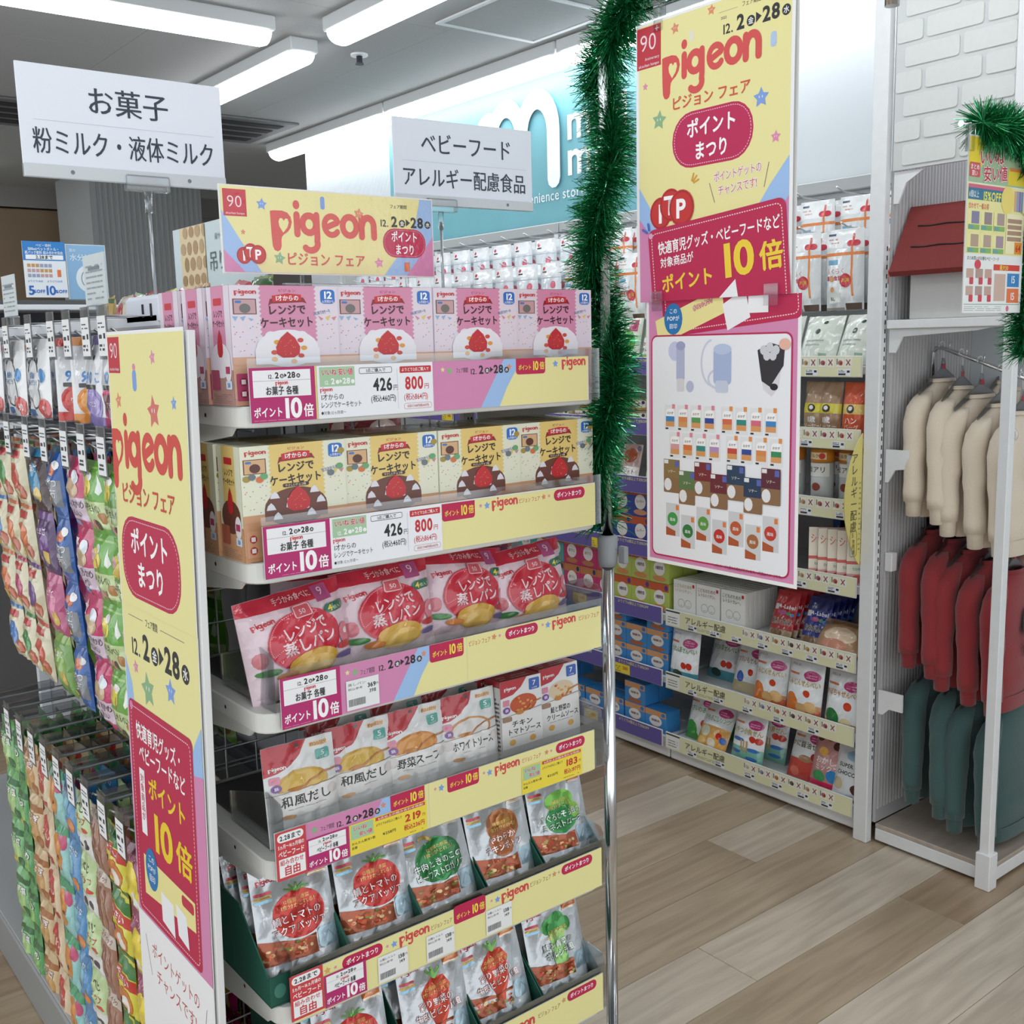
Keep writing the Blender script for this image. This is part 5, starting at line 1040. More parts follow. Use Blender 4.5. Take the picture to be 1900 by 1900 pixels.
# lowest and sixth shelf: white rice cracker bags with a pink oval
def cracker(kind, seed):
    w, h = .125, .185; sh = []
    base = 'eceff0'
    P = {'carrot': ('にんじんせんべい', 'c9a400', [('r', -.5, 0, .5, .17, 'd0643a'), ('r', -.5, .17, .5, .24, 'e3a079'), ('e', -.28, .2, .2, .2, 'e07a2c'), ('e', .25, .2, .17, .1, 'e9c083'), ('e', 0, .16, .16, .09, 'e2b878'), ('e', .16, .42, .09, .06, 'd8471f')]),
         'spinach': ('ほうれん草せんべい', '3e7a34', [('r', -.5, 0, .5, .18, '4f9aa8'), ('e', -.15, .12, .18, .08, '2d4a3a'), ('e', .1, .3, .09, .065, 'd8351f'), ('e', .27, .3, .09, .065, 'd8351f')]),
         'pumpkin': ('かぼちゃせんべい', 'c07818', [('r', -.5, 0, .5, .12, 'd9b070'), ('e', -.25, .18, .2, .14, '1f7a3c'), ('e', .12, .12, .14, .08, 'ecd9a8'), ('e', .18, .4, .1, .07, 'd8471f')]),
         'potato': ('さつまいもせんべい', '8a4a20', [('r', -.5, 0, .5, .2, 'c5b890'), ('e', -.2, .28, .12, .1, '2f62c0'), ('e', .12, .38, .08, .06, 'd8351f')]),
         'veg': ('やさいのあられ', '3f8a2c', [('r', -.5, 0, .5, .14, '4a9a36'), ('e', -.25, .2, .22, .16, '3fa03a'), ('e', .1, .16, .12, .1, 'e8f0e0'), ('e', .2, .34, .12, .08, 'd8351f'), ('e', .34, .18, .1, .1, 'e9c8a0')]),
         'fish': ('おやつ小魚せん', 'b09200', [('r', -.5, 0, .5, .3, '7ab8a4'), ('e', -.22, .42, .2, .035, '3a78c8'), ('e', -.3, .2, .17, .035, '3a78c8'), ('e', .25, .28, .18, .035, '3a78c8'), ('e', .2, .12, .18, .035, '3a78c8'), ('r', -.13, .22, -.08, .42, 'c7a070'), ('r', -.04, .22, .01, .42, 'c7a070'), ('r', .05, .22, .1, .42, 'c7a070'), ('e', .22, .47, .09, .06, 'd8351f'), ('e', .38, .46, .09, .06, 'd8351f')]),
         'oatring': ('とうもろこしリング', '3d7a2c', [('r', -.5, 0, .5, .45, 'e2a84c'), ('e', -.2, .34, .16, .1, 'd8dcc0'), ('e', .05, .15, .14, .09, 'f0e6cc'), ('e', .25, .3, .09, .06, 'd8351f'), ('e', .38, .24, .09, .06, '2f72c8'), ('e', -.3, .15, .15, .08, 'f0c878')]),
         'shrimp': ('かに醤油せん', '3c3430', [('r', -.5, 0, .5, .34, 'd24a3c'), ('e', .05, .36, .2, .06, 'b08a60'), ('e', .28, .42, .1, .07, 'a8202c'), ('e', -.25, .12, .14, .08, 'e87a60')])}[kind]
    a = Art(); a.rect(-w/2, 0, w/2, h, base); a.rect(-w/2, h-.016, w/2, h, 'cfd3d5')
    for s in P[2]:
        if s[0] == 'e': a.ell(s[1]*w, s[2]*h, s[3]*w, s[4]*h, s[5], 14)
        else: a.rect(s[1]*w, s[2]*h, s[3]*w, s[4]*h, s[5])
    a.ell(w*.24, h*.72, w*.21, h*.085, 'c2337a', 16); a.lines(w*.1, h*.68, w*.38, h*.76, 2, 'e9a8c8', .4)
    a.rrect(-w*.44, h*.7, -w*.1, h*.735, .003, 'd87a50')
    a.text(P[0], 0, h*.585, .021, P[1], bold=.02, w=w*.92, out='fbfbf0', ow=.05)
    a.text('かるしお', -w*.25, h*.86, .008, 'c05070', bold=.01)
    return bag('cracker_bag', w, h, .05, base, a, 'pillow', seed=seed, nx=8, ny=8)
G = 'rice cracker bags on the wall shelves'
for (k, y, kind, lean, dx, lab) in (
    (5, 2.39, 'spinach', -.12, .02, 'white spinach cracker bag leaning at the left end of the sixth wall shelf'),
    (5, 2.31, 'spinach', -.3, .12, 'white spinach cracker bag with teal base standing behind the leaning one'),
    (5, 2.16, 'potato', -.3, .07, 'clear-fronted potato cracker bag with blue bow left of the carrot bags'),
    (5, 2.04, 'carrot', -.18, .03, 'carrot cracker bag with orange mascot-free base beside the potato bag'),
    (5, 1.905, 'carrot', -.15, .02, 'carrot cracker bag nearer the pumpkin bag on the sixth wall shelf'),
    (5, 1.85, 'carrot', -.2, .15, 'grey-topped carrot cracker bag hidden behind the front carrot bags'),
    (5, 1.765, 'pumpkin', -.15, .02, 'pumpkin cracker bag with green pumpkin by the white end post'),
    (6, 2.355, 'veg', -.3, .06, 'vegetable cracker bag with green base at the left of the lowest shelf'),
    (6, 2.27, 'oatring', -.5, .015, 'orange corn ring cracker bag lying tilted on the lowest shelf'),
    (6, 2.23, 'veg', -.28, .14, 'vegetable cracker bag standing behind the orange corn ring bag'),
    (6, 2.12, 'fish', -.22, .02, 'cracker bag with blue fish on the lowest wall shelf'),
    (6, 2.09, 'fish', -.2, .10, 'cracker bag hidden right behind the blue fish bag'),
    (6, 1.92, 'shrimp', -.35, .05, 'red crab cracker bag leaning left of the pink sweets bag')):
    if 'mascot' in lab: lab = 'carrot cracker bag with orange base beside the potato bag'
    T(R(cracker(kind, int(y*100)), y, k, dx, lean), lab, 'snack bag', G)
o = snack('sweets_bag', .115, .19, .05, 'c98f8a', None, [('e', -.3, .82, .12, .06, '5a2c20'), ('e', 0, .86, .13, .07, 'a85a50'), ('e', .25, .75, .12, .07, '4a2418'), ('e', -.1, .62, .14, .07, 'e8b040'), ('t', 'おかし', .0, .48, .12, 'fff'), ('t', 'ミックス', .05, .37, .11, 'fff'), ('e', -.15, .22, .2, .09, '3fa060'), ('e', .25, .26, .18, .1, '2b8cd0'), ('r', -.5, .06, .5, .14, 'd81f5a'), ('r', -.5, 0, .5, .06, 'f0e6b0')], seed=5)
T(R(o, 1.83, 6, .03, -.3), 'pink mixed sweets bag on the lowest shelf', 'snack bag', G)
o = snack('chocolate_bag', .125, .16, .05, 'dfe3e4', None, [('e', .1, .85, .3, .1, '9cc4dc'), ('t', 'SUPER MILK', .05, .66, .1, '222'), ('t', 'CHOCOLATE', .08, .52, .1, '222'), ('e', .25, .25, .2, .11, '5a2a22'), ('e', -.3, .3, .14, .12, 'cdbb98'), ('r', -.5, 0, .5, .06, 'c8303c')], seed=6)
T(R(o, 1.735, 6, .02, -.25), 'silver chocolate bag reading super milk beside the end post', 'snack bag', G)
# fifth shelf: white curry cartons, red and blue furikake pouches, a kraft bag
def curry(line, colr):
    w, h = .098, .125; a = Art(); a.rect(-w/2, 0, w/2, h, 'f1f1ec')
    a.text('こどものための', -.006, h-.018, .0145, colr, bold=.012, w=.078); a.text(line, -.002, h-.034, .0145, colr, bold=.012, w=.08)
    a.rect(w/2-.014, h-.018, w/2-.005, h-.007, 'c4313a')
    for dx in (-.014, .016):
        a.stroke(arc(dx, .048, .014, 0, 360, 16)[:-1], .0011, '777', closed=True); a.stroke(arc(dx, .044, .005, 200, 340, 5), .001, '777')
    return a
cn = ['ハヤシ', 'シチュー', 'カレー']
for ci, (y, line, colr, lab) in enumerate(((2.385, 'レトルトシチュー。', 'c9a060', 'left, with pale brown lettering'), (2.283, 'レトルトハヤシ。', '8a3a30', 'middle, with dark red lettering'), (2.178, 'レトルトカレー。', '30282a', 'right, with black lettering'))):
    pb = carton('curry_carton', .098, .022, .125, 'ecece6', curry(line, colr))
    for d in range(7):
        o = pb if d == 0 else dup(pb)
        R(o, y, 4, .02+.0235*d)
        T(o, ('front white curry carton of the %s row, %s' % tuple(lab.split(', '))) if d == 0 else ('white curry carton filed behind the front one of the row ' + lab.split(',')[0]), 'carton', 'white curry cartons, %s row' % lab.split(',')[0])
def pouchA(col, c2, txt):
    w, h = .085, .15; a = Art(); a.rect(-w/2, 0, w/2, h, col); a.rect(-w/2, h*.72, w/2, h, c2); a.ell(0, h*.93, .003, .003, '222', 8)
    a.text('A-Label', .006, h*.66, .017, 'f6f6f8', bold=.025); a.rrect(-w*.45, h*.58, -w*.27, h*.7, .002, 'e6e6e6')
    a.ell(-.005, h*.53, .016, .007, 'b8488a', 12); a.ell(.017, h*.52, .008, .006, '4a9a58', 10); a.ell(.03, h*.5, .007, .006, '3a8ad0', 10)
    a.text(txt, 0, h*.34, .022, '1e1e22', bold=.03, w=w*.85, out='f4e9d0', ow=.05); a.rect(-w/2, 0, w/2, h*.17, 'b59a78'); a.ell(-.01, h*.1, .022, .012, '8f6f4a', 12)
    return a
for ci, (y, c1, c2, txt, lab) in enumerate(((2.02, 'b9232d', 'c8323a', '鮭ふりかけ', 'red'), (1.90, '1b2f8f', '16246c', 'おかかふり', 'blue'))):
    pb = bag('furikake_pouch', .085, .15, .022, c1, pouchA(c1, c2, txt), 'stand', seed=ci, nx=8, ny=8)
    for d in range(5):
        o = pb if d == 0 else dup(pb)
        R(o, y-.004*d, 4, .05+.026*d, -.38)
        T(o, ('front %s seasoning pouch reading A-Label on the fifth wall shelf' % lab) if d == 0 else ('%s seasoning pouch standing behind the front %s one' % (lab, lab)), 'pouch', lab + ' seasoning pouches')
o = snack('kraft_bag', .15, .12, .06, 'b58f68', None, [('e', .05, .5, .35, .22, 'e0c8a8'), ('r', -.5, .8, .5, .9, '8e6a48'), ('e', 0, .25, .3, .12, 'c98a70')], seed=3)
T(R(o, 1.79, 4, .0, -.75), 'brown kraft bag lying over the rail at the right of the fifth wall shelf', 'snack bag')
# fourth shelf: stew cartons
def stew():
    w, h = .1, .15; a = Art(); a.rect(-w/2, 0, w/2, h, 'f3ecd8'); a.text('シチュー', -.008, h*.78, .03, 'd87a1e', bold=.03, w=.075, out='fff', ow=.04); a.text('のルウ', .01, h*.62, .022, 'c89018', bold=.03)
    a.ell(.034, h*.9, .009, .009, '2f5a3c', 12); a.rect(-w/2, h*.38, w/2, h*.44, 'd8483a'); a.text('tomato', -.01, h*.3, .014, '5aa088'); a.rect(-w/2, 0, w/2, h*.2, 'e9a8a0'); a.ell(-.02, h*.1, .015, .012, 'd84a40', 12)
    return a
sd = Art(); sd.rect(-.012, 0, .012, .15, '9c2a22'); sd.text('シチュー', 0, .12, .02, 'e9b060', vert=True, bold=.02)
pb = pb_stew = carton('stew_carton', .1, .024, .15, 'b53a2c', stew(), sd)
for d in range(5):
    o = pb if d == 0 else dup(pb)
    R(o, 1.84-.031*d, 3, .03+.002*d, -.12, rz=-PI/2+.62)
    T(o, 'front cream and red stew carton on the fourth wall shelf' if d == 0 else 'stew carton showing only its dark red side in the slanted row', 'carton', 'slanted stew cartons')
bb = carton('stew_carton', .1, .024, .15, '2c62a8', None)
a = Art(); a.rect(-.05, 0, .05, .15, '2f6cb4'); a.text('シチュー', 0, .12, .026, 'f0e8c0', bold=.03, w=.08); a.ell(0, .05, .035, .03, 'e0d8b8'); obj('front_print', a.mesh('front_print', m=CARD), None, bb)
for d in range(3):
    o = bb if d == 0 else dup(bb); R(o, 1.87-.025*d, 3, .17, -.05)
    T(o, 'blue stew carton peeking out behind the slanted red ones', 'carton', 'blue stew cartons')
# third shelf: orange-capped canisters and a narrow pouch
def canister():
    bm = bmesh.new(); tube(bm, [(0, .033, 0), (0, .033, .12)], .033, 20); o = obj('canister', bm, M('canister_body', 'c9cccb', .35))
    bm = bmesh.new(); tube(bm, [(0, .033, .1205), (0, .033, .16)], .034, 20); obj('cap_band', bm, M('canister_orange', 'd98a2c', .35), o)
    cyl = lambda x, y, k: Vector(((.0335+k)*math.sin(x/.033), .033-(.0335+k)*math.cos(x/.033), y))
    a = Art(); a.rect(-.04, .08, .04, .118, 'f0efe9'); a.text('まアリ', 0, .1, .02, '3a3a3a', bold=.01); a.ell(.0, .05, .014, .012, '8a3f2e', 12); a.rect(-.04, .0, .04, .02, 'b9b3a4')
    obj('label_print', a.mesh('label_print', fn=cyl, cut=([-.03, -.02, -.01, 0, .01, .02, .03], [])), None, o)
    a = Art(); a.rect(-.03, .13, .03, .15, 'f2d9a8'); a.ell(.018, .14, .009, .009, 'c83a2c', 12); a.text('ミルク', -.008, .14, .012, '7a4a1a')
    obj('cap_print', a.mesh('cap_print', fn=lambda x, y, k: cyl(x, y, k+.001), cut=([-.02, -.01, 0, .01, .02], [])), None, o)
    return o
pb = pb_can = canister()
for d, (y, dx) in enumerate(((1.875, .02), (1.80, .05), (1.875, .095), (1.80, .12))):
    o = pb if d == 0 else dup(pb)
    T(R(o, y, 2, dx), ('front left orange-banded canister on the third wall shelf', 'front right orange-banded canister beside the narrow pouch', 'canister standing behind the front left canister', 'canister standing behind the front right canister')[d], 'canister', 'orange-banded canisters')
o = snack('drink_pouch', .05, .15, .03, 'cfd6d6', None, [('e', 0, .3, .3, .2, 'd8e6c0'), ('r', -.5, 0, .5, .1, 'd9d83a')], seed=2)
T(R(o, 1.745, 2, .03, -.1, -PI/2+.9), 'narrow silver pouch with yellow foot right of the canisters', 'pouch')
# second shelf: brown and orange snack bags
for d, (y, c, c2, tx, lab) in enumerate(((1.885, 'a5886a', 'd9cf3c', '1歳ソーセージ', 'left brown sausage snack bag on the second wall shelf'), (1.835, 'a08063', 'd9cf3c', '1歳ソーセージ', 'right brown sausage snack bag touching its twin'), (1.755, 'd4572e', 'e8c86a', 'ハンバーグ', 'orange snack bag beside the end post on the second wall shelf'))):
    o = snack('snack_bag', .075, .155, .045, c, None, [('r', -.5, .42, .5, .6, c2), ('e', 0, .51, .17, .075, '2a2a2c'), ('e', 0, .52, .09, .04, 'f0e6d8'), ('t', tx[:2], 0, .3, .13, 'fff'), ('t', tx[2:6], 0, .18, .1, 'fbeedd'), ('r', -.5, 0, .5, .08, 'd8b080')], seed=d)
    T(R(o, y, 1, .02, -.1), lab, 'snack bag')
# top shelf: pale green bags
for d, (y, rz, lab) in enumerate(((1.885, .0, 'left pale silver-green bag on the top wall shelf'), (1.765, -.12, 'right pale silver-green bag on the top wall shelf by the end post'))):
    o = snack('pale_bag', .125, .15, .05, 'd5ddd2', None, [('e', -.02, .62, .07, .06, '2c3a2e'), ('e', .1, .82, .06, .04, '3a463a'), ('r', -.3, .42, .2, .45, 'a8b2a6'), ('r', -.3, .34, .1, .37, 'b4beb2'), ('r', .1, .1, .3, .2, '8fae94'), ('r', -.5, 0, .5, .02, 'eef6e6')], seed=8+d)
    T(R(o, y, 0, .02, -.4, -PI/2+rz), lab, 'snack bag')
# goods behind the tall banner in the same bay
for d, y in enumerate((2.02, 2.16, 2.30, 2.4)):
    o = snack('pale_bag', .12, .15, .05, ('d5ddd2', 'c9d6b8')[d % 2], None, [('e', 0, .6, .09, .07, '3a463a'), ('r', -.3, .4, .3, .44, '9aa898'), ('r', -.2, .1, .3, .2, '8fae94')], seed=30+d)
    T(R(o, y, 0, .03, -.35), '%s pale bag behind the banner on the top wall shelf' % ORD[d], 'snack bag', 'bags behind the banner')
    o = snack('snack_bag', .085, .155, .045, ('c8a24a', 'a5886a', 'b85a3c', '8a9a4a')[d], None, [('r', -.5, .42, .5, .6, 'd9cf3c'), ('e', 0, .51, .17, .075, '2a2a2c'), ('t', 'おやつ', 0, .25, .13, 'fff')], seed=40+d)
    T(R(o, y, 1, .03, -.1), '%s snack bag behind the banner on the second wall shelf' % ORD[d], 'snack bag', 'bags behind the banner')
    o = dup(pb_can); T(R(o, y-.03, 2, .04), '%s canister behind the banner on the third wall shelf' % ORD[d], 'canister', 'orange-banded canisters')
    o = dup(pb_stew); T(R(o, y, 3, .04), '%s stew carton behind the banner on the fourth wall shelf' % ORD[d], 'carton', 'stew cartons behind the banner')
# ------------------------------------------------------------------ goods in the purple bays
def bcarton(name, w, d, h, cols, txt, side=True):
    a = Art(); a.rect(-w/2, 0, w/2, h, cols[0])
    a.rect(-w/2, h*.72, w/2, h, cols[1]); a.ell(w*.36, h*.86, w*.09, h*.1, cols[3], 10)
    a.ell(0, h*.5, w*.3, h*.26, 'f2ece6', 16); a.text(txt, 0, h*.52, h*.13, '5a3a52', bold=.02, w=w*.42); a.ell(0, h*.14, w*.36, h*.1, cols[2], 12)
    s = None
    if side:
        s = Art(); s.rect(-d/2, 0, d/2, h, cols[4]); s.lines(-d*.4, h*.3, d*.3, h*.8, 4, '8a8f8c'); s.ell(-d*.2, h*.3, .006, .006, 'b83a4c', 8)
    return carton(name, w, d, h, cols[0], a, s)
TY = {'teal': (['58a8a8', 'b8623c', 'c98a60', '2a2f66', 'cfd6d2'], 'おこめ'), 'pink': (['c8386e', 'c07a4a', 'c08058', '2a2f66', 'd8d0d2'], 'ほうじ'),
      'lime': (['b8c860', 'c85a30', 'd9925a', '4a3a8a', 'b9c070'], '3種野菜'), 'navy': (['34489c', 'c0542f', 'd99a70', '26306c', 'c9ccd8'], 'レバー'),
      'blue': (['3f8fd2', 'd9a070', 'b5683c', '2f7ac8', '58a0da'], '海鮮丼')}
proto = {}
for nm, (cols, txt) in TY.items():
    proto[nm] = bcarton('food_carton', .088 if nm != 'blue' else .1, .07, .1 if nm != 'blue' else .075, cols, txt)
used = set()
def put_carton(nm, y, k, dx, lev, lab):
    o = proto[nm] if nm not in used else dup(proto[nm]); used.add(nm)
    R(o, y, k, dx, dz=lev*(.0765 if nm == 'blue' else .1015))
    T(o, lab, 'carton', '%s baby food cartons on the wall shelves' % nm)
def run(k, segs, levels, depth=2):
    for nm, y0, n, lv in segs:
        w = .0895 if nm != 'blue' else .102
        for i in range(n):
            for l in range(lv):
                if l and (i*7+l*3+k) % 9 == 0: continue
                for d in range(depth):
                    if d and l < lv-1: continue
                    y = y0 + w*i
                    put_carton(nm, y, k, .02+.073*d, l, '%s food carton, %s column of its block, %s wall shelf, %s layer %s' % (nm, ORD[i+(9 if (nm == 'blue' and k == 6 and y0 > 2.8) else (5 if (nm == 'blue' and k == 6 and y0 > 2.6) else 0))], zn[k], ('bottom', 'second', 'third')[l], 'front' if d == 0 else 'behind'))
run(3, [('navy', 2.5, 5, 2), ('teal', 2.95, 4, 2)], 2)
run(4, [('lime', 2.5, 3, 2), ('pink', 2.77, 3, 2), ('teal', 3.04, 3, 2)], 2)
run(5, [('blue', 2.51, 8, 3)], 2, 1)
run(6, [('blue', 2.52, 2, 2), ('blue', 2.73, 2, 1), ('blue', 2.94, 4, 2)], 2)
for k in proto:
    if k not in used: bpy.data.objects.remove(proto[k])
# stacked cups on the second shelf of the purple bay
def cup():
    bm = bmesh.new(); tube(bm, [(0, .05, 0), (0, .05, .03), (0, .05, .04)], [.034, .044, .045], 18); o = obj('food_cup', bm, M('cup_cream', 'd9c9a4', .4))
    bm = bmesh.new(); tube(bm, [(0, .05, .0405), (0, .05, .043)], .047, 18); obj('cup_lid', bm, M('cup_lid', 'b9a888', .35), o)
    a = Art(); a.rect(-.035, .006, .035, .036, 'efe8d8'); a.rect(-.035, .006, .035, .013, 'c98a4a'); a.text('おかゆ', -.006, .024, .014, '5a3a2a', bold=.02); a.ell(.026, .03, .006, .006, '2a2f66', 8)
    obj('cup_print', a.mesh('cup_print', fn=lambda x, y, k: Vector(((.0455+k)*math.sin(x/.045), .05-(.0455+k)*math.cos(x/.045), y)), cut=([-.025, -.015, -.005, .005, .015, .025], [])), None, o)
    return o
pb = cup(); first = True
for i in range(8):
    for l in range(2):
        o = pb if first else dup(pb); first = False
        T(R(o, 2.52+.1*i, 1, .03, dz=l*.0435), '%s cream baby food cup in the %s stack on the second wall shelf' % (('lower', 'upper')[l], ORD[i]), 'cup', 'stacked cream cups')
# pouches on the third shelf, green bags on the top shelf
for i in range(6):
    o = snack('food_pouch', .095, .13, .03, 'c9a9a0', None, [('e', 0, .68, .34, .2, 'b8562f'), ('e', .36, .88, .09, .07, '2a2f66'), ('r', -.5, .08, .5, .38, 'e9e2dc'), ('t', ('ミートグラタン', 'リゾット')[i % 2][:4], 0, .24, .13, '5a2a2a')], kind='stand', seed=i)
    T(R(o, 2.53+.13*i, 2, .03, -.25), '%s baby food pouch from the banner side on the third wall shelf' % ORD[i], 'pouch', 'pouches on the third wall shelf')
for i in range(6):
    o = snack('green_bag', .125, .16, .05, ('9cbf5a', 'd9dfd0')[i % 2], None, [('e', .1, .45, .3, .3, '58a838'), ('r', .15, .7, .4, .95, 'a8285a'), ('r', -.45, .2, .0, .55, 'eef0e8'), ('t', 'あかちゃん', -.2, .42, .09, 'c0303a'), ('t', 'せんべい', -.2, .3, .09, '333')], seed=20+i)
    T(R(o, 2.53+.14*i, 0, .03, -.2), '%s green and white snack bag from the banner side on the top wall shelf' % ORD[i], 'snack bag', 'bags on the top wall shelf')
# ------------------------------------------------------------------ peg hooks with hanging utensil packs above the wall shelves
PKW = .125
def utensil(kind):
    w, h = PKW, .23; a = Art()
    if kind == 'o':
        a.rect(-w/2, 0, w/2, h, 'e4e8e8'); a.rect(-w/2, h-.055, w/2, h, 'f3f5f5'); a.rect(-w/2, h-.075, w/2, h-.066, 'f08a3c'); a.rect(w/2-.034, .04, w/2-.028, h-.04, 'f08a3c')
        a.lines(-w/2+.01, h-.04, -w/2+.05, h-.02, 2, 'd8a08a'); a.rect(-w/2+.008, h-.018, -w/2+.035, h-.012, '33406a')
        for sx_ in (.025, .042): a.ell(sx_, h-.042, .012, .009, 'd8344a', 12)
        a.rect(.03, h-.05, .036, h-.015, 'e05a4a'); a.rect(-w/2+.012, h-.1, -w/2+.05, h-.086, '7ab6d6')
        a.text('らくらく', -.022, h-.118, .017, 'e07a70', bold=.01); a.text('離乳食調理!', -.018, h-.138, .015, 'd8485a', bold=.03)
        a.ell(.012, .085, .019, .02, 'cf2f42', 14); a.text('お湯', .012, .086, .012, 'f6d24a', bold=.03)
        for e_ in ((-.035, .09), (-.035, .06)): a.ell(*e_, .008, .008, 'e2a060', 10)
        a.rect(-w/2+.01, .02, -.005, .05, 'eef0ea'); a.text('BL', -.035, .034, .014, '333')
        a.rect(.005, 0, w/2-.006, .02, '6b5448'); a.rect(-w/2, 0, 0, .008, 'a39a94')
    else:
        a.rect(-w/2, 0, w/2, h, 'dde3e8'); a.rect(-w/2, h-.05, w/2, h, 'f2f4f6'); a.ell(-w/2+.03, h-.022, .009, .007, 'd8344a', 10); a.rect(-w/2+.022, h-.038, -w/2+.05, h-.032, '333')
        a.rect(-w/2, h-.06, w/2, h-.056, 'c9cfd6'); a.ell(.03, h-.085, .014, .014, 'e2687e', 14); a.ell(-.03, h-.14, .02, .02, 'c2d4dc', 12); a.ell(.01, .06, .03, .03, 'c9d2da', 14)
    return a
FILMC = M('clear_film_bag', 'dfe4e6', .25, coat=.8, bump=.3, scale=50)
pk0 = {k: bag('utensil_pack', PKW, .23, .04, 'e4e8e8', utensil(k), 'pillow', mb=FILMC, nx=8, ny=9, seed=9) for k in 'ow'}
hk = T(empty('peg_hook'), 'wall hook', 'hook')
_b = bmesh.new(); tube(_b, [(.36, 0, 0), (.15, 0, 0), (.115, 0, .012)], .0025, 6); obj('hook_wire', _b, WIRE, hk)
usedk = set(); usedh = False
for row, (z, dx, n, y0) in enumerate(((1.865, .30, 22, 1.79), (1.755, .19, 22, 1.73))):
    for i in range(n):
        y = y0 + .145*i; kind = 'o' if y < 3.15 else 'w'
        if y > 4.9: continue
        h = hk if not usedh else dup(hk); usedh = True
        h.location = (RX+(0 if row else .06), y, z); T(h, 'wire peg hook, %s from the end post, %s row over the wall shelves' % (ORD[i], ('upper', 'lower')[row]), 'hook', 'peg hooks above the wall shelves')
        for d in range(2 if row == 0 else 3):
            o = pk0[kind] if kind not in usedk else dup(pk0[kind]); usedk.add(kind)
            o.location = (RX+dx-.045*(1-d) + (.04 if row == 0 else 0), y, z-.235); o.rotation_euler = (.03, 0, -PI/2 + .05*math.sin(i*3+d))
            T(o, '%s utensil pack on the %s row, %s hook from the end post%s' % ('orange-lined' if kind == 'o' else 'white dotted', ('upper', 'lower')[row], ORD[i], '' if d == 0 else ', behind'), 'utensil pack', 'utensil packs on the %s hooks' % ('upper', 'lower')[row])
# ------------------------------------------------------------------ white end post and clothes rack
ep = struct('trim_2', box(2.572, 1.655, 0, 2.60, 1.70, 2.55, .003, 1), WHITE)
T(ep, 'tall white end post between wall shelves and clothes rack', 'post')
for k in range(60):
    obj('slot', box(2.589, 1.6542, .25+k*.024, 2.593, 1.6549, .262+k*.024), DASH, ep)
rk = T(empty('clothes_rack', (2.6, 1.30, 0)), 'white clothes rack bay with brick fascia and open left side', 'clothes rack')
RIB = M('rack_panel', 'b4b3b4', .6)
bp = obj('back_panel', box(.0, .345, .06, .9, .354, 2.5), RIB, rk)
_rm2 = bpy.data.meshes.new('rib'); _b = prism(arc(0, 0, .006, 360, 180, 5, .004), 0, 2.3, 'z'); _b.to_mesh(_rm2); _b.free(); _rm2.materials.append(RIB)
for k in range(58): obj('rib', _rm2, None, bp, (.012+k*.0153, .345, .1))
obj('platform', box(0, 0, .045, .9, .345, .058, .002, 1), M('platform_wood', 'b3a79a', .45, noise=.12, scale=5, stretch=(1, 8, 1)), rk)
obj('kick_board', box(0, 0, .008, .9, .02, .0445, .002, 1), WHITE, rk); obj('kick_board', box(0, .021, .008, .015, .345, .0445, .002, 1), WHITE, rk)
pst = obj('post', box(-.024, -.005, .0, .004, .022, 2.5, .002, 1), WHITE, rk)
obj('post_foot', box(-.03, -.012, 0, .01, .0285, .1, .002, 1), WHITE, pst)
obj('clamp', tube(bmesh.new(), [(.006, .01, 1.195), (.02, .01, 1.195)], .017, 14), M('clamp_white', 'ded9d0', .5), pst)
obj('shelf', box(-.02, .0, 1.462, .9, .344, 1.485, .002, 1), WHITE, rk)
for z0, pts in ((1.462, [(.344, 0), (.344, -.062), (.325, -.062), (.305, -.02), (.1, -.008), (.06, -.001)]), (1.866, [(.344, 0), (.344, -.08), (.33, -.08), (.31, -.03), (.26, -.001)]), (1.14, [(.344, 0), (.344, -.09), (.335, -.09), (.315, -.055), (.275, -.05), (.275, 0)]), (.46, [(.344, 0), (.344, -.07), (.33, -.07), (.31, -.05), (.27, -.05), (.27, 0)])):
    obj('bracket', prism([(y, z0+zz-.001) for y, zz in pts], -.004, .002, 'x'), WHITE, rk)
fs = obj('fascia', box(-.012, .024, 1.868, .0, .344, 2.5), M('fascia_white', 'd0d3d2', .6), rk)
BR = M('brick_white', 'd9dcd9', .6, noise=.015, scale=60)
bh, bw = .0605, .158
for r in range(11):
    z = 1.873 + r*bh; x = .027 - (bw/2 if r % 2 else .02)
    while x < .344:
        x0, x1 = max(x+.005, .026), min(x+bw-.005, .342)
        if x1-x0 > .02 and z+bh-.006 < 2.5:
            obj('brick', prism(rr(x0, z+.004, x1, z+bh-.006, .008, 3), -.0155, -.0123, 'x', .0012), BR, fs)
        x += bw
# arms, hangers and sweatshirts
def arm(x, z, lab):
    bm = bmesh.new(); tube(bm, [(0, .343, -.09), (0, .335, -.09), (0, .325, -.08), (0, .325, -.01), (0, .318, .002), (0, .3, .003), (0, .02, -.095)], .0055, 8)
    t = T(empty('sloping_rail', (x, 1.30, z)), lab, 'rail'); obj('arm_tube', bm, STEEL, t)
    for k in range(6):
        y = .28-.05*k; b = bmesh.new(); tube(b, [(0, y, -.003-.0342*(.28-y)/.1), (0, y-.004, .02-.0342*(.28-y)/.1)], .0016, 6); obj('stop_pin', b, STEEL, t)
def loft(bm, secs, n=18):
    rings = []
    for (cx, cy, z, rx, ry) in secs:
        rings.append([bm.verts.new((cx+rx*math.copysign(abs(math.cos(2*PI*k/n))**.85, math.cos(2*PI*k/n)), cy+ry*math.sin(2*PI*k/n), z)) for k in range(n)])
    for A, B in zip(rings, rings[1:]):
        for k in range(n): bm.faces.new((A[k], B[k], B[(k+1) % n], A[(k+1) % n])).smooth = True
    return rings
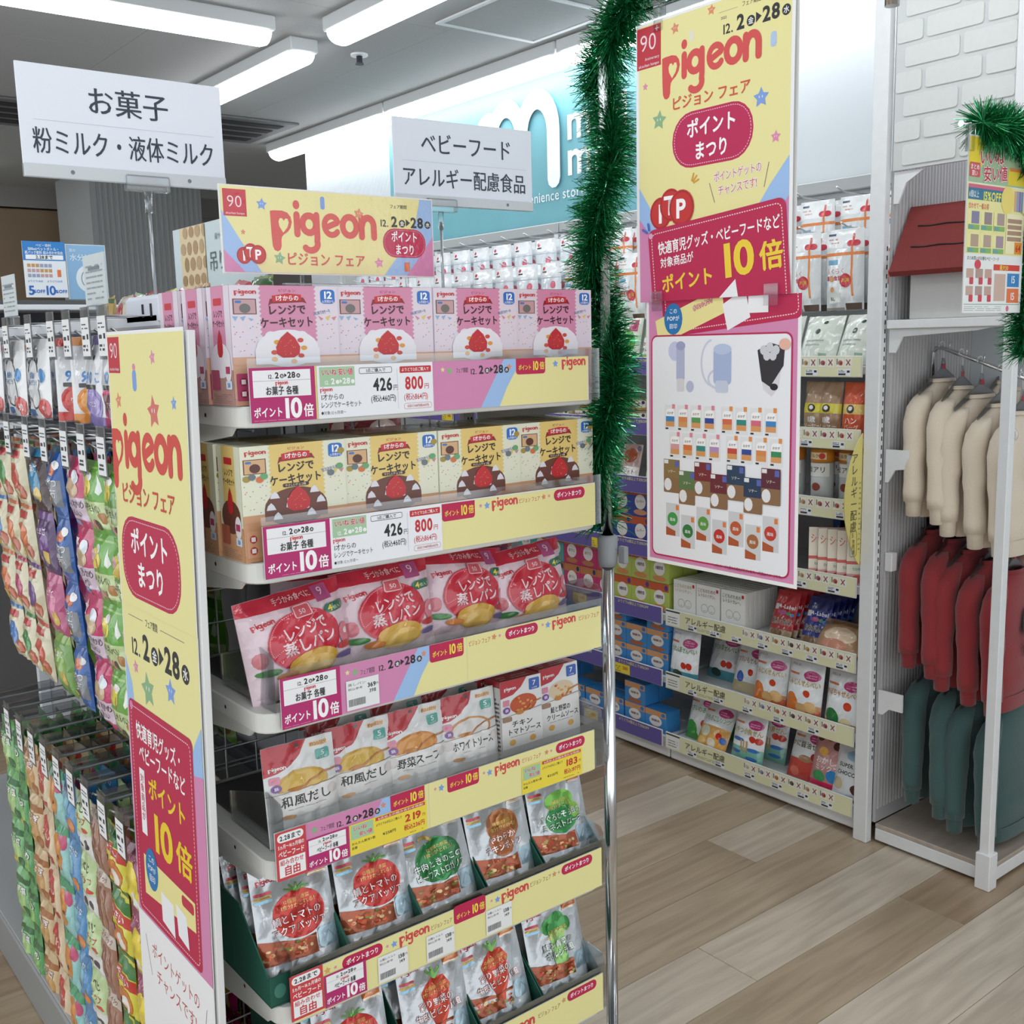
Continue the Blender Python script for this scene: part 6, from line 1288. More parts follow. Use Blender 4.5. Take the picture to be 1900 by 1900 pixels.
def sweatshirt(name, m, print_=None, seed=0):
    """child sweatshirt, origin at the neck top, hangs in the xz plane"""
    rnd = random.Random(seed); bm = bmesh.new()
    def j(a): return rnd.uniform(-a, a)
    T0 = [(0, 0, 0, .05, .018), (0, 0, -.008, .062, .021), (0, 0, -.024, .088, .024), (0, 0, -.044, .116, .027), (0, 0, -.066, .13, .029), (0, 0, -.1, .134, .03)]
    for k in range(8): T0.append((j(.003), j(.003), -.13-.024*k, .133+j(.004), .029+j(.005)))
    T0.append((0, 0, -.325, .126, .026)); r = loft(bm, T0)
    for s in (-1, 1):
        S = [(s*.08, 0, -.022, .01, .016), (s*.098, 0, -.036, .026, .024), (s*.118, 0, -.06, .036, .028), (s*.134, 0, -.1, .038, .029)]
        for k in range(7):
            S.append((s*(.142+.0052*k)+j(.003), -.004-.002*k, -.13-.026*k, .034-.0006*k+j(.003), .028-.0006*k+j(.003)))
        S.append((s*.178, -.018, -.312, .027, .025)); q = loft(bm, S, 14); bm.faces.new(q[0]); bm.faces.new(q[-1][::-1])
    o = obj(name, bm, m); 
    bm = bmesh.new(); loft(bm, [(0, 0, -.322, .124, .03), (0, 0, -.33, .118, .028), (0, 0, -.36, .117, .027), (0, 0, -.365, .112, .024)]); obj('hem_band', bm, m, o)
    for s in (-1, 1):
        bm = bmesh.new(); loft(bm, [(s*.178, -.018, -.31, .025, .024), (s*.179, -.019, -.318, .021, .02), (s*.182, -.02, -.35, .02, .019), (s*.182, -.02, -.353, .015, .015)], 14); obj('cuff', bm, m, o)
    bm = bmesh.new(); loft(bm, [(0, 0, .0, .056, .025), (0, 0, .01, .053, .023), (0, 0, .008, .045, .018), (0, 0, -.01, .044, .017)]); obj('neck_band', bm, m, o)
    if print_:
        obj('chest_print', print_.mesh('chest_print', fn=lambda x, y, k: Vector((x, -.0385-k, y))), None, o)
    return o
def hanger():
    t = empty('clothes_hanger')
    pts = [(-.004, .06), (.004, .06), (.012, .03), (.05, .012), (.115, -.028), (.115, -.036), (.05, -.006), (0, .002), (-.05, -.006), (-.115, -.036), (-.115, -.028), (-.05, .012), (-.012, .03)]
    obj('hanger_body', prism(pts, -.002, .002, 'y'), HANGP, t)
    a = [(0, 0, .058), (0, 0, .075)] + [(p, 0, q) for p, q in arc(-.011, .092, .013, -40, 190, 10)]
    b = bmesh.new(); tube(b, a, .0022, 6); obj('hook', b, M('hook_clear', 'cfcfd2', .3), t)
    obj('size_chip', box(-.008, -.0035, .03, .008, -.0022, .044, .001, 1), M('size_chip_red', 'a8303c', .4), t)
    return t
CLOTH = {'cream': M('fleece_cream', 'e0d2be', .95, noise=.03, scale=300, bump=.4, sheen=.3), 'red': M('fleece_red', '8e2b30', .95, noise=.05, scale=300, bump=.4, sheen=.3), 'green': M('fleece_green', '3d5a58', .95, noise=.05, scale=300, bump=.4, sheen=.3), 'rose': M('fleece_rose', 'b48a80', .95, noise=.04, scale=300, bump=.4), 'ivory': M('fleece_ivory', 'd8d2c2', .95, noise=.03, scale=300, bump=.4)}
pa = Art(); pa.ell(0, -.15, .05, .055, '1e1e20'); pb_ = Art(); pb_.ell(.0, -.13, .035, .04, '26262a'); pb_.text('JETT', 0, -.2, .03, '2a2a2c', bold=.02)
H0 = hanger(); hused = False
def hang(kind, n, x, z, lab, prn=None, y0=1.595, dy=.056, dz=.0205, k0=0):
    global hused
    base = sweatshirt('sweatshirt', CLOTH[kind], prn, n)
    for i in range(n):
        o = base if i == 0 else dup(base)
        y = y0-dy*i; zz = z-dz*i; tw = .10*math.sin(i*2.1+x*9)
        o.location = (x, y, zz-.06); o.rotation_euler = (-.05, .04*math.sin(i*1.7), tw)
        T(o, '%s sweatshirt, %s from the back panel %s' % (kind, ORD[i], lab), 'sweatshirt', '%s sweatshirts %s' % (kind, lab))
        h = H0 if not hused else dup(H0); hused = True
        h.location = (x, y, zz-.055); h.rotation_euler = (0, 0, tw)
        T(h, 'clear hanger of the %s %s sweatshirt %s' % (ORD[i], kind, lab), 'hanger', 'clear clothes hangers')
arm(2.785, 1.405, 'upper left chrome arm holding the cream sweatshirts'); hang('cream', 5, 2.785, 1.375, 'on the upper left arm', pb_)
arm(3.06, 1.405, 'upper right chrome arm partly behind the rack post'); hang('cream', 4, 3.06, 1.36, 'on the upper right arm', None, 1.56)
arm(2.785, .985, 'middle chrome arm holding the red sweatshirts'); hang('red', 5, 2.785, .955, 'on the middle left arm', pb_)
arm(3.06, .985, 'middle right chrome arm with rose sweatshirts'); hang('rose', 4, 3.06, .95, 'on the middle right arm', None, 1.56)
arm(2.785, .60, 'lower chrome arm holding the green sweatshirts'); hang('green', 4, 2.785, .57, 'on the lower left arm', None, 1.57, .07)
arm(3.06, .60, 'lower right chrome arm with ivory sweatshirts'); hang('ivory', 4, 3.06, .58, 'on the lower right arm', None, 1.56)
# play house with red roof on the rack shelf
ph = T(empty('toy_house', (2.6, 1.31, 1.4855)), 'white toy house with dark red felt roof on the rack shelf', 'toy house')
obj('house_wall', box(.03, .012, 0, .5, .3, .13, .003, 1), M('house_white', 'd5d4d1', .7, noise=.02), ph)
rfm = M('roof_red', '7e2e2b', .8, noise=.05, scale=80, bump=.2)
rf = obj('roof', prism([(-.025, .112), (-.032, .124), (.065, .295), (.16, .295), (.26, .13), (.25, .118), (.15, .283), (.075, .283), (-.012, .125)], .0, .325, 'y'), rfm, ph)
for k in (.36, .68):
    b = bmesh.new(); pts = [(-.0318+.097*k-.001, y, .124+.171*k+.0015*math.sin(y*70)) for y in [.002+.0201*i for i in range(15)]]; tube(b, pts, .0022, 5); obj('roof_seam', b, M('seam_black', '1c1413', .8), rf)
obj('price_chip', box(2.603, 1.62, .80, 2.63, 1.6425, .852, .002, 1), M('chip_white', 'dfe0e0', .4)); T(bpy.data.objects['price_chip'], 'small white price chip on the rack upright', 'price tag')
# ================================================================== long gondola with hanging snacks behind the display
GX = .86                                   # plane of the hook panel
go = T(empty('gondola', (0, 0, 0)), 'long white gondola with snack hooks on its left side', 'gondola')
GY0, GY1 = 1.65, 3.6
gm = M('gondola_white', 'dfe3e8', .35)
obj('back_panel', box(GX, GY0, .1, GX+.03, GY1, 1.46), M('gondola_panel', '9a9ca0', .5), go)
obj('base_deck', box(.50, GY0+.03, .0, 1.30, GY1, .11, .004, 1), M('gondola_base', '8d8f90', .45), go)
obj('deck_top', box(.505, GY0+.03, .1105, GX-.002, GY1, .118), M('gondola_deck', 'b0b2b4', .4), go)
obj('top_cap', box(.60, GY0-.04, 1.485, 1.0, GY1, 1.508, .004, 1), gm, go)
for y in (1.66, 2.56, 3.46):
    up = obj('upright', box(GX-.03, y, .12, GX-.001, y+.03, 1.484), gm, go)
    for j in range(12):
        obj('slot', box(GX-.0312, y+.012, .9+j*.045, GX-.0305, y+.018, .925+j*.045), DASH, up)
for z in (1.435, 1.40, 1.255, .66):
    obj('hook_bar', box(GX-.05, GY0, z-.012, GX-.032, GY1, z+.012, .002, 1), DARKM if z in (1.435, .66) else gm, go)
for k in range(8):
    _b = bmesh.new(); tube(_b, [(.56+.03*k, GY0+.02, 1.315), (.56+.03*k, GY1, 1.315)], .0028, 5); obj('rack_wire', _b, WIRE, go)
capb = obj('end_cap_box', box(.60, 1.60, 1.49, .86, 1.75, 1.535, .006, 1), M('end_cap_bluewhite', 'e3e9f4', .35), go)
for y in (1.63, 1.665): obj('slot', box(.5992, y, 1.502, .5998, y+.008, 1.522), DASH, capb)
for k, z in enumerate((.35, .62, .9, 1.2)):
    sh = obj('right_shelf', box(GX+.031, GY0+.02, z-.02, 1.22, GY1, z, .003, 1), gm, go)
# price tags and hooks
tagm = None
def mk_hook(x1, long):
    t = empty('price_hook')
    b = bmesh.new(); tube(b, [(GX-.04, 0, 0), (x1+.03, 0, 0), (x1+.012, 0, .012)], .0024, 6); tube(b, [(GX-.04, 0, .03), (x1+.004, 0, .03)], .0018, 6); obj('hook_wire', b, WIRE, t)
    a = Art(); a.rect(-.019, -.03, .019, .03, 'f0f1f2'); a.lines(-.015, .012, .014, .024, 2, '555b66', .35); a.rect(-.015, -.004, -.002, .002, '3a3f4a'); a.rect(.006, -.004, .014, .004, '2a2f3a'); a.lines(-.015, -.022, .008, -.01, 2, '3a3f4a', .6)
    h = obj('tag_holder', box(x1-.001, -.021, -.035, x1+.001, .021, .046, .0008, 1), HOLD, t)
    obj('price_tag', a.mesh('price_tag', fn=lambda x, y, e: Vector((x1-.0012-e, -x, y))), None, t)
    if long: obj('holder_arm', box(x1+.0015, -.012, .03, x1+.12, .012, .046, .002, 1), HOLD, t)
    return t
hkA, hkB, hkC = mk_hook(.535, False), mk_hook(.525, True), mk_hook(.495, True)
hu = set()
def hook(src, y, z, lab, grp):
    o = src if src not in hu else dup(src); hu.add(src); o.location = (0, y, z); T(o, lab, 'price hook', grp); return o
def strip_pack(name, w, hs, t, arts, lab, cols, seed=0, kind='pillow'):
    """chain of linked packs hanging from a header, origin at the top"""
    r = empty(name); z = 0
    for i, h in enumerate(hs):
        b = bag('pack', w, h, t, cols[i % len(cols)], arts[i % len(arts)](w, h), kind, seed=seed+i, nx=6, ny=7, wr=1.1); b.parent = r; b.location = (0, 0, z-h); z -= h*.985
    return r
def art_green(w, h):
    a = Art(); a.rect(-w/2, 0, w/2, h, '69ad3c'); a.rect(-w/2, h*.1, w/2, h*.47, 'c9dca0'); a.text('いわしせんべい', -w*.02, h*.38, h*.14, '2a2c24', bold=.015, w=w*.72, rot=-2)
    a.ell(-w*.12, h*.66, w*.2, h*.14, 'e9d84a', 14); a.ell(-w*.3, h*.7, w*.1, h*.09, 'e8b8c0', 12); a.ell(0, h*.8, w*.1, h*.06, 'f2ecec', 12); a.rect(-w*.07, h*.48, -w*.03, h*.66, 'c08a4c'); a.poly([(w*.25, h*.6), (w*.33, h*.84), (w*.4, h*.62), (w*.33, h*.56)], 'eef4f0')
    for x, c in ((-.35, '5a8ac8'), (-.2, 'd8a080'), (-.02, 'd88a8a'), (.1, '4a3424'), (.3, 'c08a54'), (.36, 'b9804c')): a.ell(w*x, h*(.14 if x < .2 else .25), w*.07, h*.08, c, 10)
    a.rect(-w/2, h*.9, w/2, h*.93, '9ac86a'); return a
def art_goma(w, h):
    a = art_green(w, h); a.sh = [q for q in a.sh]; a.rect(-w*.42, h*.3, w*.32, h*.46, 'd5e2b0'); a.text('ごませんべい', -w*.04, h*.38, h*.14, '2a2c24', bold=.015, w=w*.66); a.ell(-.0, h*.62, w*.14, h*.12, 'd9b44a', 12); return a
def art_pink(w, h):
    a = Art(); a.rect(-w/2, 0, w/2, h, 'c9306a'); a.rect(-w/2, h*.12, w/2, h*.45, 'd9c4d8'); a.text('しらすわかめ', 0, h*.36, h*.13, '3a2c34', bold=.015, w=w*.8); a.text('せんべい', 0, h*.22, h*.12, '3a2c34', bold=.015, w=w*.55); a.ell(0, h*.58, w*.3, h*.14, 'cdb08a', 14); a.ell(w*.2, h*.74, w*.15, h*.1, 'e3ecf4', 12); a.ell(-w*.2, h*.06, w*.2, h*.05, '4a90c0', 10); a.star(-w*.2, h*.8, w*.14, 'f0d8dc'); return a
def art_blue(w, h):
    a = Art(); a.rect(-w/2, 0, w/2, h, '1d5aa8'); a.rect(-w*.42, h*.2, w*.42, h*.6, '7a8088'); a.text('おやつ', 0, h*.56, h*.15, 'e3e6ea', bold=.02, w=w*.7); a.text('昆布', 0, h*.4, h*.16, 'e3e6ea', bold=.02, w=w*.5); a.ell(-w*.25, h*.26, w*.16, h*.08, 'd9b04a', 12); a.ell(w*.1, h*.75, w*.22, h*.09, 'd06a34', 12); a.ell(w*.3, h*.82, w*.14, h*.07, 'eef0f2', 10); a.rect(-w/2, h*.02, w/2, h*.06, '4a84c8'); return a
def art_dark(c1, c2):
    def f(w, h):
        a = Art(); a.rect(-w/2, 0, w/2, h, c1); a.ell(0, h*.5, w*.32, h*.3, c2, 14); a.ell(w*.15, h*.3, w*.15, h*.12, 'e0c060', 10); a.rect(-w/2, h*.88, w/2, h, c2); a.text('たまご', 0, h*.7, h*.12, 'f4ece0', bold=.02); return a
    return f
def art_white(c):
    def f(w, h):
        a = Art(); a.rect(-w/2, 0, w/2, h, 'd9d2b4'); a.ell(0, h*.5, w*.3, h*.22, c, 14); a.rect(-w*.3, h*.78, w*.3, h*.9, 'c0302c'); a.ell(-w*.2, h*.2, w*.2, h*.12, 'd8b23c', 12); a.ell(w*.25, h*.25, w*.15, h*.14, 'b8522c', 10); a.rect(-w/2, h*.94, w/2, h, c); return a
    return f
# upper row of hanging packs
def art_w90(w, h):
    a = Art(); a.rect(-w/2, 0, w/2, h, 'eceef0'); a.rect(-w/2, h*.86, w/2, h, 'd2d4d6'); a.rrect(-w*.45, h*.88, -w*.15, h*.94, .002, 'd0604a'); a.text('W', .0, h*.9, h*.09, '222', bold=.02)
    a.stroke(arc(-w*.05, h*.52, w*.25, 20, 160, 12), .0045, '26282c'); a.stroke(arc(-w*.05, h*.33, w*.2, 200, 340, 12), .004, '26282c'); a.stroke(arc(-w*.05, h*.36, w*.27, 150, 210, 8), .004, '26282c'); a.stroke(arc(-w*.05, h*.36, w*.27, -30, 30, 8), .004, '26282c')
    a.text('奥歯も', -w*.05, h*.55, h*.09, '2f78b8', bold=.02); a.text('みがこう!', -w*.05, h*.46, h*.08, '2f78b8', bold=.02); a.ell(-w*.25, h*.73, w*.03, h*.04, '222', 8); a.ell(w*.15, h*.73, w*.03, h*.04, '222', 8)
    a.ell(w*.3, h*.55, w*.1, h*.09, '3a8ccc', 12); a.ell(w*.28, h*.14, w*.2, h*.13, 'cf3a3a', 14); a.text('90', w*.28, h*.13, h*.13, 'fff', bold=.02); a.rect(-w*.4, h*.04, -w*.12, h*.12, '2f6cb0'); a.text('シート', -w*.2, h*.24, h*.08, '2f78b8', bold=.01); return a
def art_fruit(c, c2, txt):
    def f(w, h):
        a = Art(); a.rect(-w/2, 0, w/2, h, 'e2e4e8'); a.rect(-w/2, 0, w/2, h*.12, c); a.ell(.0, h*.26, w*.38, h*.18, c, 16); a.ell(0, h*.26, w*.28, h*.13, c2, 14); a.text(txt, 0, h*.26, h*.07, 'fff', bold=.02); a.text('90', -w*.1, h*.55, h*.17, '3a86cc', bold=.03, shear=.2); a.text('こ', w*.25, h*.55, h*.14, '3a86cc', bold=.03); a.rrect(-w*.3, h*.42, w*.2, h*.47, .002, '222')
        a.rect(-w/2, h*.9, w/2, h, c); a.ell(-w*.1, h*.78, w*.05, h*.03, '222', 8); a.ell(w*.15, h*.76, w*.05, h*.03, '222', 8); return a
    return f
TOP = [(2.56, 'white', art_w90, 'eceef0'), (2.41, 'white', art_w90, 'eceef0'), (2.235, 'white', art_w90, 'eceef0'), (2.075, 'white', art_w90, 'eceef0'), (1.935, 'red', art_fruit('c8302c', 'd8504a', 'りんご'), 'd8dae0'), (1.845, 'orange', art_fruit('e08a24', 'e8a448', 'みかん'), 'd8dae0'), (1.745, 'lilac', art_fruit('8a7ac0', 'a898d4', 'ぶどう'), 'dcdee6'), (1.665, 'magenta', art_fruit('c8286a', '6a2438', 'ブドウ'), 'dcdee6')]
for i, (y, cn_, ar, col) in enumerate(TOP):
    w = .14 if cn_ == 'white' else (.10 if cn_ in ('lilac', 'magenta') else .09)
    b = bag('wipe_pack', w, .145, .022, col, ar(w, .145), 'pillow', seed=i, nx=7, ny=8)
    rz = -PI/2 + (.75 if cn_ in ('red', 'orange') else 0)
    hook(hkA, y, 1.475, 'tagged hook above the %s pack at the gondola top, %s from the far end' % (cn_, ORD[i]), 'upper gondola hooks')
    for d in range(3):
        o = b if d == 0 else dup(b); o.location = (.545+.035*d+(.03 if cn_ in ('red', 'orange') else 0), y, 1.332); o.rotation_euler = (-.03, 0, rz)
        T(o, ('front %s pack, gondola top row, %s from the far end' % (cn_, ORD[i])) if d == 0 else 'pack hanging behind the front %s pack, %s hook of the top row' % (cn_, ORD[i]), 'pack', 'packs on hook %s of the gondola top row' % ORD[i])
# middle row: chains of four little bags
MID = [(1.665, .10, [art_green, art_goma], ['69ad3c'], 'green sesame and sardine cracker chain beside the poster'), (1.765, .10, [art_green], ['69ad3c'], 'second green cracker chain from the poster'), (1.86, .10, [art_pink], ['c9306a'], 'pink whitebait cracker chain'), (1.985, .075, [art_blue], ['1d5aa8'], 'blue kelp snack chain'), (2.10, .09, [art_dark('3a1c24', '2a88b4'), art_dark('4a2060', '6a3488'), art_dark('b8487a', 'd06a94'), art_dark('6a9a3a', '88b04a')], ['3a1c24', '4a2060', 'b8487a', '6a9a3a'], 'dark chain of mixed snack bags'), (2.235, .095, [art_white('c84a2c'), art_white('d8743c'), art_white('6a3a8a')], ['d9d2b4'], 'cream snack chain with red pictures'), (2.335, .09, [art_white('3a8a3c'), art_white('d8743c'), art_white('c03a6a')], ['cfc8a4'], 'cream snack chain with green pictures near the left edge'), (2.44, .09, [art_white('d8743c'), art_white('3a7ac0')], ['d9d2b4'], 'cream snack chain at the far left')]
for i, (y, w, arts, cols, lab) in enumerate(MID):
    hook(hkB, y+.02, 1.292, 'hook and price tag holding the ' + lab.split(' near')[0].split(' beside')[0], 'middle gondola hooks')
    s0 = strip_pack('snack_chain', w, [.122]*4, .032, arts, lab, cols, i*4)
    for d in range(4):
        o = s0 if d == 0 else dup(s0); o.location = (.54+.042*d, y+.012, 1.278); o.rotation_euler = (.045, 0, -PI/2+.04*math.sin(i*2+d))
        T(o, lab if d == 0 else lab.split(' near')[0].split(' beside')[0] + ', hanging behind the front one', 'snack chain', 'snack chains on the %s middle hook' % ORD[i])
# lower row: deep stacks seen from the side
def art_low(c1, c2, c3, txt):
    def f(w, h):
        a = Art(); a.rect(-w/2, 0, w/2, h, c1); a.ell(0, h*.4, w*.34, h*.28, c2, 16); a.rect(-w/2, h*.72, w/2, h*.84, c3); a.text(txt, 0, h*.6, h*.16, 'fff', bold=.03, w=w*.7, out=c3, ow=.06); a.ell(w*.25, h*.18, w*.16, h*.12, c3, 12); a.ell(-w*.28, h*.15, w*.14, h*.1, 'e8c84a', 12); return a
    return f
def art_veg(w, h):
    a = Art(); a.rect(-w/2, 0, w/2, h, 'd9cf3a'); a.poly([(-w/2, h*.84), (w/2, h*.7), (w/2, h*.92), (-w/2, h)], '2f7a34'); a.poly([(-w/2, h*.66), (w/2, h*.5), (w/2, h*.68), (-w/2, h*.82)], 'c8342c'); a.text('やさい', 0, h*.66, h*.13, 'fff', bold=.02, w=w*.7, rot=-9); a.ell(.004, h*.3, w*.32, h*.22, 'd87a2c', 16); a.ell(.008, h*.26, w*.18, h*.14, 'f2ece2', 14); a.rect(-w/2, 0, w/2, h*.08, '2f7a34'); a.ell(-w*.36, h*.4, w*.1, h*.1, 'b06a9a', 10); return a
def art_bisc(w, h):
    a = Art(); a.rect(-w/2, 0, w/2, h, '8a1c50'); a.ell(0, h*.4, w*.34, h*.38, 'e8d22c', 20); a.ell(w*.05, h*.2, w*.16, h*.14, 'e9e6e0', 12); a.text('ビスケット', 0, h*.86, h*.12, 'f2a0b8', bold=.02, w=w*.8); a.text('カルシウム', 0, h*.06, h*.1, 'd8d84a', bold=.02, w=w*.8); return a
def art_stick(w, h):
    a = Art(); a.rect(-w/2, 0, w/2, h, '9a6a52'); [a.rect(-w*.4+k*w*.13, h*.1, -w*.34+k*w*.13, h*.78, ('7a4434', 'b98a6c', '8a5440')[k % 3]) for k in range(6)]; a.rect(-w/2, h*.84, w/2, h, 'c8bcae'); a.text('スティック', 0, h*.91, h*.09, '8a2c2c', w=w*.7); return a
def art_panda(w, h):
    a = Art(); a.rect(-w/2, 0, w/2, h, 'bcd49a'); a.rect(-w/2, 0, w/2, h*.4, 'e3e3e0'); a.ell(-w*.15, h*.2, w*.14, h*.08, '2c3040', 12); a.ell(w*.2, h*.22, w*.12, h*.08, '2c3040', 12); a.text('べじ', 0, h*.8, h*.16, '22241e', bold=.02); a.text('チップ', 0, h*.6, h*.14, 'c8302c', bold=.02); a.ell(w*.2, h*.46, w*.16, h*.04, 'd84a3a', 10); return a
def art_beige(w, h):
    a = Art(); a.rect(-w/2, 0, w/2, h, 'd9c2a0'); a.ell(0, h*.6, w*.3, h*.3, 'c22a28', 18); a.text('せん', 0, h*.6, h*.22, 'f0d8c0', bold=.03); a.rect(-w*.3, h*.04, w*.3, h*.2, 'b8282c'); return a
def art_sea(w, h):
    a = Art(); a.rect(-w/2, 0, w/2, h, '3f86bc'); a.ell(-w*.1, h*.6, w*.26, h*.2, '7fbcd0', 14); a.ell(w*.2, h*.3, w*.18, h*.12, 'd88a4a', 12); a.ell(-w*.2, h*.2, w*.12, h*.1, 'd04a4a', 10); a.text('おさかな', 0, h*.82, h*.11, 'f0f4f6', bold=.02, w=w*.7); return a
def art_aqua(w, h):
    a = Art(); a.rect(-w/2, 0, w/2, h, '8cc4c0'); a.ell(-w*.12, h*.5, w*.28, h*.34, 'd88a34', 16); a.ell(w*.25, h*.75, w*.18, h*.14, 'cc4a7a', 12); a.rect(-w/2, h*.86, w/2, h, '3a9a68'); a.ell(-w*.05, h*.42, w*.06, h*.05, '3a2418', 8); return a
LOW = [(1.655, art_bisc, ['8a1c50'], 'yellow and purple biscuit chain half behind the poster'), (1.745, art_veg, ['c9bf3a'], 'green, red and yellow vegetable snack chain'), (1.835, art_stick, ['a07860'], 'clear brown stick snack chain'), (1.92, art_panda, ['c9d8b0'], 'white and pale green chip chain'), (2.005, art_sea, ['3a78b0'], 'blue fish snack chain'), (2.09, art_aqua, ['88b8b0'], 'aqua and orange snack chain'), (2.175, art_beige, ['d0b898'], 'beige snack chain with red letters'), (2.265, art_low('d0b488', 'c89a5a', 'a86a3a', 'むぎ'), ['cdb48c'], 'tan grain snack chain'), (2.36, art_low('4a9a54', '8ac46a', '2c6a3c', 'まめ'), ['4a9054'], 'dark green bean snack chain'), (2.45, art_low('6ab06a', 'a8d084', '2c6a3c', 'うす塩'), ['5aa060'], 'light green bean snack chain at the left edge')]
for i, (y, ar, cols, lab) in enumerate(LOW):
    hook(hkC, y, .685, 'milky tag holder hook above the ' + lab.split(' half')[0].split(' at the')[0], 'lower gondola hooks')
    s0 = strip_pack('snack_chain', .082, [.118]*5, .022, [ar], lab, cols, i*3)
    for d in range(7):
        o = s0 if d == 0 else dup(s0); o.location = (.515+.036*d, y+.004*math.sin(d*2+i), .668-.012*(d % 2)); o.rotation_euler = (.02*math.sin(d), 0, -PI/2+.07*math.sin(i*3+d))
        T(o, lab if d == 0 else lab.split(' at the')[0].split(' half')[0] + ', hanging behind the front one', 'snack chain', 'snack chains on the %s lower hook' % ORD[i])
# small tilted shelf cards on the gondola top
for i, (y0, y1) in enumerate(((1.89, 2.005), (2.475, 2.583))):
    t = T(obj('top_card', box(-.001, y0, 1.533, .001, y1, 1.62), M('card_pale', 'd3dbdc', .5), None, (.62, 0, 0)), 'pale leaning shelf card on the gondola top, %s' % ('in front of the light blue sign' if i == 0 else 'at the left edge'), 'shelf card')
    a = Art(); a.lines(-.045, .01, .045, .075, 7, '9aa4a8', .3); a.rect(-.03, .06, .03, .066, '7a8890'); ym = (y0+y1)/2
    obj('card_print', a.mesh('card_print', fn=lambda x, y, e: Vector((-.0012-e, ym-x, 1.533+y))), None, t)
    obj('card_foot', box(-.01, ym-.03, 1.509, .01, ym+.03, 1.5325, .002, 1), ACR, t)
# hanging goods sign with a brown stone pattern
bd = T(empty('hanging_goods_sign', (.95, 2.17, 1.60), (0, 0, -PI/2)), 'pale sign with brown pebble pattern behind the pink boxes', 'sign')
obj('sign_board', box(-.25, .001, -.08, .207, .006, .118), M('pale_blue_board', 'c6d4d6', .5), bd) 
a = Art(); a.rect(-.207, -.08, -.07, .117, 'd8c4a0'); rnd = random.Random(5)
for r in range(6):
    for q in range(4):
        a.ell(-.19+q*.034+(.015 if r % 2 else 0), -.065+r*.034, .0145*rnd.uniform(.8, 1.05), .016*rnd.uniform(.75, 1.05), rnd.choice(('a98c66', 'b59a74', '9c8058')), 9)
a.clip(-.207, -.08, -.07, .117); obj('pebble_print', a.mesh('pebble_print', e=6e-4), None, bd)
a = Art(); a.text('吊り下げ', -.055, .035, .045, '5a6468', 'l', .0); a.text('服サイズ', -.02, .085, .014, '7a8488', 'l'); obj('sign_print', a.mesh('sign_print', e=6e-4), None, bd)
# snack bags standing on the far half of the gondola top
cs_ = ['7a8a4a', 'b8343a', 'd8d4c0', 'c89a70', 'd8a8b0', 'e0dc8a', 'c8302c', 'a8c8a0', 'd0c8b8', 'b89a5a']
pb = {}
for i in range(10):
    o = snack('snack_bag', .085, .085, .035, cs_[i], None, [('e', 0, .5, .3, .25, ('e8d84a', 'd86a80', 'a83a3a')[i % 3]), ('r', -.5, .75, .5, .9, ('3a6a3c', 'c83a4a', 'e8e0d0')[i % 3])], seed=i)
    o.location = (.93+.005*(i % 3), 1.97+.1*i, 1.5085); o.rotation_euler = (-.25, .15*math.sin(i*2), -PI/2)
    T(o, '%s snack bag lying along the gondola top, counted from the pink boxes' % ORD[i], 'snack bag', 'snack bags on the gondola top')
# goods on the right shelves of the gondola seen through the wire back
for i in range(5):
    for k, z in enumerate((.62, .9, 1.2)):
        o = snack('red_bag', .14, .17, .06, ('a81c2c', 'b8303a', '8a1a28')[(i+k) % 3], None, [('e', 0, .5, .3, .2, 'e0c8b8'), ('r', -.5, .8, .5, .95, 'd8484c')], seed=i+k)
        o.location = (1.02+.04*(i % 2), 1.70+.16*i, z+.001); o.rotation_euler = (0, 0, (.2, -.3)[i % 2])
        T(o, 'red bag behind the wire back, %s along the %s gondola shelf' % (ORD[i], ('low', 'middle', 'high')[k]), 'snack bag', 'red bags behind the wire back')
# ------------------------------------------------------------------ far display with drink signs
fd = T(empty('far_display', (1.0, 4.2, 0)), 'dim far shelving behind the snack gondola', 'shelving')
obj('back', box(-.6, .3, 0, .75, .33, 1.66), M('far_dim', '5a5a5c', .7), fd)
for z in (1.2, 1.40, 1.63): obj('shelf', box(-.6, 0, z-.02, .75, .299, z, .003, 1), gm, fd)
for x in (-.58, .7): obj('upright', box(x, .27, 0, x+.03, .299, 1.62), gm, fd)
for i in range(8):
    o = snack('red_pack', .13, .15, .06, ('8a1c20', '6a1a1c')[i % 2], None, [('e', 0, .5, .3, .25, 'c84a4a')], seed=i); o.location = (.45+.15*i, 4.24, 1.401); T(o, '%s red pack on the dim far shelving' % ORD[i], 'snack bag', 'red packs on the far shelving')
ds = T(empty('drink_sale_sign', (1.085, 4.19, 1.655)), 'blue and white drink discount sign with 5 and 10 percent off', 'sign')
w, h = .147, .2; obj('sign_board', box(0, 0, 0, w, .003, h), M('sign_backing', 'efefec', .5), ds)
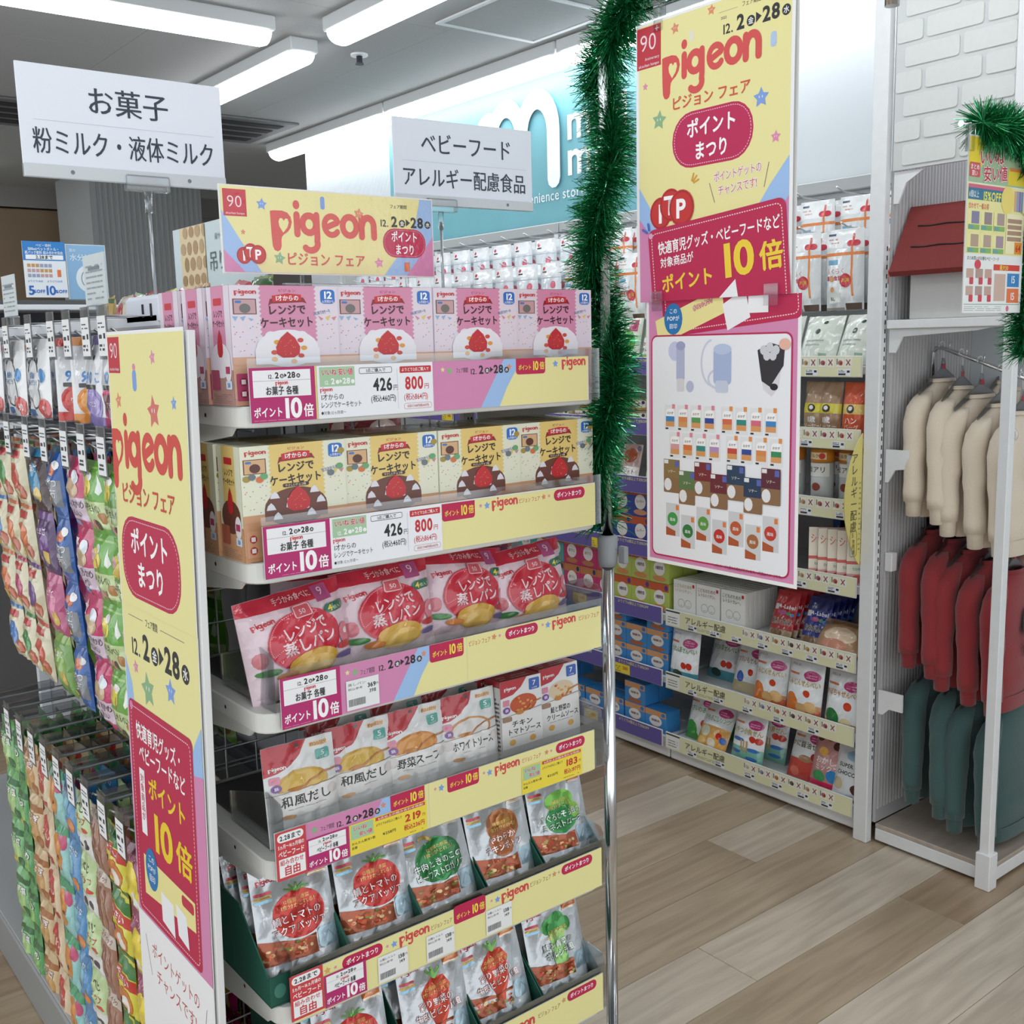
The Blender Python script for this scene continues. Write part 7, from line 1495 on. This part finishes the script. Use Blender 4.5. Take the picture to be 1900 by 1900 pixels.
a = Art(); a.rect(0, 0, w, h, 'e6ecf2'); a.rect(0, h*.66, w, h, '2f80c8'); a.text('ベビー飲料', w/2, h*.93, .011, 'eef4fa'); a.text('500mlペットボトル・', w/2, h*.865, .013, 'eef4fa', bold=.02, w=w*.75); a.text('紙パック飲料 組み合わせ自由', w/2, h*.8, .013, 'eef4fa', bold=.02, w=w*.9); a.rect(w*.06, h*.68, w*.95, h*.76, 'f2f5f8'); a.text('2.28まで', w*.5, h*.72, .015, '222', bold=.03)
for r in range(3):
    for q in range(6): a.rect(w*(.08+q*.1), h*(.36+r*.09), w*(.16+q*.1), h*(.42+r*.09), ('9aa4c0', 'c8a0a0', 'c89a5a')[(r+q//3) % 3])
a.rect(w*.78, h*.37, w*.87, h*.5, 'e07a3a'); a.text('5', w*.14, h*.13, .045, '2a6cc0', bold=.03); a.text('%OFF', w*.31, h*.11, .016, '2a6cc0', bold=.03); a.text('10', w*.58, h*.13, .045, '2a6cc0', bold=.03); a.text('%OFF', w*.84, h*.11, .016, '2a6cc0', bold=.03); a.text('よりどり10点', w*.24, h*.29, .009, '5a8ac8'); a.text('よりどり20点', w*.7, h*.29, .009, '5a8ac8')
obj('sign_print', a.mesh('sign_print', e=6e-4), None, ds)
ds = T(empty('hydration_sign', (1.238, 4.2, 1.65)), 'light blue hydration sign beside the drink discount sign', 'sign')
obj('sign_board', box(0, 0, 0, .145, .003, .2), M('sign_backing', 'efefec', .5), ds)
a = Art(); a.rect(.002, 0, .143, .198, '8ab4d8'); a.text('夏の', .012, .178, .012, 'e3eef6', 'l'); a.text('水分補給', .012, .152, .027, 'eef4fa', 'l', .0); a.ell(.075, .075, .045, .05, 'dfe8ee', 24); a.stroke(arc(.08, .075, .03, 90, 270, 12, .035), .003, '7a8a98'); a.stroke(arc(.09, .075, .02, 60, 300, 12, .025), .003, '7a8a98'); obj('sign_print', a.mesh('sign_print', e=6e-4), None, ds)
# ------------------------------------------------------------------ tidy up
bpy.data.scenes.remove(GS)
